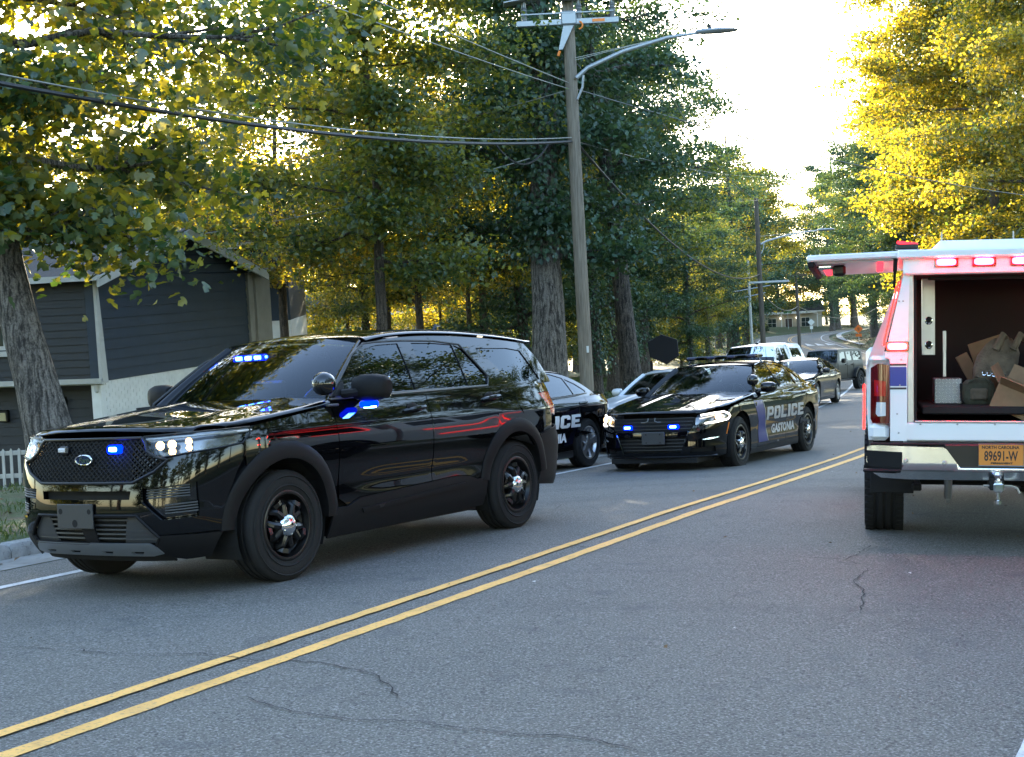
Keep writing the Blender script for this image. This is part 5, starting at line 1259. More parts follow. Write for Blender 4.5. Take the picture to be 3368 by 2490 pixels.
    # aluminium inner door leaf with two paddle latches
    o = bx('latch_panel', .88, .90, .385, .485, 1.43, 2.03, 'aluminium', .004)
    for zz in (1.70, 1.51): 
        MB().ball((.877, .432, zz), (.012, .030, .034), 14, 8).build('paddle_latch', 'chrome', o); MB().ball((.868, .434, zz + .006), (.010, .021, .024), 12, 8).build('latch_bowl', 'liner', o)
    bx('upright', .9, .93, .30, .325, 1.26, 1.62, 'aluminium', .003)
    # load: lower tray is part of the truck
    bx('cargo_slide', .42, 1.9, -.55, .50, .985, 1.045, 'liner', .01)
    # hitch, mud flap, axle, exhaust
    bx('tow_receiver', -.02, .25, -.05, .05, .46, .545, 'matt_black', .008); h = bx('ball_mount', -.16, .02, -.035, .035, .455, .525, 'chrome', .012)
    m = MB(); m.lathe([(.0, .605), (.022, .60), (.030, .58), (.022, .555), (.014, .545), (.030, .535), (.030, .525), (.012, .52), (.012, .40), (.024, .398), (.024, .372), (.0, .37)], 20, Matrix.Translation((-.11, 0, 0)), 'z'); m.build('tow_ball', 'chrome', h)
    MB().tube([(.02, .09, .49), (.02, -.10, .49), (.01, -.14, .475), (.01, -.155, .44)], .008, 6).build('hitch_pin', 'galvanised', h)
    for sg in (1, -1): bx('mud_flap', .62, .64, sg * .555, sg * .88, .37, .60, 'rubber', .006)
    bx('frame_rail', .15, 5.6, .40, .48, .52, .66, 'matt_black', .01, mirror=True); bx('leaf_spring', .5, 2.3, .50, .57, .40, .45, 'matt_black', .01, mirror=True)
    MB().tube([(1.4, -.75, .42), (1.4, .75, .42)], .05, 10).build('rear_axle', 'matt_black', t)
    MB().tube([(1.0, .285, .30), (.9, .285, .56)], [.028, .034], 8).build('shock_absorber', 'galvanised', t); MB().tube([(1.0, .27, .29), (1.0, .30, .29)], .03, 8).build('shock_foot', 'galvanised', t)
    MB().tube([(.9, .46, .53), (.9, .24, .47)], .010, 6).build('brake_line', 'galvanised', t)
    for x in (1.40, 5.0):
        for y in (.77, -.77): wheel(t, x, y, .42, .30, .25, 'mud')
    # cab and bonnet ahead
    yf = lambda x, z: tabf([.5, .9, 1.3, 1.4, 1.9, 2.0], [.90, .92, .91, .89, .70, .66])(z) * tabf([2.2, 5.4, 5.9], [1, 1, .92])(x)
    cab = [(2.22, .60), (2.22, 1.42), (2.34, 1.93), (2.6, 2.0), (3.5, 2.0), (3.75, 1.95), (4.5, 1.42), (5.7, 1.34), (5.9, 1.2), (5.92, .6), (5.5, .55)] + arc(5.0, .42, .5, 10, 170, 8) + [(4.4, .5), (2.4, .5)]
    ws = [([(2.45, 1.46), (2.52, 1.86), (3.05, 1.88), (3.05, 1.46)], 'tinted_glass', 'rear_side_window'), ([(3.16, 1.46), (3.16, 1.88), (3.55, 1.86), (4.05, 1.48)], 'tinted_glass', 'front_side_window')]
    shell(t, cab, yf, [('cab_rear', [(2.22, .60), (2.22, 1.42), (2.34, 1.93)], 'white_paint'), ('cab_roof', [(2.34, 1.93), (2.6, 2.0), (3.5, 2.0), (3.75, 1.95)], 'white_paint'), ('windscreen', [(3.77, 1.94), (4.48, 1.43)], 'windshield_glass'), ('bonnet', [(4.5, 1.42), (5.7, 1.34), (5.9, 1.2)], 'white_paint'), ('front_panel', [(5.9, 1.2), (5.92, .6)], 'chrome')], ws, 'white_paint', side_name='cab_side', C=(3.5, 0, 1))
    rbox('door_mirror', (4.0, .84, 1.40), (.10, .16, .22), .05, 'white_paint', t, mirror=True)
    return t
def lampbox(name, x, y, z, par, core=0):
    m = MB(); m.cbox((x, y, z), (.014, .165, .070), .006); o = m.build(name, 'dark_red_lens', par)
    m = MB(); m.loft([[(x - .006 - d, y + .068 * w * math.copysign(abs(math.cos(a)) ** .5, math.cos(a)), z + .025 * w * math.copysign(abs(math.sin(a)) ** .6, math.sin(a))) for a in np.linspace(0, 2 * math.pi, 20, endpoint=False)] for d, w in ((0, 1), (.014, .98), (.024, .86))]); m.build('lens', 'red_led', o)
    for k in range(6): MB().cbox((x - .032, y + (k - 2.5) * .0180, z), (.006, .0160, .026), .003).build('led', 'red_led_core', o)
    return o
truck = build_truck()
# things carried in the truck (each its own object, placed in the truck's frame)
TM = Matrix.LocRotScale(truck.location, truck.rotation_euler, None)
def cargo(name, label, cat, mb_mat, loc, rz=0):
    o = empty(name, tuple(TM @ Vector(loc)), (TM.to_3x3() @ Matrix.Rotation(rz, 3, 'Z')).to_euler(), label, cat); return o
o = cargo('tool_box', 'bright diamond plate metal box inside the open truck', 'box', None, (1.0, .28, 1.046))
MB().cbox((.2, 0, .10), (.36, .21, .20), .006).build('box_body', 'diamond_plate', o)
m = MB()
for i in range(8):
    for j in range(8):
        an = R(45 if (i + j) % 2 else -45); M = Matrix.Translation((.018, -.09 + i * .0257, .012 + j * .0257)) @ Matrix.Rotation(an, 4, 'X'); m.cbox((0, 0, 0), (.006, .022, .006), .002, M)
m.build('raised_bar', 'plate_bar', o)['kind'] = 'stuff'
def lump(seed, n, size, spread):
    rng = random.Random(seed); m = MB()
    for k in range(n): m.ball((rng.uniform(-1, 1) * spread[0], rng.uniform(-1, 1) * spread[1], size[2] + rng.uniform(-.4, 1) * spread[2]), [s * rng.uniform(.7, 1.15) for s in size], 12, 8)
    return m
o = cargo('load_vest', 'tan load vest slumped on the gear inside the truck', 'vest', None, (1.1, -.06, 1.25))
m = MB(); rings = []
for z, wy, dx in ((0, .15, .06), (.08, .17, .07), (.18, .16, .05), (.26, .12, .04), (.30, .07, .03)): rings.append([(dx * math.cos(a_) + z * .15, wy * math.copysign(abs(math.cos(a_ + 1.57)) ** .7, -math.sin(a_)) - z * .25, z + .01 * math.sin(5 * a_)) for a_ in np.linspace(0, 2 * math.pi, 20, endpoint=False)])
m.loft(rings).build('vest_body', 'tan_cloth', o)
for yy in (-.15, -.02): MB().tube([(-.03, yy, .22), (-.02, yy - .06, .34), (.05, yy - .09, .30)], [.03, .025, .025], 8).build('shoulder_strap', 'tan_cloth', o)
for k in range(5): MB().tube([(-.09, .07 - k * .036 + .015 * math.cos(q), .035 - k * .005 + .015 * math.sin(q)) for q in np.linspace(0, 2 * math.pi, 13)], .003, 5).build('ring', 'chrome', o)
o = cargo('gear_bag', 'olive canvas gear bag between metal box and carton', 'bag', None, (.86, .06, 1.046))
m = MB(); m.loft([[(.11 * math.cos(a_) * w + .1, .125 * math.copysign(abs(math.sin(a_)) ** .6, math.sin(a_)) * w, z) for a_ in np.linspace(0, 2 * math.pi, 18, endpoint=False)] for z, w in ((0, .85), (.03, 1), (.10, 1.04), (.16, .95), (.19, .7))]).build('bag_body', 'olive_cloth', o)
MB().tube([(-.02, .08, .17), (-.03, .03, .20), (-.03, -.04, .20), (-.02, -.08, .17)], .008, 6).build('bag_handle', 'olive_cloth', o); MB().cbox((-.015, 0, .08), (.03, .13, .09), .012).build('bag_pocket', 'tan_cloth', o)
o = cargo('pouch', 'brown strapped pouch beside the diamond plate box', 'pouch', None, (.95, .145, 1.046))
MB().cbox((.05, 0, .08), (.12, .085, .16), .025).build('pouch_body', 'tan_cloth', o); MB().tube([(-.015, .045, .16), (-.03, .04, .03), (-.03, 0, -.002), (-.03, -.04, .03), (-.015, -.045, .16)], .009, 6).build('pouch_strap', 'liner', o)
o = cargo('carton', 'torn open cardboard carton at the edge of the truck bed', 'carton', None, (.48, -.14, .952))
T_ = Matrix.Translation((0, 0, .02)) @ Matrix.Rotation(R(24), 4, 'X') @ Matrix.Rotation(R(-12), 4, 'Z') @ Matrix.Rotation(R(-14), 4, 'Y')
for nm, c_, d_ in (('carton_panel', (0, 0, .11), (.006, .34, .20)), ('carton_panel', (.26, 0, .11), (.006, .34, .20)), ('carton_panel', (.13, .17, .11), (.26, .006, .20)), ('carton_panel', (.13, -.17, .11), (.26, .006, .20)), ('carton_panel', (.13, 0, .01), (.26, .34, .006))): MB().cbox(c_, d_, .001, T_).build(nm, 'cardboard', o, smooth=False)
for c_, d_, rr in (((-.05, 0, .235), (.006, .33, .12), (0, -52, 0)), ((.13, .225, .24), (.25, .006, .13), (-48, 0, 0)), ((.31, 0, .25), (.006, .33, .12), (0, 30, 0))):
    MB().cbox((0, 0, 0), d_, .001, T_ @ Matrix.Translation(c_) @ Euler([R(q) for q in rr]).to_matrix().to_4x4()).build('carton_flap', 'cardboard', o, smooth=False)
o = cargo('carton', 'upright brown cardboard sheet at the far back of the load', 'carton', None, (1.3, -.20, 1.046))
m = MB(); m.cbox((.1, 0, .28), (.03, .30, .52), .004, Matrix.Rotation(R(-18), 4, 'X')); m.build('carton_panel', 'cardboard', o); MB().cbox((.07, .14, .40), (.03, .10, .22), .004, Matrix.Rotation(R(-28), 4, 'X')).build('carton_flap', 'cardboard', o)

# ------------------------------------------------------------------ houses
def lap_mat(name, col): return pbr(name, col, .6, noise=(3, .10, 4), bump=(30, .1, (1, 1, 6)))
lap_mat('navy_siding', (.022, .036, .060)); lap_mat('dark_siding', (.016, .019, .025)); pbr('house_trim', (.50, .49, .47), .6, noise=(5, .08, 3)); pbr('white_brick', (.76, .75, .73), .7, noise=(4, .07, 4)); pbr('greige_trim', (.28, .26, .24), .7, noise=(4, .1, 4))
pbr('shingle', (.020, .020, .021), .9, noise=(12, .3, 4), bump=(40, .5)); pbr('house_window', (.02, .03, .03), .06, coat=.5); pbr('grey_door', (.20, .24, .28), .5); pbr('tan_siding', (.30, .27, .22), .7); pbr('shutter', (.035, .02, .02), .6); pbr('white_siding', (.55, .54, .51), .7, noise=(3, .08, 3)); pbr('lamp_glass', (.5, .42, .25), .2)
TILT = R(3.95)                                        # the street falls away from true level by this much
def HB(t, name, x0, x1, y0, y1, z0, z1, mat, par=None, b=.006):
    return MB().cbox(((x0 + x1) / 2, (y0 + y1) / 2, (z0 + z1) / 2), (x1 - x0, y1 - y0, z1 - z0), b).build(name, mat, par or t)
def siding(t, x0, x1, z0, z1, top, face, mat, h=.194, name='siding_board', par=None):
    """lap boards, each its own piece; face(x, z, out) -> point; top(x) limits gables"""
    k = 0; z = z0
    while z < z1 - 1e-4:
        za, zb = z, min(z + h, z1); xs = [x for x in np.linspace(x0, x1, 41) if top(x) > za + .01]
        if len(xs) < 2: break
        a, b = xs[0], xs[-1]
        A = [(a, za), (b, za), (b, min(zb, top(b))), (a, min(zb, top(a)))]
        outs = (.026, .026, .006, .006)
        front = [face(x, z_ - (.004 if i > 1 else 0), o) for i, ((x, z_), o) in enumerate(zip(A, outs))]; back = [face(x, z_, -.02) for x, z_ in A]
        MB().loft([front, back]).build(name, mat, par or t, smooth=False); z += h
def house_one():
    e = Euler((0, 0, 0)); M = Matrix.Rotation(TILT, 3, 'X') @ Matrix.Rotation(R(73.5), 3, 'Z')
    t = empty('blue_house', (-7.62, 26.5, -.2), M.to_euler(), 'dark blue lap-sided house with white brick base at left', 'house')
    W, EV, AP, SB, D = 6.3, 3.70, 4.52, 1.77, 11.0
    top = lambda x: EV + (AP - EV) * (1 - abs(x - W / 2) / (W / 2))
    # gable wall (y = 0) : brick base, boards above, corner boards
    w = MB(); w.prism([(0, -1.2), (W, -1.2), (W, SB), (0, SB)], .02, .22, 'y'); wo = w.build('gable_wall', 'white_brick', t, smooth=False)
    w = MB(); w.prism([(0, SB), (W, SB), (W, EV), (W / 2, AP), (0, EV)], .02, .22, 'y'); w.build('gable_upper_wall', 'navy_siding', t, smooth=False)
    nb = 0
    for r in range(10):                                   # visible courses of painted brick
        z = 1.765 - (r + 1) * .075
        if z < .98: break
        for k in range(30):
            x = .16 + k * .21 + (.105 if r % 2 else 0)
            if x > W - .2: continue
            MB().box(x, x + .2, .010, .05, z, z + .066).build('brick', 'white_brick', wo, smooth=False)
    siding(t, .06, W, SB, AP, top, lambda x, z, o: (x, .02 - o, z), 'navy_siding', par=wo)
    m = MB(); m.loft([[(-.03, -.03, EV + .05), (.05, -.03, EV + .05), (.05, .02, EV + .05), (-.03, .02, EV + .05)], [(-.03, -.05, SB - .03), (.17, -.05, SB - .03), (.17, .02, SB - .03), (-.03, .02, SB - .03)]]); m.build('corner_board', 'house_trim', t, smooth=False)
    HB(t, 'corner_board', W - .22, W + .02, -.06, .05, SB - .1, EV, 'greige_trim'); HB(t, 'chimney_chase', W + .02, W + .75, -.12, .9, -1, EV + .1, 'greige_trim')
    # upper front wall and lower recessed wall (x = 0 side)
    HB(t, 'front_wall', .02, .2, .22, D, SB, EV, 'dark_siding'); siding(t, .22, D, SB, EV - .02, lambda x: 9, lambda y, z, o: (.02 - o, y, z), 'dark_siding', .14)
    HB(t, 'lower_wall', .55, .7, .05, D, -1.3, SB, 'dark_siding'); siding(t, .22, D, -.8, SB - .12, lambda x: 9, lambda y, z, o: (.55 - o, y, z), 'dark_siding', .17)
    HB(t, 'soffit', -.02, .6, .02, D, SB - .06, SB - .02, 'house_trim')
    g = MB(); g.loft([[(-.10, y, SB + .06), (-.09, y, SB - .03), (-.02, y, SB - .06), (.0, y, SB - .06), (.0, y, SB + .06), (-.03, y, SB + .06), (-.03, y, SB + .0), (-.075, y, SB + .0), (-.085, y, SB + .06)] for y in (-.06, D)]); g.build('gutter', 'house_trim', t, smooth=False)
    MB().tube([(-.03, .10, SB - .05), (-.03, .10, SB - .16), (.25, .14, SB - .30), (.46, .14, SB - .34), (.46, .14, -.8)], .038, 8).build('downspout', 'house_trim', t)
    g = MB(); g.box(-.36, -.28, -.3, D, EV - .06, EV + .05); g.build('eave_gutter', 'house_trim', t, smooth=False)
    # roof: two slopes with white barge boards
    ov = .34
    for sg in (0, 1):
        xa, xb = (-ov, W / 2) if sg == 0 else (W + ov, W / 2); za = EV - (AP - EV) / (W / 2) * ov; m = MB()
        m.loft([[(xa, y, za + .05), (xb, y, AP + .05), (xb, y, AP + .13), (xa, y, za + .13)] for y in (-.28, D)]); m.build('roof_slope', 'shingle', t, smooth=False)
        m = MB(); m.loft([[(xa, y, za - .09), (xb, y, AP - .09), (xb, y, AP + .10), (xa, y, za + .10)] for y in (-.31, -.27)]); m.build('barge_board', 'house_trim', t, smooth=False)
    # window, door, wall lamp on the front
    wn_ = HB(t, 'window', -.03, .06, 1.95, 2.95, 2.42, 3.36, 'house_trim')
    for z0, z1 in ((2.50, 2.88), (2.92, 3.30)): HB(t, 'pane', -.035, .0, 2.03, 2.87, z0, z1, 'house_window', wn_, .002)
    for y in (2.31, 2.59): HB(t, 'muntin', -.04, -.03, y - .008, y + .008, 2.92, 3.30, 'house_trim', wn_, .002)
    HB(t, 'muntin', -.04, -.03, 2.03, 2.87, 3.10, 3.116, 'house_trim', wn_, .002); HB(t, 'sill', -.08, .05, 1.88, 3.02, 2.30, 2.40, 'house_trim', wn_)
    d = HB(t, 'door_frame', .47, .56, 1.12, 2.08, -.85, 1.47, 'matt_black'); HB(t, 'door', .44, .50, 1.20, 1.80, -.8, 1.38, 'grey_door', d); MB().ball((.42, 1.75, .25), .035, 10, 6).build('door_knob', 'satin_silver', d)
    l = HB(t, 'wall_lamp', .44, .55, 2.42, 2.60, 1.0, 1.24, 'black_plastic', None, .02); HB(t, 'lamp_glass', .42, .46, 2.44, 2.58, 1.03, 1.19, 'lamp_glass', l)
house_one()
def simple_house(name, label, loc, rz, L, D, H, base, up, split=None, roof='shingle', wins=(), doors=(), rise=1.2, porch=False):
    M = Matrix.Rotation(TILT, 3, 'X') @ Matrix.Rotation(rz, 3, 'Z'); t = empty(name, loc, M.to_euler(), label, 'house')
    HB(t, 'wall', 0, L, 0, D, -1.5, split or H, base)
    if split: HB(t, 'upper_wall', 0, L, 0, D, split, H, up)
    for k in range(int((H - (split or H)) / .2)): HB(t, 'siding_board', -.01, L + .01, -.02, 0, split + k * .2, split + k * .2 + .185, up, None, .003)
    ov = .4
    for sg in (0, 1):
        ya, yb = (-ov, D / 2) if sg == 0 else (D + ov, D / 2); m = MB(); m.loft([[(x, ya, H - .15), (x, yb, H + rise), (x, yb, H + rise + .1), (x, ya, H - .05)] for x in (-ov, L + ov)]); m.build('roof_slope', roof, t, smooth=False)
    for x0 in (0, L): m = MB(); m.prism([(0, H), (D, H), (D / 2, H + rise)], x0 - .02 if x0 else -.01, x0 + .02 if x0 else .02, 'x'); m.build('gable', up or base, t, smooth=False)
    HB(t, 'fascia', -ov, L + ov, -ov - .06, -ov, H - .22, H - .04, 'house_trim')
    for (x, z, w, h, sh) in wins:
        f = HB(t, 'window', x - w / 2, x + w / 2, -.06, .02, z, z + h, 'house_trim'); 
        for i in (0, 1):
            for j in (0, 1): HB(t, 'pane', x - w / 2 + .05 + i * (w / 2 - .03), x - .02 + i * (w / 2 - .03), -.075, -.05, z + .05 + j * (h / 2 - .03), z + h / 2 - .02 + j * (h / 2 - .03), 'house_window', f, .002)
        if sh:
            for s_ in (-1, 1): HB(t, 'shutter', x + s_ * (w / 2 + .16) - .13, x + s_ * (w / 2 + .16) + .13, -.07, -.02, z, z + h, 'shutter')
    for (x, w, h) in doors:
        f = HB(t, 'door_frame', x - w / 2 - .08, x + w / 2 + .08, -.05, .02, -.1, h + .08, 'house_trim'); HB(t, 'door', x - w / 2, x + w / 2, -.075, -.04, 0, h, 'shutter', f)
    if porch:
        HB(t, 'porch_roof', L * .1, L * .9, -1.6, -ov, H - .35, H - .2, 'house_trim')
        for k in range(4): HB(t, 'porch_post', L * .1 + k * L * .266, L * .1 + k * L * .266 + .14, -1.58, -1.44, -.3, H - .35, 'house_trim')
    return t
simple_house('far_house', 'white brick house with blue upper siding just right of the dark blue house', (-15.0, 44.0, .2), R(4), 8.2, 7, 5.6, 'white_brick', 'navy_siding', 3.1, wins=[(6.9, 3.6, .9, 1.2, False)])
simple_house('far_house', 'low white house with dark shutters seen above the suv roof', (-17.6, 84, 2.3), R(-4), 8.0, 7, 3.0, 'white_siding', None, wins=[(7.0, .7, 1.3, 1.45, True), (4.2, .7, 1.0, 1.45, True)], doors=[(5.5, .9, 2.05)])
simple_house('far_house', 'tan house corner between tree trunks above the suv roof', (-9.0, 92, 2.5), R(3), 5.5, 6, 3.2, 'tan_siding', None, wins=[(2.2, .9, 1.0, 1.2, False)])
simple_house('far_house', 'pale grey house with white posts deep among the trees', (-7.2, 104, 2.4), R(-6), 9, 6, 3.4, 'white_siding', None, wins=[(2.5, .8, 1.1, 1.3, True), (6, .8, 1.1, 1.3, False)], doors=[(4.2, .9, 2.0)], porch=True)
hh = simple_house('far_house', 'brown house with lit porch lamps beyond the far bend', (37, 214, 5.2), R(-3), 10, 7, 3.2, 'tan_siding', None, wins=[(2.5, .8, 1.3, 1.4, False), (7.5, .8, 1.3, 1.4, False)], doors=[(5, 1, 2.1)], porch=True)
for x in (3.8, 6.2): MB().ball((x, -.4, 2.2), .16, 10, 7).build('porch_lamp', 'dome_lamp', hh)

# ------------------------------------------------------------------ picket fence by the house
pf = empty('picket_fence', (-9.3, 22.3, -.02), (0, 0, R(4)), 'white picket fence at the left edge behind the suv', 'fence')
for z in (.14, .50): HB(pf, 'rail', 0, 3.9, -.02, .02, z - .035, z + .035, 'house_trim', None, .006)
for k in range(32): MB().prism([(k * .122, -.2), (k * .122 + .042, -.2), (k * .122 + .042, .54), (k * .122 + .021, .575), (k * .122, .54)], -.045, -.022, 'y').build('picket', 'house_trim', pf, smooth=False)
for k in range(3): HB(pf, 'post', k * 1.9, k * 1.9 + .1, .02, .12, -.3, .62, 'house_trim')

# ------------------------------------------------------------------ poles, wires, street lamps
pbr('pole_wood', (.20, .165, .125), .85, noise=(7, .35, 6, (6, 6, .35)), bump=(30, .7, (5, 5, .2))); pbr('wood_dark', (.085, .07, .055), .9, noise=(7, .35, 6, (6, 6, .35)))
pbr('lamp_grey', (.30, .32, .33), .45, metal=.4); pbr('insulator', (.16, .17, .18), .3, coat=.4); pbr('cable', (.015, .015, .016), .55); pbr('wire', (.10, .105, .10), .5, metal=.4); pbr('wire_light', (.25, .25, .22), .5, metal=.3)
pbr('warning_orange', (.75, .20, .02), .5); pbr('tag_white', (.6, .6, .58), .6)
def pole(name, label, x, y, z1, r0, r1, mat='pole_wood', lean=(0, 0)):
    z0 = hz(x, y) - .1; t = empty(name, (x, y, z0), (0, 0, 0), label, 'pole')
    rings = []; rng = random.Random(int(x * 10)); n = 14
    for k in range(n + 1):
        f = k / n; r = lerp(r0, r1, f); rings.append([(lean[0] * f + r * math.cos(a) * (1 + .02 * math.sin(3 * a + f * 9)), lean[1] * f + r * math.sin(a), f * (z1 - z0)) for a in np.linspace(0, 2 * math.pi, 16, endpoint=False)])
    MB().loft(rings).build('shaft', mat, t); return t, z0
pa, z0 = pole('utility_pole', 'tall weathered wooden utility pole with crossarm and street lamp', 1.57, 30.0, 11.6, .150, .115)
def PA(p): return (p[0], p[1], p[2] - z0)
c = MB(); c.cbox(PA((-.03, -.2, 8.62)), (2.15, .09, .12), .01, Matrix.Rotation(R(0.0), 4, 'Y')); ca = c.build('crossarm', 'lamp_grey', pa)
MB().cbox(PA((-.03, -.26, 8.80)), (1.95, .03, .03), .005).build('crossarm_brace', 'lamp_grey', pa)
MB().cbox(PA((.0, -.20, 8.70)), (.34, .14, .30), .03).build('mounting_bracket', 'lamp_grey', pa); MB().loft([[PA((-.12, -.22, 8.55)), PA((.10, -.22, 8.55)), PA((.10, -.16, 8.55)), PA((-.12, -.16, 8.55))], [PA((-.24, -.22, 8.05)), PA((-.16, -.22, 8.05)), PA((-.16, -.16, 8.05)), PA((-.24, -.16, 8.05))]]).build('gain_plate', 'lamp_grey', pa)
MB().tube([PA((-.22, -.2, 8.02)), PA((-.26, -.2, 7.92))], .03, 6).build('orange_clip', 'warning_orange', pa)
MB().tube([PA((.22, -.26, 8.52 + .06 * math.sin(q))) if False else PA((.20 + .08 * math.cos(q), -.26, 8.53 + .08 * math.sin(q))) for q in np.linspace(-1.6, 1.4, 8)], .018, 6).build('orange_hook', 'warning_orange', pa)
for k, x in enumerate((-.93, .22, .92)):
    m = MB(); m.lathe([(.05, -.12), (.06, .0), (.075, .02), (.05, .05), (.075, .08), (.05, .11), (.07, .14), (.045, .17), (.05, .30)], 12, Matrix.Translation(PA((x, -.2, 8.80))), 'z'); o = m.build('insulator', 'insulator', pa)
    MB().cbox(PA((x - .05, -.25, 9.10)), (.75, .34, .035), .01, Matrix.Translation(PA((x, -.2, 9.1))) @ Matrix.Rotation(R(8 * (k - 1)), 4, 'Y') @ Matrix.Translation([-q for q in PA((x, -.2, 9.1))])).build('fuse_shield', 'lamp_grey', o)
    MB().tube([PA((x + .05, -.25, 9.16)), PA((x + .02, -.25, 9.42)), PA((x + .30, -.3, 9.50)), PA((x + .62, -.3, 9.52))], [.05, .05, .03, .03], 8).build('fuse_holder', 'insulator', o); MB().tube([PA((x - .05, -.3, 9.44)), PA((x + .55, -.3, 9.40))], .02, 6).build('fuse_rod', 'lamp_grey', o)
MB().cbox(PA((-.58, -.25, 8.63)), (.28, .012, .07), .002).build('warning_label', 'tag_white', ca); MB().cbox(PA((.62, -.25, 8.62)), (.26, .012, .06), .002).build('warning_label', 'warning_orange', ca)
def street_lamp(t, z0, zb, dx, dz, y=-.15, r=.045):
    pts = [(.1, y, zb - z0), (.35, y, zb - z0 + dz * .25), (dx * .4, y, zb - z0 + dz * .62), (dx * .75, y, zb - z0 + dz * .92), (dx, y, zb - z0 + dz)]
    o = MB().tube(pts, [r * 1.1, r, r, r * .85, r * .75], 10).build('lamp_arm', 'lamp_grey', t)
    m = MB(); m.loft([[(dx + u, y + w * math.cos(a), zb - z0 + dz + .02 + h * math.sin(a)) for a in np.linspace(0, 2 * math.pi, 12, endpoint=False)] for u, w, h in ((-.1, .05, .04), (.05, .10, .06), (.35, .15, .06), (.70, .14, .035), (.78, .08, .02))]); m.build('lamp_head', 'lamp_grey', t)
    MB().lathe([(0, .10), (.035, .10), (.04, .0)], 10, Matrix.Translation((dx + .2, y, zb - z0 + dz + .06)), 'z').build('photocell', 'cable', t)
    for q in (.30, .52): MB().tube([(.1, y, zb - z0 + .32 + q * .2), (dx * .62, y, zb - z0 + dz * .86)], .008, 4).build('lamp_stay', 'wire_light', t)
    MB().tube([(.1, y, zb - z0 - .45), (.22, y, zb - z0 - .2), (.25, y, zb - z0 + .05)], .028, 6).build('arm_bracket', 'lamp_grey', t)
street_lamp(pa, z0, 7.45, 2.75, .82)
MB().cbox(PA((.05, -.155, 1.75)), (.05, .01, .14), .002).build('pole_tag', 'tag_white', pa)
pb_, zb0 = pole('utility_pole', 'distant utility pole with street lamp at the far road bend', 12.45, 70, 9.3, .14, .11, 'wood_dark'); street_lamp(pb_, zb0, 7.0, 3.0, .55)
HB(pb_, 'crossarm', -.6, 1.4, -.15, -.05, 5.1 - zb0, 5.2 - zb0, 'lamp_grey')
pc, zc0 = pole('utility_pole', 'thin pale bare pole left of the distant street lamp pole', 13.6, 80, 7.0, .09, .07, 'lamp_grey')
for z, l in ((6.4, .8), (5.2, 1.2), (4.8, .9)): MB().tube([(-l, 0, z - zc0), (l, 0, z - zc0 + .3)], .03, 5).build('crossarm', 'lamp_grey', pc)
pd, zd0 = pole('utility_pole', 'dark slim pole beside the far road before the rise', 18.3, 90, 6.8, .12, .09, 'wood_dark'); HB(pd, 'crossarm', -.4, .7, -.06, .06, 6.5 - zd0, 6.6 - zd0, 'wood_dark')
def wire(name, label, a, b, sag, r, mat='wire', n=24, off=None):
    a = Vector(a); b = Vector(b); pts = []
    for k in range(n + 1):
        f = k / n; p = lerp(a, b, f); p.z -= 4 * sag * f * (1 - f); pts.append(tuple(p))
    o = MB().tube(pts, r, 6).build(name, mat); return tag(o, label, 'cable')
wire('cable', 'thick black cable bundle crossing the upper left to the pole', (1.5, 29.8, 6.12), (-15, -6, 6.3), 1.55, .030, 'cable', 40)
wire('cable', 'thin cable lashed just above the thick black bundle', (1.5, 29.8, 6.20), (-15, -6, 6.42), 1.55, .012, 'wire_light', 40)
wire('cable', 'upper bare wire running left from the pole through the foliage', (1.5, 29.8, 7.35), (-15, -6, 8.9), .5, .011, 'wire_light', 30)
wire('cable', 'second bare wire just below the upper wire left of pole', (1.5, 29.8, 7.22), (-14, -4, 8.0), .6, .010, 'wire_light', 30)
wire('cable', 'thin wire falling left from pole into the trees', (1.4, 29.9, 7.2), (-12, 34, 5.9), .3, .009, 'wire_light')
wire('cable', 'pale service wire looping from the pole toward the house', (.6, 29.4, 5.75), (-6.2, 29.5, 4.55), .12, .012, 'wire_light')
m = wire('cable', 'short hanging loop of black cable left of the pole', (1.0, 29.2, 6.0), (-.1, 28.2, 5.9), .42, .022, 'cable', 14)
wire('cable', 'black cable sagging from near pole to the far pole', (1.65, 30.1, 6.1), (12.45, 70, 5.55), 1.15, .028, 'cable', 40)
wire('cable', 'thin wire crossing the sky gap right of the pole', (1.65, 30, 7.25), (42, 78, 9.5), 1.6, .016, 'wire', 40)
for k, dx in enumerate((-.9, .2, .95)):
    wire('cable', ('leftmost', 'middle', 'rightmost')[k] + ' of three power lines falling from the crossarm to the far pole', (1.57 + dx, 29.9, 9.3), (12.45 + dx * .7, 70, 9.2), 1.3, .010, 'wire', 40)
wire('cable', 'pale wire sagging between the two far poles', (12.5, 70, 4.7), (18.3, 90, 4.6), .55, .02, 'wire_light'); wire('cable', 'pale wire sagging right of the dark slim pole', (18.3, 90, 4.6), (33, 128, 5.4), .8, .022, 'wire_light')
wire('cable', 'thin wire from the crossarm pole to the woods at right', (1.6, 30, 6.15), (11.5, 62, 9.3), .2, .008, 'wire_light')

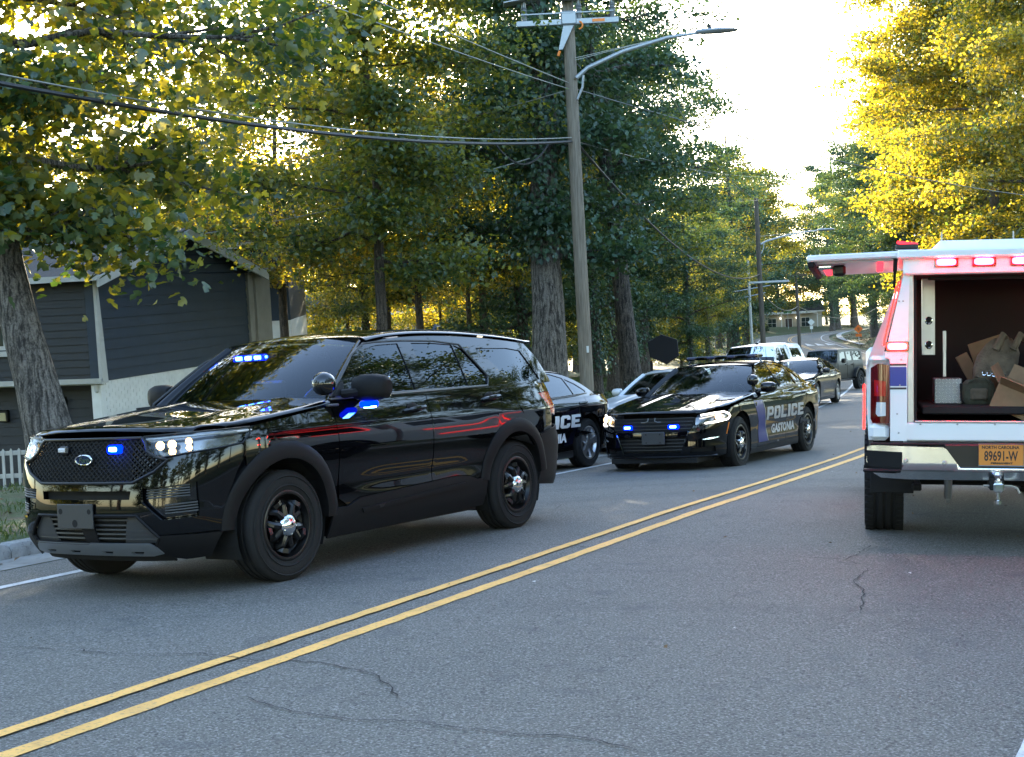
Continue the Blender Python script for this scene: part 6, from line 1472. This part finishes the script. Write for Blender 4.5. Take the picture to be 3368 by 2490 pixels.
# ------------------------------------------------------------------ signs
pbr('sign_cover', (.004, .004, .006), .9); pbr('sign_orange', (.80, .16, .01), .5); pbr('sign_white', (.6, .62, .6), .5); pbr('sign_green', (.02, .12, .05), .5)
sx, sy = 3.86, 36.0; sg_ = hz(sx, sy)
t = empty('covered_sign', (sx, sy, sg_), (0, 0, R(-8)), 'sign under a black cover between tree trunk and silver sedan', 'sign')
hexp = [(-.02, .395), (.375, .245), (.395, -.17), (.08, -.375), (-.34, -.16), (-.385, .225)]
m = MB(); m.loft([[(x * .97, .10, z * .97 + 1.72 - sg_) for x, z in hexp], [(x, .05, z + 1.72 - sg_) for x, z in hexp], [(x, -.07, z + 1.72 - sg_) for x, z in hexp], [(x * .97, -.11, z * .97 + 1.72 - sg_) for x, z in hexp]]); m.build('cover', 'sign_cover', t, ang=20)
MB().cbox((-.31, .05, .7), (.07, .07, 1.6), .008).build('post', 'sign_cover', t)
def diamond(label, x, y, zc, half, mat, extra=None, n='road_sign'):
    g = hz(x, y); t = empty(n, (x, y, g), (0, 0, R(-12)), label, 'sign'); m = MB(); m.prism([(0, -half), (half, 0), (0, half), (-half, 0)], -.03, .0, 'y'); m.v = [(a, b, c + zc - g) for a, b, c in m.v]; m.build('panel', mat, t, smooth=False)
    MB().cbox((0, .06, (zc - g) / 2), (.07, .07, zc - g), .01).build('post', 'lamp_grey', t)
    if extra: extra(t, zc - g)
    return t
def ex(t, z):
    for k, w in enumerate((.22, .26, .18)): MB().cbox((0, -.036, z + .10 - k * .11), (w, .01, .05), .002).build('legend', 'livery_black', t)
    MB().cbox((0, -.03, z - .66), (.62, .03, .30), .01).build('plaque', 'sign_orange', t)
diamond('orange diamond road work sign on the right of the far road', 36.8, 150, 4.05, .46, 'sign_orange', ex)
diamond('pale diamond sign on a post at the far crest', 39.5, 186, 5.9, .45, 'sign_white', lambda t, z: MB().cbox((0, -.03, z - .7), (.4, .02, .4), .01).build('plaque', 'sign_white', t))
g = hz(40.4, 206); t = empty('street_name_sign', (40.4, 206, g), (0, 0, R(-10)), 'small green street name sign at the far bend', 'sign'); MB().cbox((0, 0, 1.2), (.06, .06, 2.6), .01).build('post', 'lamp_grey', t); MB().cbox((0, 0, 2.4), (1.2, .03, .25), .01).build('name_blade', 'sign_green', t); MB().cbox((0, 0, 2.7), (.03, 1.0, .25), .01).build('name_blade', 'sign_green', t)

# ------------------------------------------------------------------ trees and plants
def bark_mat(name, c0, c1, sc=22, depth=1.0):
    m, ns, ls = _new(name); out = node(ns, 'ShaderNodeOutputMaterial'); b = node(ns, 'ShaderNodeBsdfPrincipled'); b.inputs['Roughness'].default_value = .92
    ls.new(b.outputs[0], out.inputs[0]); tc = node(ns, 'ShaderNodeTexCoord'); mp = node(ns, 'ShaderNodeMapping'); mp.inputs['Scale'].default_value = (1, 1, .13); ls.new(tc.outputs['Object'], mp.inputs[0])
    nz = node(ns, 'ShaderNodeTexNoise'); nz.inputs['Scale'].default_value = 3; ls.new(tc.outputs['Object'], nz.inputs[0])
    ad = node(ns, 'ShaderNodeVectorMath', operation='MULTIPLY_ADD'); ad.inputs[1].default_value = (.12, .12, .12); ls.new(nz.outputs['Color'], ad.inputs[0]); ls.new(mp.outputs[0], ad.inputs[2])
    v = node(ns, 'ShaderNodeTexNoise'); v.inputs['Scale'].default_value = sc; v.inputs['Detail'].default_value = 5; v.inputs['Roughness'].default_value = .7; ls.new(ad.outputs[0], v.inputs[0])
    t = node(ns, 'ShaderNodeTexNoise'); t.inputs['Scale'].default_value = 42; t.inputs['Detail'].default_value = 6; ls.new(tc.outputs['Object'], t.inputs[0])
    r = node(ns, 'ShaderNodeMapRange'); r.inputs[1].default_value = .36; r.inputs[2].default_value = .62; ls.new(v.outputs[0], r.inputs[0])
    mu = node(ns, 'ShaderNodeMath', operation='MULTIPLY'); ls.new(r.outputs[0], mu.inputs[0]); ls.new(t.outputs[0], mu.inputs[1])
    cr = node(ns, 'ShaderNodeValToRGB'); cr.color_ramp.elements[0].position = .08; cr.color_ramp.elements[0].color = c4(c0); cr.color_ramp.elements[1].position = .50; cr.color_ramp.elements[1].color = c4(c1)
    ls.new(mu.outputs[0], cr.inputs[0]); ls.new(cr.outputs[0], b.inputs['Base Color'])
    bp = node(ns, 'ShaderNodeBump'); bp.inputs['Strength'].default_value = depth; bp.inputs['Distance'].default_value = .06; ls.new(mu.outputs[0], bp.inputs['Height']); ls.new(bp.outputs[0], b.inputs['Normal'])
bark_mat('bark_grey', (.035, .030, .026), (.30, .265, .23)); bark_mat('bark_dark', (.018, .015, .013), (.16, .135, .115)); bark_mat('bark_brown', (.035, .027, .020), (.15, .115, .085))
leafmat('leaf_green', (.046, .092, .034), (.09, .15, .020), (.52, .43, .020), .46, gmin=.55)
leafmat('leaf_deep', (.040, .088, .044), (.045, .09, .022), (.16, .19, .022), .33)
leafmat('leaf_gold', (.055, .092, .026), (.11, .16, .016), (.74, .52, .020), .54, gmin=.52)
leafmat('leaf_maple', (.044, .092, .034), (.07, .13, .018), (.70, .55, .022), .46, gmin=.56)
leafmat('leaf_shrub', (.020, .038, .016), (.05, .08, .012), (.09, .12, .015), .3)
leafmat('grass_blade', (.050, .085, .020), (.12, .18, .03), (.22, .24, .04), .4)
pbr('dry_leaf', (.15, .085, .035), .85, noise=(30, .5, 3)); pbr('pale_scrap', (.5, .48, .44), .8)

def leaf_mesh(name, P, A, N, L, lobed=False, wid=.34):
    """P base points, A axis directions, N normals, L lengths -> one mesh of separate leaves"""
    n = len(P); S = np.cross(A, N); S /= np.linalg.norm(S, axis=1, keepdims=True) + 1e-9; L = L[:, None]
    if not lobed:
        pts = [(0, 0, 0), (.42, wid, .10), (1, 0, -.06), (.46, -wid, .10)]; faces = [(0, 1, 2), (0, 2, 3)]
    else:
        pts = [(0, 0, 0), (.10, .30, .05), (.38, .50, .06), (.44, .22, .03), (.74, .34, .02), (1, 0, -.10), (.74, -.34, .02), (.44, -.22, .03), (.38, -.50, .06), (.10, -.30, .05)]
        faces = [(0, 1, 2, 3), (0, 3, 5), (3, 4, 5), (0, 5, 7), (5, 6, 7), (0, 7, 8, 9)]
    V = np.stack([P + A * L * a + S * L * b + N * L * c for a, b, c in pts], 1).reshape(-1, 3); k = len(pts)
    F = []; 
    lens = np.tile([len(f) for f in faces], n); loops = (np.concatenate([np.array(f) for f in faces])[None] + (np.arange(n) * k)[:, None]).ravel()
    me = bpy.data.meshes.new(name); me.vertices.add(len(V)); me.vertices.foreach_set('co', V.ravel().astype(np.float32)); me.loops.add(len(loops)); me.loops.foreach_set('vertex_index', loops.astype(np.int32))
    me.polygons.add(len(lens)); st = np.concatenate([[0], np.cumsum(lens)[:-1]]); me.polygons.foreach_set('loop_start', st.astype(np.int32)); me.update(calc_edges=True); me.validate()
    return me
def scatter_leaves(rng, cen, sig, per, leaf, droop=.35, flat=.55):
    n = len(cen) * per; C = np.repeat(cen, per, 0); sg = np.repeat(sig, per)[:, None]
    P = C + rng.normal(size=(n, 3)) * sg * np.array([1, 1, flat])
    az = rng.uniform(0, 2 * np.pi, n); el = rng.normal(-droop, .45, n); A = np.stack([np.cos(az) * np.cos(el), np.sin(az) * np.cos(el), np.sin(el)], 1)
    N = rng.normal(size=(n, 3)) * .55 + np.array([0, 0, .8]); N -= A * (N * A).sum(1, keepdims=True); N /= np.linalg.norm(N, axis=1, keepdims=True) + 1e-9
    return P, A, N, leaf * rng.uniform(.6, 1.25, n)
class TreeKind:
    def __init__(s, seed, H, r0, cb, Rc, leaf, per, lm, bm, limbs=20, shape=1.0, lean=(0, 0), lobed=False, ivy=None, subs=4, sig=.42, top=.5, bend=None, up=.55, avoid=0.0):
        rng = np.random.default_rng(seed); m = MB(); n = 16
        pth = np.zeros((n + 1, 3)); w = np.cumsum(rng.normal(0, .022 * H / 12, (n + 1, 2)), 0); w -= w[0]
        for k in range(n + 1):
            f = k / n; pth[k] = (lean[0] * f + w[k, 0] + (bend(f)[0] if bend else 0), lean[1] * f + w[k, 1] + (bend(f)[1] if bend else 0), f * H * .93)
        rad = [r0 * (1 - .80 * (k / n)) * (1 + .55 * math.exp(-k * 1.3)) for k in range(n + 1)]
        # trunk with an uneven section
        rings = []; tt = np.linspace(0, n, 40)
        for f in tt:
            i = min(int(f), n - 1); g = f - i; p = pth[i] * (1 - g) + pth[i + 1] * g; r = rad[i] * (1 - g) + rad[i + 1] * g
            rings.append([(p[0] + r * math.cos(a) * (1 + .05 * math.sin(3 * a + seed) + .03 * math.sin(7 * a + f)), p[1] + r * math.sin(a) * (1 + .05 * math.cos(2 * a + seed + f * .1)), p[2]) for a in np.linspace(0, 2 * math.pi, 14, endpoint=False)])
        m.loft(rings)
        def at(z):
            f = np.clip(z / (H * .93), 0, 1) * n; i = min(int(f), n - 1); g = f - i; return pth[i] * (1 - g) + pth[i + 1] * g, rad[i] * (1 - g) + rad[i + 1] * g
        cen = []; sg = []
        for k in range(limbs):
            h = lerp(cb, .90, ((k + rng.uniform(-.3, .3) + .5) / limbs) ** .9); z = h * H; p, r = at(z); az = k * 2.4 + rng.uniform(-.5, .5)
            q = (h - cb) / (1 - cb); ext = Rc * (math.sin(math.pi * (.16 + .80 * q)) ** .7) * rng.uniform(.75, 1.12) * (1 if q < .75 else .85)
            ext *= 1 - avoid * max(0., -math.sin(az)) ** .7
            d = np.array([math.cos(az), math.sin(az), 0]); rise = rng.uniform(.1, up) * (1 - .3 * q); pts = []; cv = rng.normal(0, .12)
            for j in range(6):
                f = j / 5; side = np.array([-d[1], d[0], 0]) * cv * ext * f * f; pts.append(p + d * ext * f + side + np.array([0, 0, ext * (rise * f - .22 * f * f) + rng.normal(0, .05)]))
            lr = max(.02, r * .42); m.tube([tuple(x) for x in pts], [lr * (1 - .85 * j / 5) for j in range(6)], 6, caps=False)
            for j in (2, 3, 4, 5): cen.append(pts[j] + rng.normal(0, .15, 3)); sg.append(sig * rng.uniform(.75, 1.25))
            for b in range(subs):
                j = rng.integers(1, 5); a2 = az + rng.choice([-1, 1]) * rng.uniform(.5, 1.2); L2 = ext * rng.uniform(.25, .5); d2 = np.array([math.cos(a2), math.sin(a2), rng.uniform(-.15, .55)]); s0 = pts[j]
                q2 = [s0, s0 + d2 * L2 * .5 + rng.normal(0, .05, 3), s0 + d2 * L2 - np.array([0, 0, .06 * L2])]; m.tube([tuple(x) for x in q2], [lr * .38, lr * .25, .008], 5, caps=False)
                cen += [q2[1], q2[2]]; sg += [sig * .8, sig * rng.uniform(.7, 1.15)]
        p, r = at(H * .93)
        for k in range(int(10 * top)): cen.append(p + rng.normal(0, 1, 3) * np.array([Rc * .22, Rc * .22, H * .05])); sg.append(sig)
        cen = np.array(cen); sg = np.array(sg)
        P, A, N, L = scatter_leaves(rng, cen, sg, per, leaf)
        if ivy:
            z0, z1, dn, th = ivy; nI = int((z1 - z0) * dn); z = rng.uniform(z0, z1, nI); az = rng.uniform(0, 2 * np.pi, nI); q = np.array([at(x)[0] for x in z]); rr = np.array([at(x)[1] for x in z]) + np.abs(rng.normal(0, th, nI)) * (.6 + .8 * np.sin(z * 1.7 + 2 * az) ** 2)
            P2 = q + np.stack([np.cos(az) * rr, np.sin(az) * rr, 0 * z], 1); o = np.stack([np.cos(az), np.sin(az), 0 * z], 1); A2 = o * .35 + np.array([0, 0, -.8]) + rng.normal(0, .4, (nI, 3)); A2 /= np.linalg.norm(A2, axis=1, keepdims=True); N2 = o + rng.normal(0, .4, (nI, 3)) + np.array([0, 0, .3]); N2 -= A2 * (N2 * A2).sum(1, keepdims=True); N2 /= np.linalg.norm(N2, axis=1, keepdims=True)
            P = np.concatenate([P, P2]); A = np.concatenate([A, A2]); N = np.concatenate([N, N2]); L = np.concatenate([L, leaf * .9 * rng.uniform(.6, 1.2, nI)])
        s.crown = leaf_mesh('crown', P, A, N, L, lobed); s.crown.materials.append(MATS[lm]); s.trunk = m.mesh('trunk', False); sharp(s.trunk, 60); s.trunk.materials.append(MATS[bm]); s.H = H
    def plant(s, x, y, label, scale=1.0, rz=0.0, group=None, name='tree', lm=None, sink=.1, z=None, fix_h=1.0):
        t = empty(name, (x, y, (hz(x, y) if z is None else z) - sink), (0, 0, rz), label, 'tree', group); t.scale = (scale, scale, scale * fix_h)
        link('trunk', s.trunk, None, t); c = link('crown', s.crown, None, t)
        if lm: c.material_slots[0].link = 'OBJECT'; c.material_slots[0].material = MATS[lm]
        return t
K1 = TreeKind(11, 16, .30, .28, 5.2, .165, 120, 'leaf_green', 'bark_brown', limbs=22, ivy=(1.8, 11, 330, .32))
K2 = TreeKind(12, 18, .28, .22, 4.4, .16, 95, 'leaf_deep', 'bark_dark', limbs=24, ivy=(1.5, 13, 420, .38))
K3 = TreeKind(13, 15, .22, .32, 5.6, .17, 115, 'leaf_gold', 'bark_brown', limbs=22, sig=.46)
K4 = TreeKind(14, 17, .26, .18, 5.0, .165, 95, 'leaf_deep', 'bark_dark', limbs=24, ivy=(1.0, 12, 350, .40))
K5 = TreeKind(15, 20, .30, .14, 5.6, .19, 135, 'leaf_gold', 'bark_brown', limbs=30, sig=.50, subs=5)
K6 = TreeKind(16, 9, .14, .07, 3.6, .17, 90, 'leaf_green', 'bark_brown', limbs=24, sig=.45)
# the leaning maple at the left edge, the ivy-clad trunks by the pole
LM = TreeKind(21, 12.5, .285, .25, 4.4, .15, 84, 'leaf_maple', 'bark_grey', limbs=30, subs=6, lobed=True, lean=(-2.3, 0.3), sig=.46, up=.35, avoid=.75)
LM.plant(-5.70, 18.0, 'leaning grey maple trunk with large leaves at the left edge', 1.0, 0.0, sink=.05)
BT = TreeKind(22, 18, .42, .20, 3.5, .165, 85, 'leaf_deep', 'bark_grey', limbs=28, ivy=(4.0, 14, 700, .50), subs=5, avoid=.62)
BT.plant(.88, 32.6, 'broad grey trunk wrapped in ivy just left of the utility pole')
DT = TreeKind(23, 18, .28, .36, 2.9, .15, 75, 'leaf_deep', 'bark_dark', limbs=20, ivy=(4.6, 15, 130, .26), avoid=.92, lean=(-1.3, 0))
DT.plant(3.32, 38.5, 'dark slender trunk with ivy just right of the utility pole')
GW = 'trees of the wood behind the parked cars'; GR = 'tall trees right of the far road'; GF = 'trees far down the road'
woods = [  # x, y, kind, scale, label
 (2.55, 43.5, K2, .70, 'thin brown trunk just right of the utility pole foot'), (3.55, 49.0, K1, .78, 'pale furrowed trunk behind the dark trunk right of pole'), (.35, 37.5, K4, .68, 'dark trunk in the shade behind the broad ivy trunk'),
 (-.80, 42.5, K3, .70, 'slim trunk among golden leaves above the suv rear'), (-3.35, 38.2, K3, .72, 'brown furrowed trunk beside the low white house'), (-2.20, 35.8, K3, .60, 'dark leaning trunk in front of bright yellow leaves'),
 (4.4, 54.0, K2, .88, 'ivy covered tree behind the covered sign'), (4.9, 59.0, K4, .90, 'ivy clad tree above the white pickup roof'), (6.0, 64.0, K2, .94, 'dark ivy tree right of the one above the pickup'), (8.2, 65.0, K4, .55, 'tree at the sky edge behind the off-roader'),
 (-6.4, 40.5, K3, .72, 'golden backlit tree behind the dark blue house roof'), (-9.8, 46.5, K3, .66, 'tree rising behind the ridge of the dark blue house'), (-13.5, 41.0, K3, .78, 'golden tree behind the left wing of the blue house'),
 (-17.5, 47.0, K3, .70, 'green tree far behind the blue house at left edge'), (-5.2, 52.0, K1, .60, 'green tree deep in the wood above the suv'), (-1.6, 55.0, K3, .62, 'golden tree deep in the wood left of the broad trunk'), (1.2, 58.0, K1, .62, 'green tree deep in the wood behind the pole'),
 (-22, 58.0, K1, .8, 'green tree in the left background row'), (-12.5, 62.0, K1, .65, 'green tree between the far houses'), (4.2, 67.0, K4, .7, 'shaded tree deep in the wood right of pole'), (-1.5, 74, K1, .8, 'tree behind the far grey house trees'),
 (10.6, 76.0, K1, .60, 'tree left of the distant street lamp pole'), (-28, 70, K1, .9, 'tree in the far left background'), (-10, 96, K1, .85, 'tree behind the low white house'), (4, 86, K1, .8, 'background tree far behind the covered sign'), (-22, 96, K1, .9, 'background tree left of the low white house')]
OK = TreeKind(24, 12, .135, .30, 3.7, .13, 120, 'leaf_green', 'bark_brown', limbs=26, subs=5, up=.4, avoid=.6)
OK.plant(-2.55, 28.4, 'furrowed trunk above the suv roof, its branches hanging before the house', 1.0, .4)
low = [(-3.5, 72), (1.8, 76), (6.6, 74), (-8, 112), (-14, 108), (-2, 112), (3.5, 100), (8.5, 96), (-21, 110), (-28, 100), (11, 92), (9, 112), (-35, 95), (-34, 78), (-26, 84), (-6.8, 60), (0.6, 66), (14, 124), (17, 140), (-16, 73), (20, 158), (26, 206), (30, 224), (36, 228), (43, 226), (50, 224), (57, 222), (63, 226), (24, 178)]
where = ['beside the tan house', 'behind the wood left of pole', 'behind the covered sign wood', 'behind the pale grey house', 'left of the tan house back', 'right of the pale grey house', 'far behind the utility pole', 'behind the dark roadside trees', 'behind the low white house', 'at the far left background', 'left of the slim dark pole', 'far behind the pickup', 'at the outermost left background', 'left behind the blue house', 'behind the white and blue house', 'in front of the tan house', 'deep behind the broad trunk', 'left of the far rise', 'halfway up the far rise', 'left of the low white house', 'at the top of the far rise', 'left of the brown far house', 'behind the clipped shrubs', 'behind the brown far house left', 'behind the brown far house right', 'right of the brown far house', 'closing the street end', 'at the far right street end', 'left of the far crest']
for i, (x, y) in enumerate(low): K6.plant(x, y, 'low bushy tree ' + where[i], (.8 if i < 21 else 1.3) + .25 * ((i * 7) % 5) / 4, i * 1.9, 'low bushy trees filling the background', lm=('leaf_gold' if i % 3 == 0 else None))
for i, (x, y, k, sc, lab) in enumerate(woods): k.plant(x, y, lab, sc, i * 1.7, GW)
fars = [(18.5, 112, K1, 1.1, 'green tree closing the sky gap on its left'), (22.0, 150, K1, 1.0, 'green tree left of the rising far road'), (25.0, 168, K4, 1.15, 'dark tree left of the rising far road, higher up'), (37.0, 224, K4, 1.5, 'tall dark tree behind the brown far house'), (44.0, 194, K4, 1.2, 'dark tree right of the far crest'), (27.0, 188, K4, 1.0, 'dark tree left of the far crest'), (31.0, 202, K1, 1.1, 'green tree just behind the far crest'), (35.5, 208, K4, 1.0, 'dark tree closing the street end, left'), (41.0, 216, K4, 1.2, 'green tree closing the street end, middle'), (47.5, 206, K4, 1.6, 'dark tree closing the street end, right'), (52.0, 214, K1, 1.6, 'tall green tree at the street end, right'), (14.0, 88, K4, .95, 'dark tree beside the pale bare pole'), (15.5, 101, K3, .95, 'golden tree just right of the distant pole'), (15.0, 112, K1, .85, 'green tree behind the golden roadside one'), (19.0, 118, K1, 1.0, 'golden green tree left of the far rise'), (21.5, 134, K1, .66, 'tree at the foot of the far rise, left'), (24.0, 150, K3, .60, 'pale golden tree at the far crest'),
 (29.5, 196, K1, .8, 'tree behind the far crest left'), (38, 232, K1, .9, 'tree behind the brown far house'), (47, 226, K3, .9, 'golden tree right of the brown far house'), (56, 232, K1, 1.0, 'hazy tree at the end of the street')]
for i, (x, y, k, sc, lab) in enumerate(fars): k.plant(x, y, lab, sc, i * 2.1 + .5, GF)
rights = [(44.5, 100, K5, 1.7, 'golden tree at the upper right corner'), (41.5, 121, K5, 1.95, 'tallest golden tree, right of the sky gap'), (48, 136, K4, 1.7, 'dark tall tree behind the golden crowns at right'), (38.8, 151, K4, 1.35, 'dark tree right of the far rise, left of the golden crowns'), (36.6, 96, K5, 1.6, 'huge golden tree above the truck canopy'), (38.8, 112, K5, 1.75, 'golden tree behind the huge one at right edge'), (42.5, 130, K5, 1.65, 'golden tree left of the huge one, farther off'), (36.4, 128, K2, 1.1, 'dark tree left of the raised canopy door'), (39.2, 142, K4, 1.25, 'dark green tree above the raised canopy door'), (46.5, 165, K5, 1.5, 'tall tree bordering the sky gap on its right'), (41.0, 160, K4, 1.3, 'dark tree below the sky gap at right'),
 (38.0, 80, K4, 1.0, 'dark tree behind the truck canopy at right'), (43.0, 128, K4, 1.1, 'shaded tree between the golden ones at right'), (52, 176, K5, 1.5, 'tall back tree right of the sky gap'), (33.5, 116, K2, .55, 'low dark tree overhanging the far verge'), (47, 140, K5, 1.3, 'tall golden tree in the back at right')]
for i, (x, y, k, sc, lab) in enumerate(rights): k.plant(x, y, lab, sc, i * 1.3, GR)
# trees behind and beside the camera: the cars mirror them
GB = 'trees on the near side behind the viewer'
for i, (x, y, k, sc) in enumerate([(-19, -12, K1, 1), (-9, -26, K3, 1), (6, -27, K2, 1), (12, -9, K1, 1.05), (17, 3, K3, .95), (21, 16, K1, 1.0), (27, 30, K4, 1.0), (30, 46, K1, 1.0), (33, 62, K5, 1.0), (-22, 2, K3, 1), (24, -8, K4, 1.1), (-26, 16, K1, 1.0), (-19, 27, K1, .9), (-2, -28, K4, 1.1), (16, -24, K1, 1.1), (10.5, 1, K4, .9), (13.5, 9, K2, .95), (16.5, 15, K4, .95), (19.5, 23, K2, 1.0), (23.5, 36, K4, .95)]):
    k.plant(x, y, 'roadside tree behind the viewer mirrored in the car paint', sc, i * 1.1, GB)
for i, x in enumerate(range(-62, 34, 7)):
    (K6, K4, K1)[i % 3].plant(x + (i % 2) * 2, -34 - (i * 5) % 9, 'tree of the wood row behind the viewer, seen only in reflections', (1.5, 1.0, .95)[i % 3], i * 1.4, GB)
for i, (x, y) in enumerate([(-40, -14), (-44, -4), (-36, 6), (-33, -24), (-50, 8), (-30, -16)]): (K6, K4)[i % 2].plant(x, y, 'tree of the wood row behind the viewer, seen only in reflections', (1.5, 1.0)[i % 2], i, GB)
# shrubs
def shrub(seed, r, h, n, leaf, lm):
    rng = np.random.default_rng(seed); d = rng.normal(size=(n, 3)); d /= np.linalg.norm(d, axis=1, keepdims=True); d[:, 2] = np.abs(d[:, 2]); q = rng.uniform(.55, 1.02, n)[:, None]; P = d * q * np.array([r, r, h]) * (1 + .12 * np.sin(d[:, :1] * 7 + d[:, 1:2] * 5)) + np.array([0, 0, .05])
    A = d + rng.normal(0, .5, (n, 3)); A /= np.linalg.norm(A, axis=1, keepdims=True); N = rng.normal(0, .6, (n, 3)) + np.array([0, 0, .9]); N -= A * (N * A).sum(1, keepdims=True); N /= np.linalg.norm(N, axis=1, keepdims=True)
    me = leaf_mesh('foliage', P, A, N, leaf * rng.uniform(.7, 1.2, n)); me.materials.append(MATS[lm]); m = MB()
    for k in range(7): a = k * .9; m.tube([(0, 0, 0), (r * .3 * math.cos(a), r * .3 * math.sin(a), h * .45), (r * .65 * math.cos(a), r * .65 * math.sin(a), h * .75)], [.03, .02, .008], 5)
    st = m.mesh('stem'); st.materials.append(MATS['bark_brown']); return me, st
SH = [shrub(1, .8, 1.1, 3600, .085, 'leaf_shrub'), shrub(2, 1.0, .9, 3600, .095, 'leaf_green'), shrub(3, 1.3, 2.1, 5200, .12, 'leaf_deep')]
for i, (x, y, k, sc, lab) in enumerate([(3.2, 32.2, 0, 1.05, 'round dark shrub right of the utility pole'), (2.35, 31.0, 0, .75, 'low clipped shrub at the utility pole foot'), (1.25, 32.0, 0, 1.0, 'dark shrub between broad trunk and pole'), (-8.6, 66, 2, 1.5, 'rounded evergreen beside the low white house'), (-12.8, 82, 2, .8, 'shrub before the low white house door'), (7.2, 58, 1, .9, 'small shrub on the lawn behind the pickup'), (11.6, 68, 0, 1.0, 'shrub at the distant pole foot'),
   (30.0, 198, 0, 1.2, 'round clipped shrub at the far bend'), (32.0, 198, 0, 1.3, 'round clipped shrub beside its twin at the far bend'), (35, 199, 0, 1.5, 'dark hedge shrub at the far bend'), (38.6, 138, 2, 1.2, 'bushy shrub behind the orange sign'), (35.6, 126, 2, 1.0, 'bush left of the raised canopy door'), (36.5, 116, 2, 1.3, 'bush below the dark verge tree'), (0.0, 33.5, 1, 1.1, 'low green undergrowth left of the broad trunk'), (5.4, 47.0, 1, 1.0, 'low green plant behind the covered sign'), (-4.6, 45, 2, 1.0, 'tall shrub before the tan house')]):
    t = empty('shrub', (x, y, hz(x, y) - .05), (0, 0, i * 1.3), lab, 'shrub', 'shrubs on the verges'); t.scale = (sc, sc, sc); link('foliage', SH[k][0], None, t); link('stem', SH[k][1], None, t)
# young shoot on the maple trunk
rng = np.random.default_rng(5)
# grass on the near verge, fallen leaves
def stuff_leaves(name, label, n, area, leaf, mat, up, seed, cat, lift=.0, cond=None, lobed=False):
    rng = np.random.default_rng(seed); x = rng.uniform(area[0], area[1], n); y = rng.uniform(area[2], area[3], n); i, d = sd(x, y); k = cond(d, x, y); x, y = x[k], y[k]; n = len(x); z = hz(x, y) + lift
    az = rng.uniform(0, 6.28, n); el = np.clip(rng.normal(up, .25, n), -.1, 1.5); A = np.stack([np.cos(az) * np.cos(el), np.sin(az) * np.cos(el), np.sin(el)], 1); N = rng.normal(0, .4, (n, 3)) + np.array([0, 0, 1.0]); N -= A * (N * A).sum(1, keepdims=True); N /= np.linalg.norm(N, axis=1, keepdims=True) + 1e-9
    me = leaf_mesh(name, np.stack([x, y, z], 1), A, N, leaf * rng.uniform(.5, 1.3, n), lobed, .34 if up < .8 else .06); o = link(name, me, mat); return tag(o, label, cat, kind='stuff')
stuff_leaves('grass', 'short grass on the verge beside the kerb', 26000, (-12, -2.5, 8, 24), .085, 'grass_blade', 1.15, 1, 'grass', -.01, lambda d, x, y: (d < -5.1) & (np.sin(x * 2.1 + y) + np.sin(y * 1.7 - x) + np.random.default_rng(9).normal(0, .6, len(d)) > -.4))
stuff_leaves('grass', 'rough grass along the wood edge behind the cars', 30000, (-3, 16, 24, 70), .16, 'grass_blade', 1.1, 2, 'grass', -.01, lambda d, x, y: (d < -5.2) & (d > -16))
stuff_leaves('fallen_leaves', 'dry brown leaves scattered along the left verge and gutter', 5200, (-12, 16, 8, 66), .075, 'dry_leaf', .1, 3, 'leaves', .012, lambda d, x, y: (d < -4.5) & (d > -15))
stuff_leaves('fallen_leaves', 'few dry leaf scraps lying on the asphalt', 260, (-6, 14, 4, 40), .035, 'dry_leaf', .1, 4, 'leaves', .010, lambda d, x, y: (d > -4.3) & (d < 4.2))
stuff_leaves('paper_scraps', 'tiny pale scraps scattered on the asphalt', 60, (-5, 9, 5, 26), .035, 'pale_scrap', .05, 6, 'litter', .010, lambda d, x, y: (d > -4.0) & (d < 4.0))
stuff_leaves('fallen_leaves', 'brown leaf litter on the bank right of the far road', 9000, (30, 48, 84, 165), .22, 'dry_leaf', .15, 7, 'leaves', .03, lambda d, x, y: (d > 5))
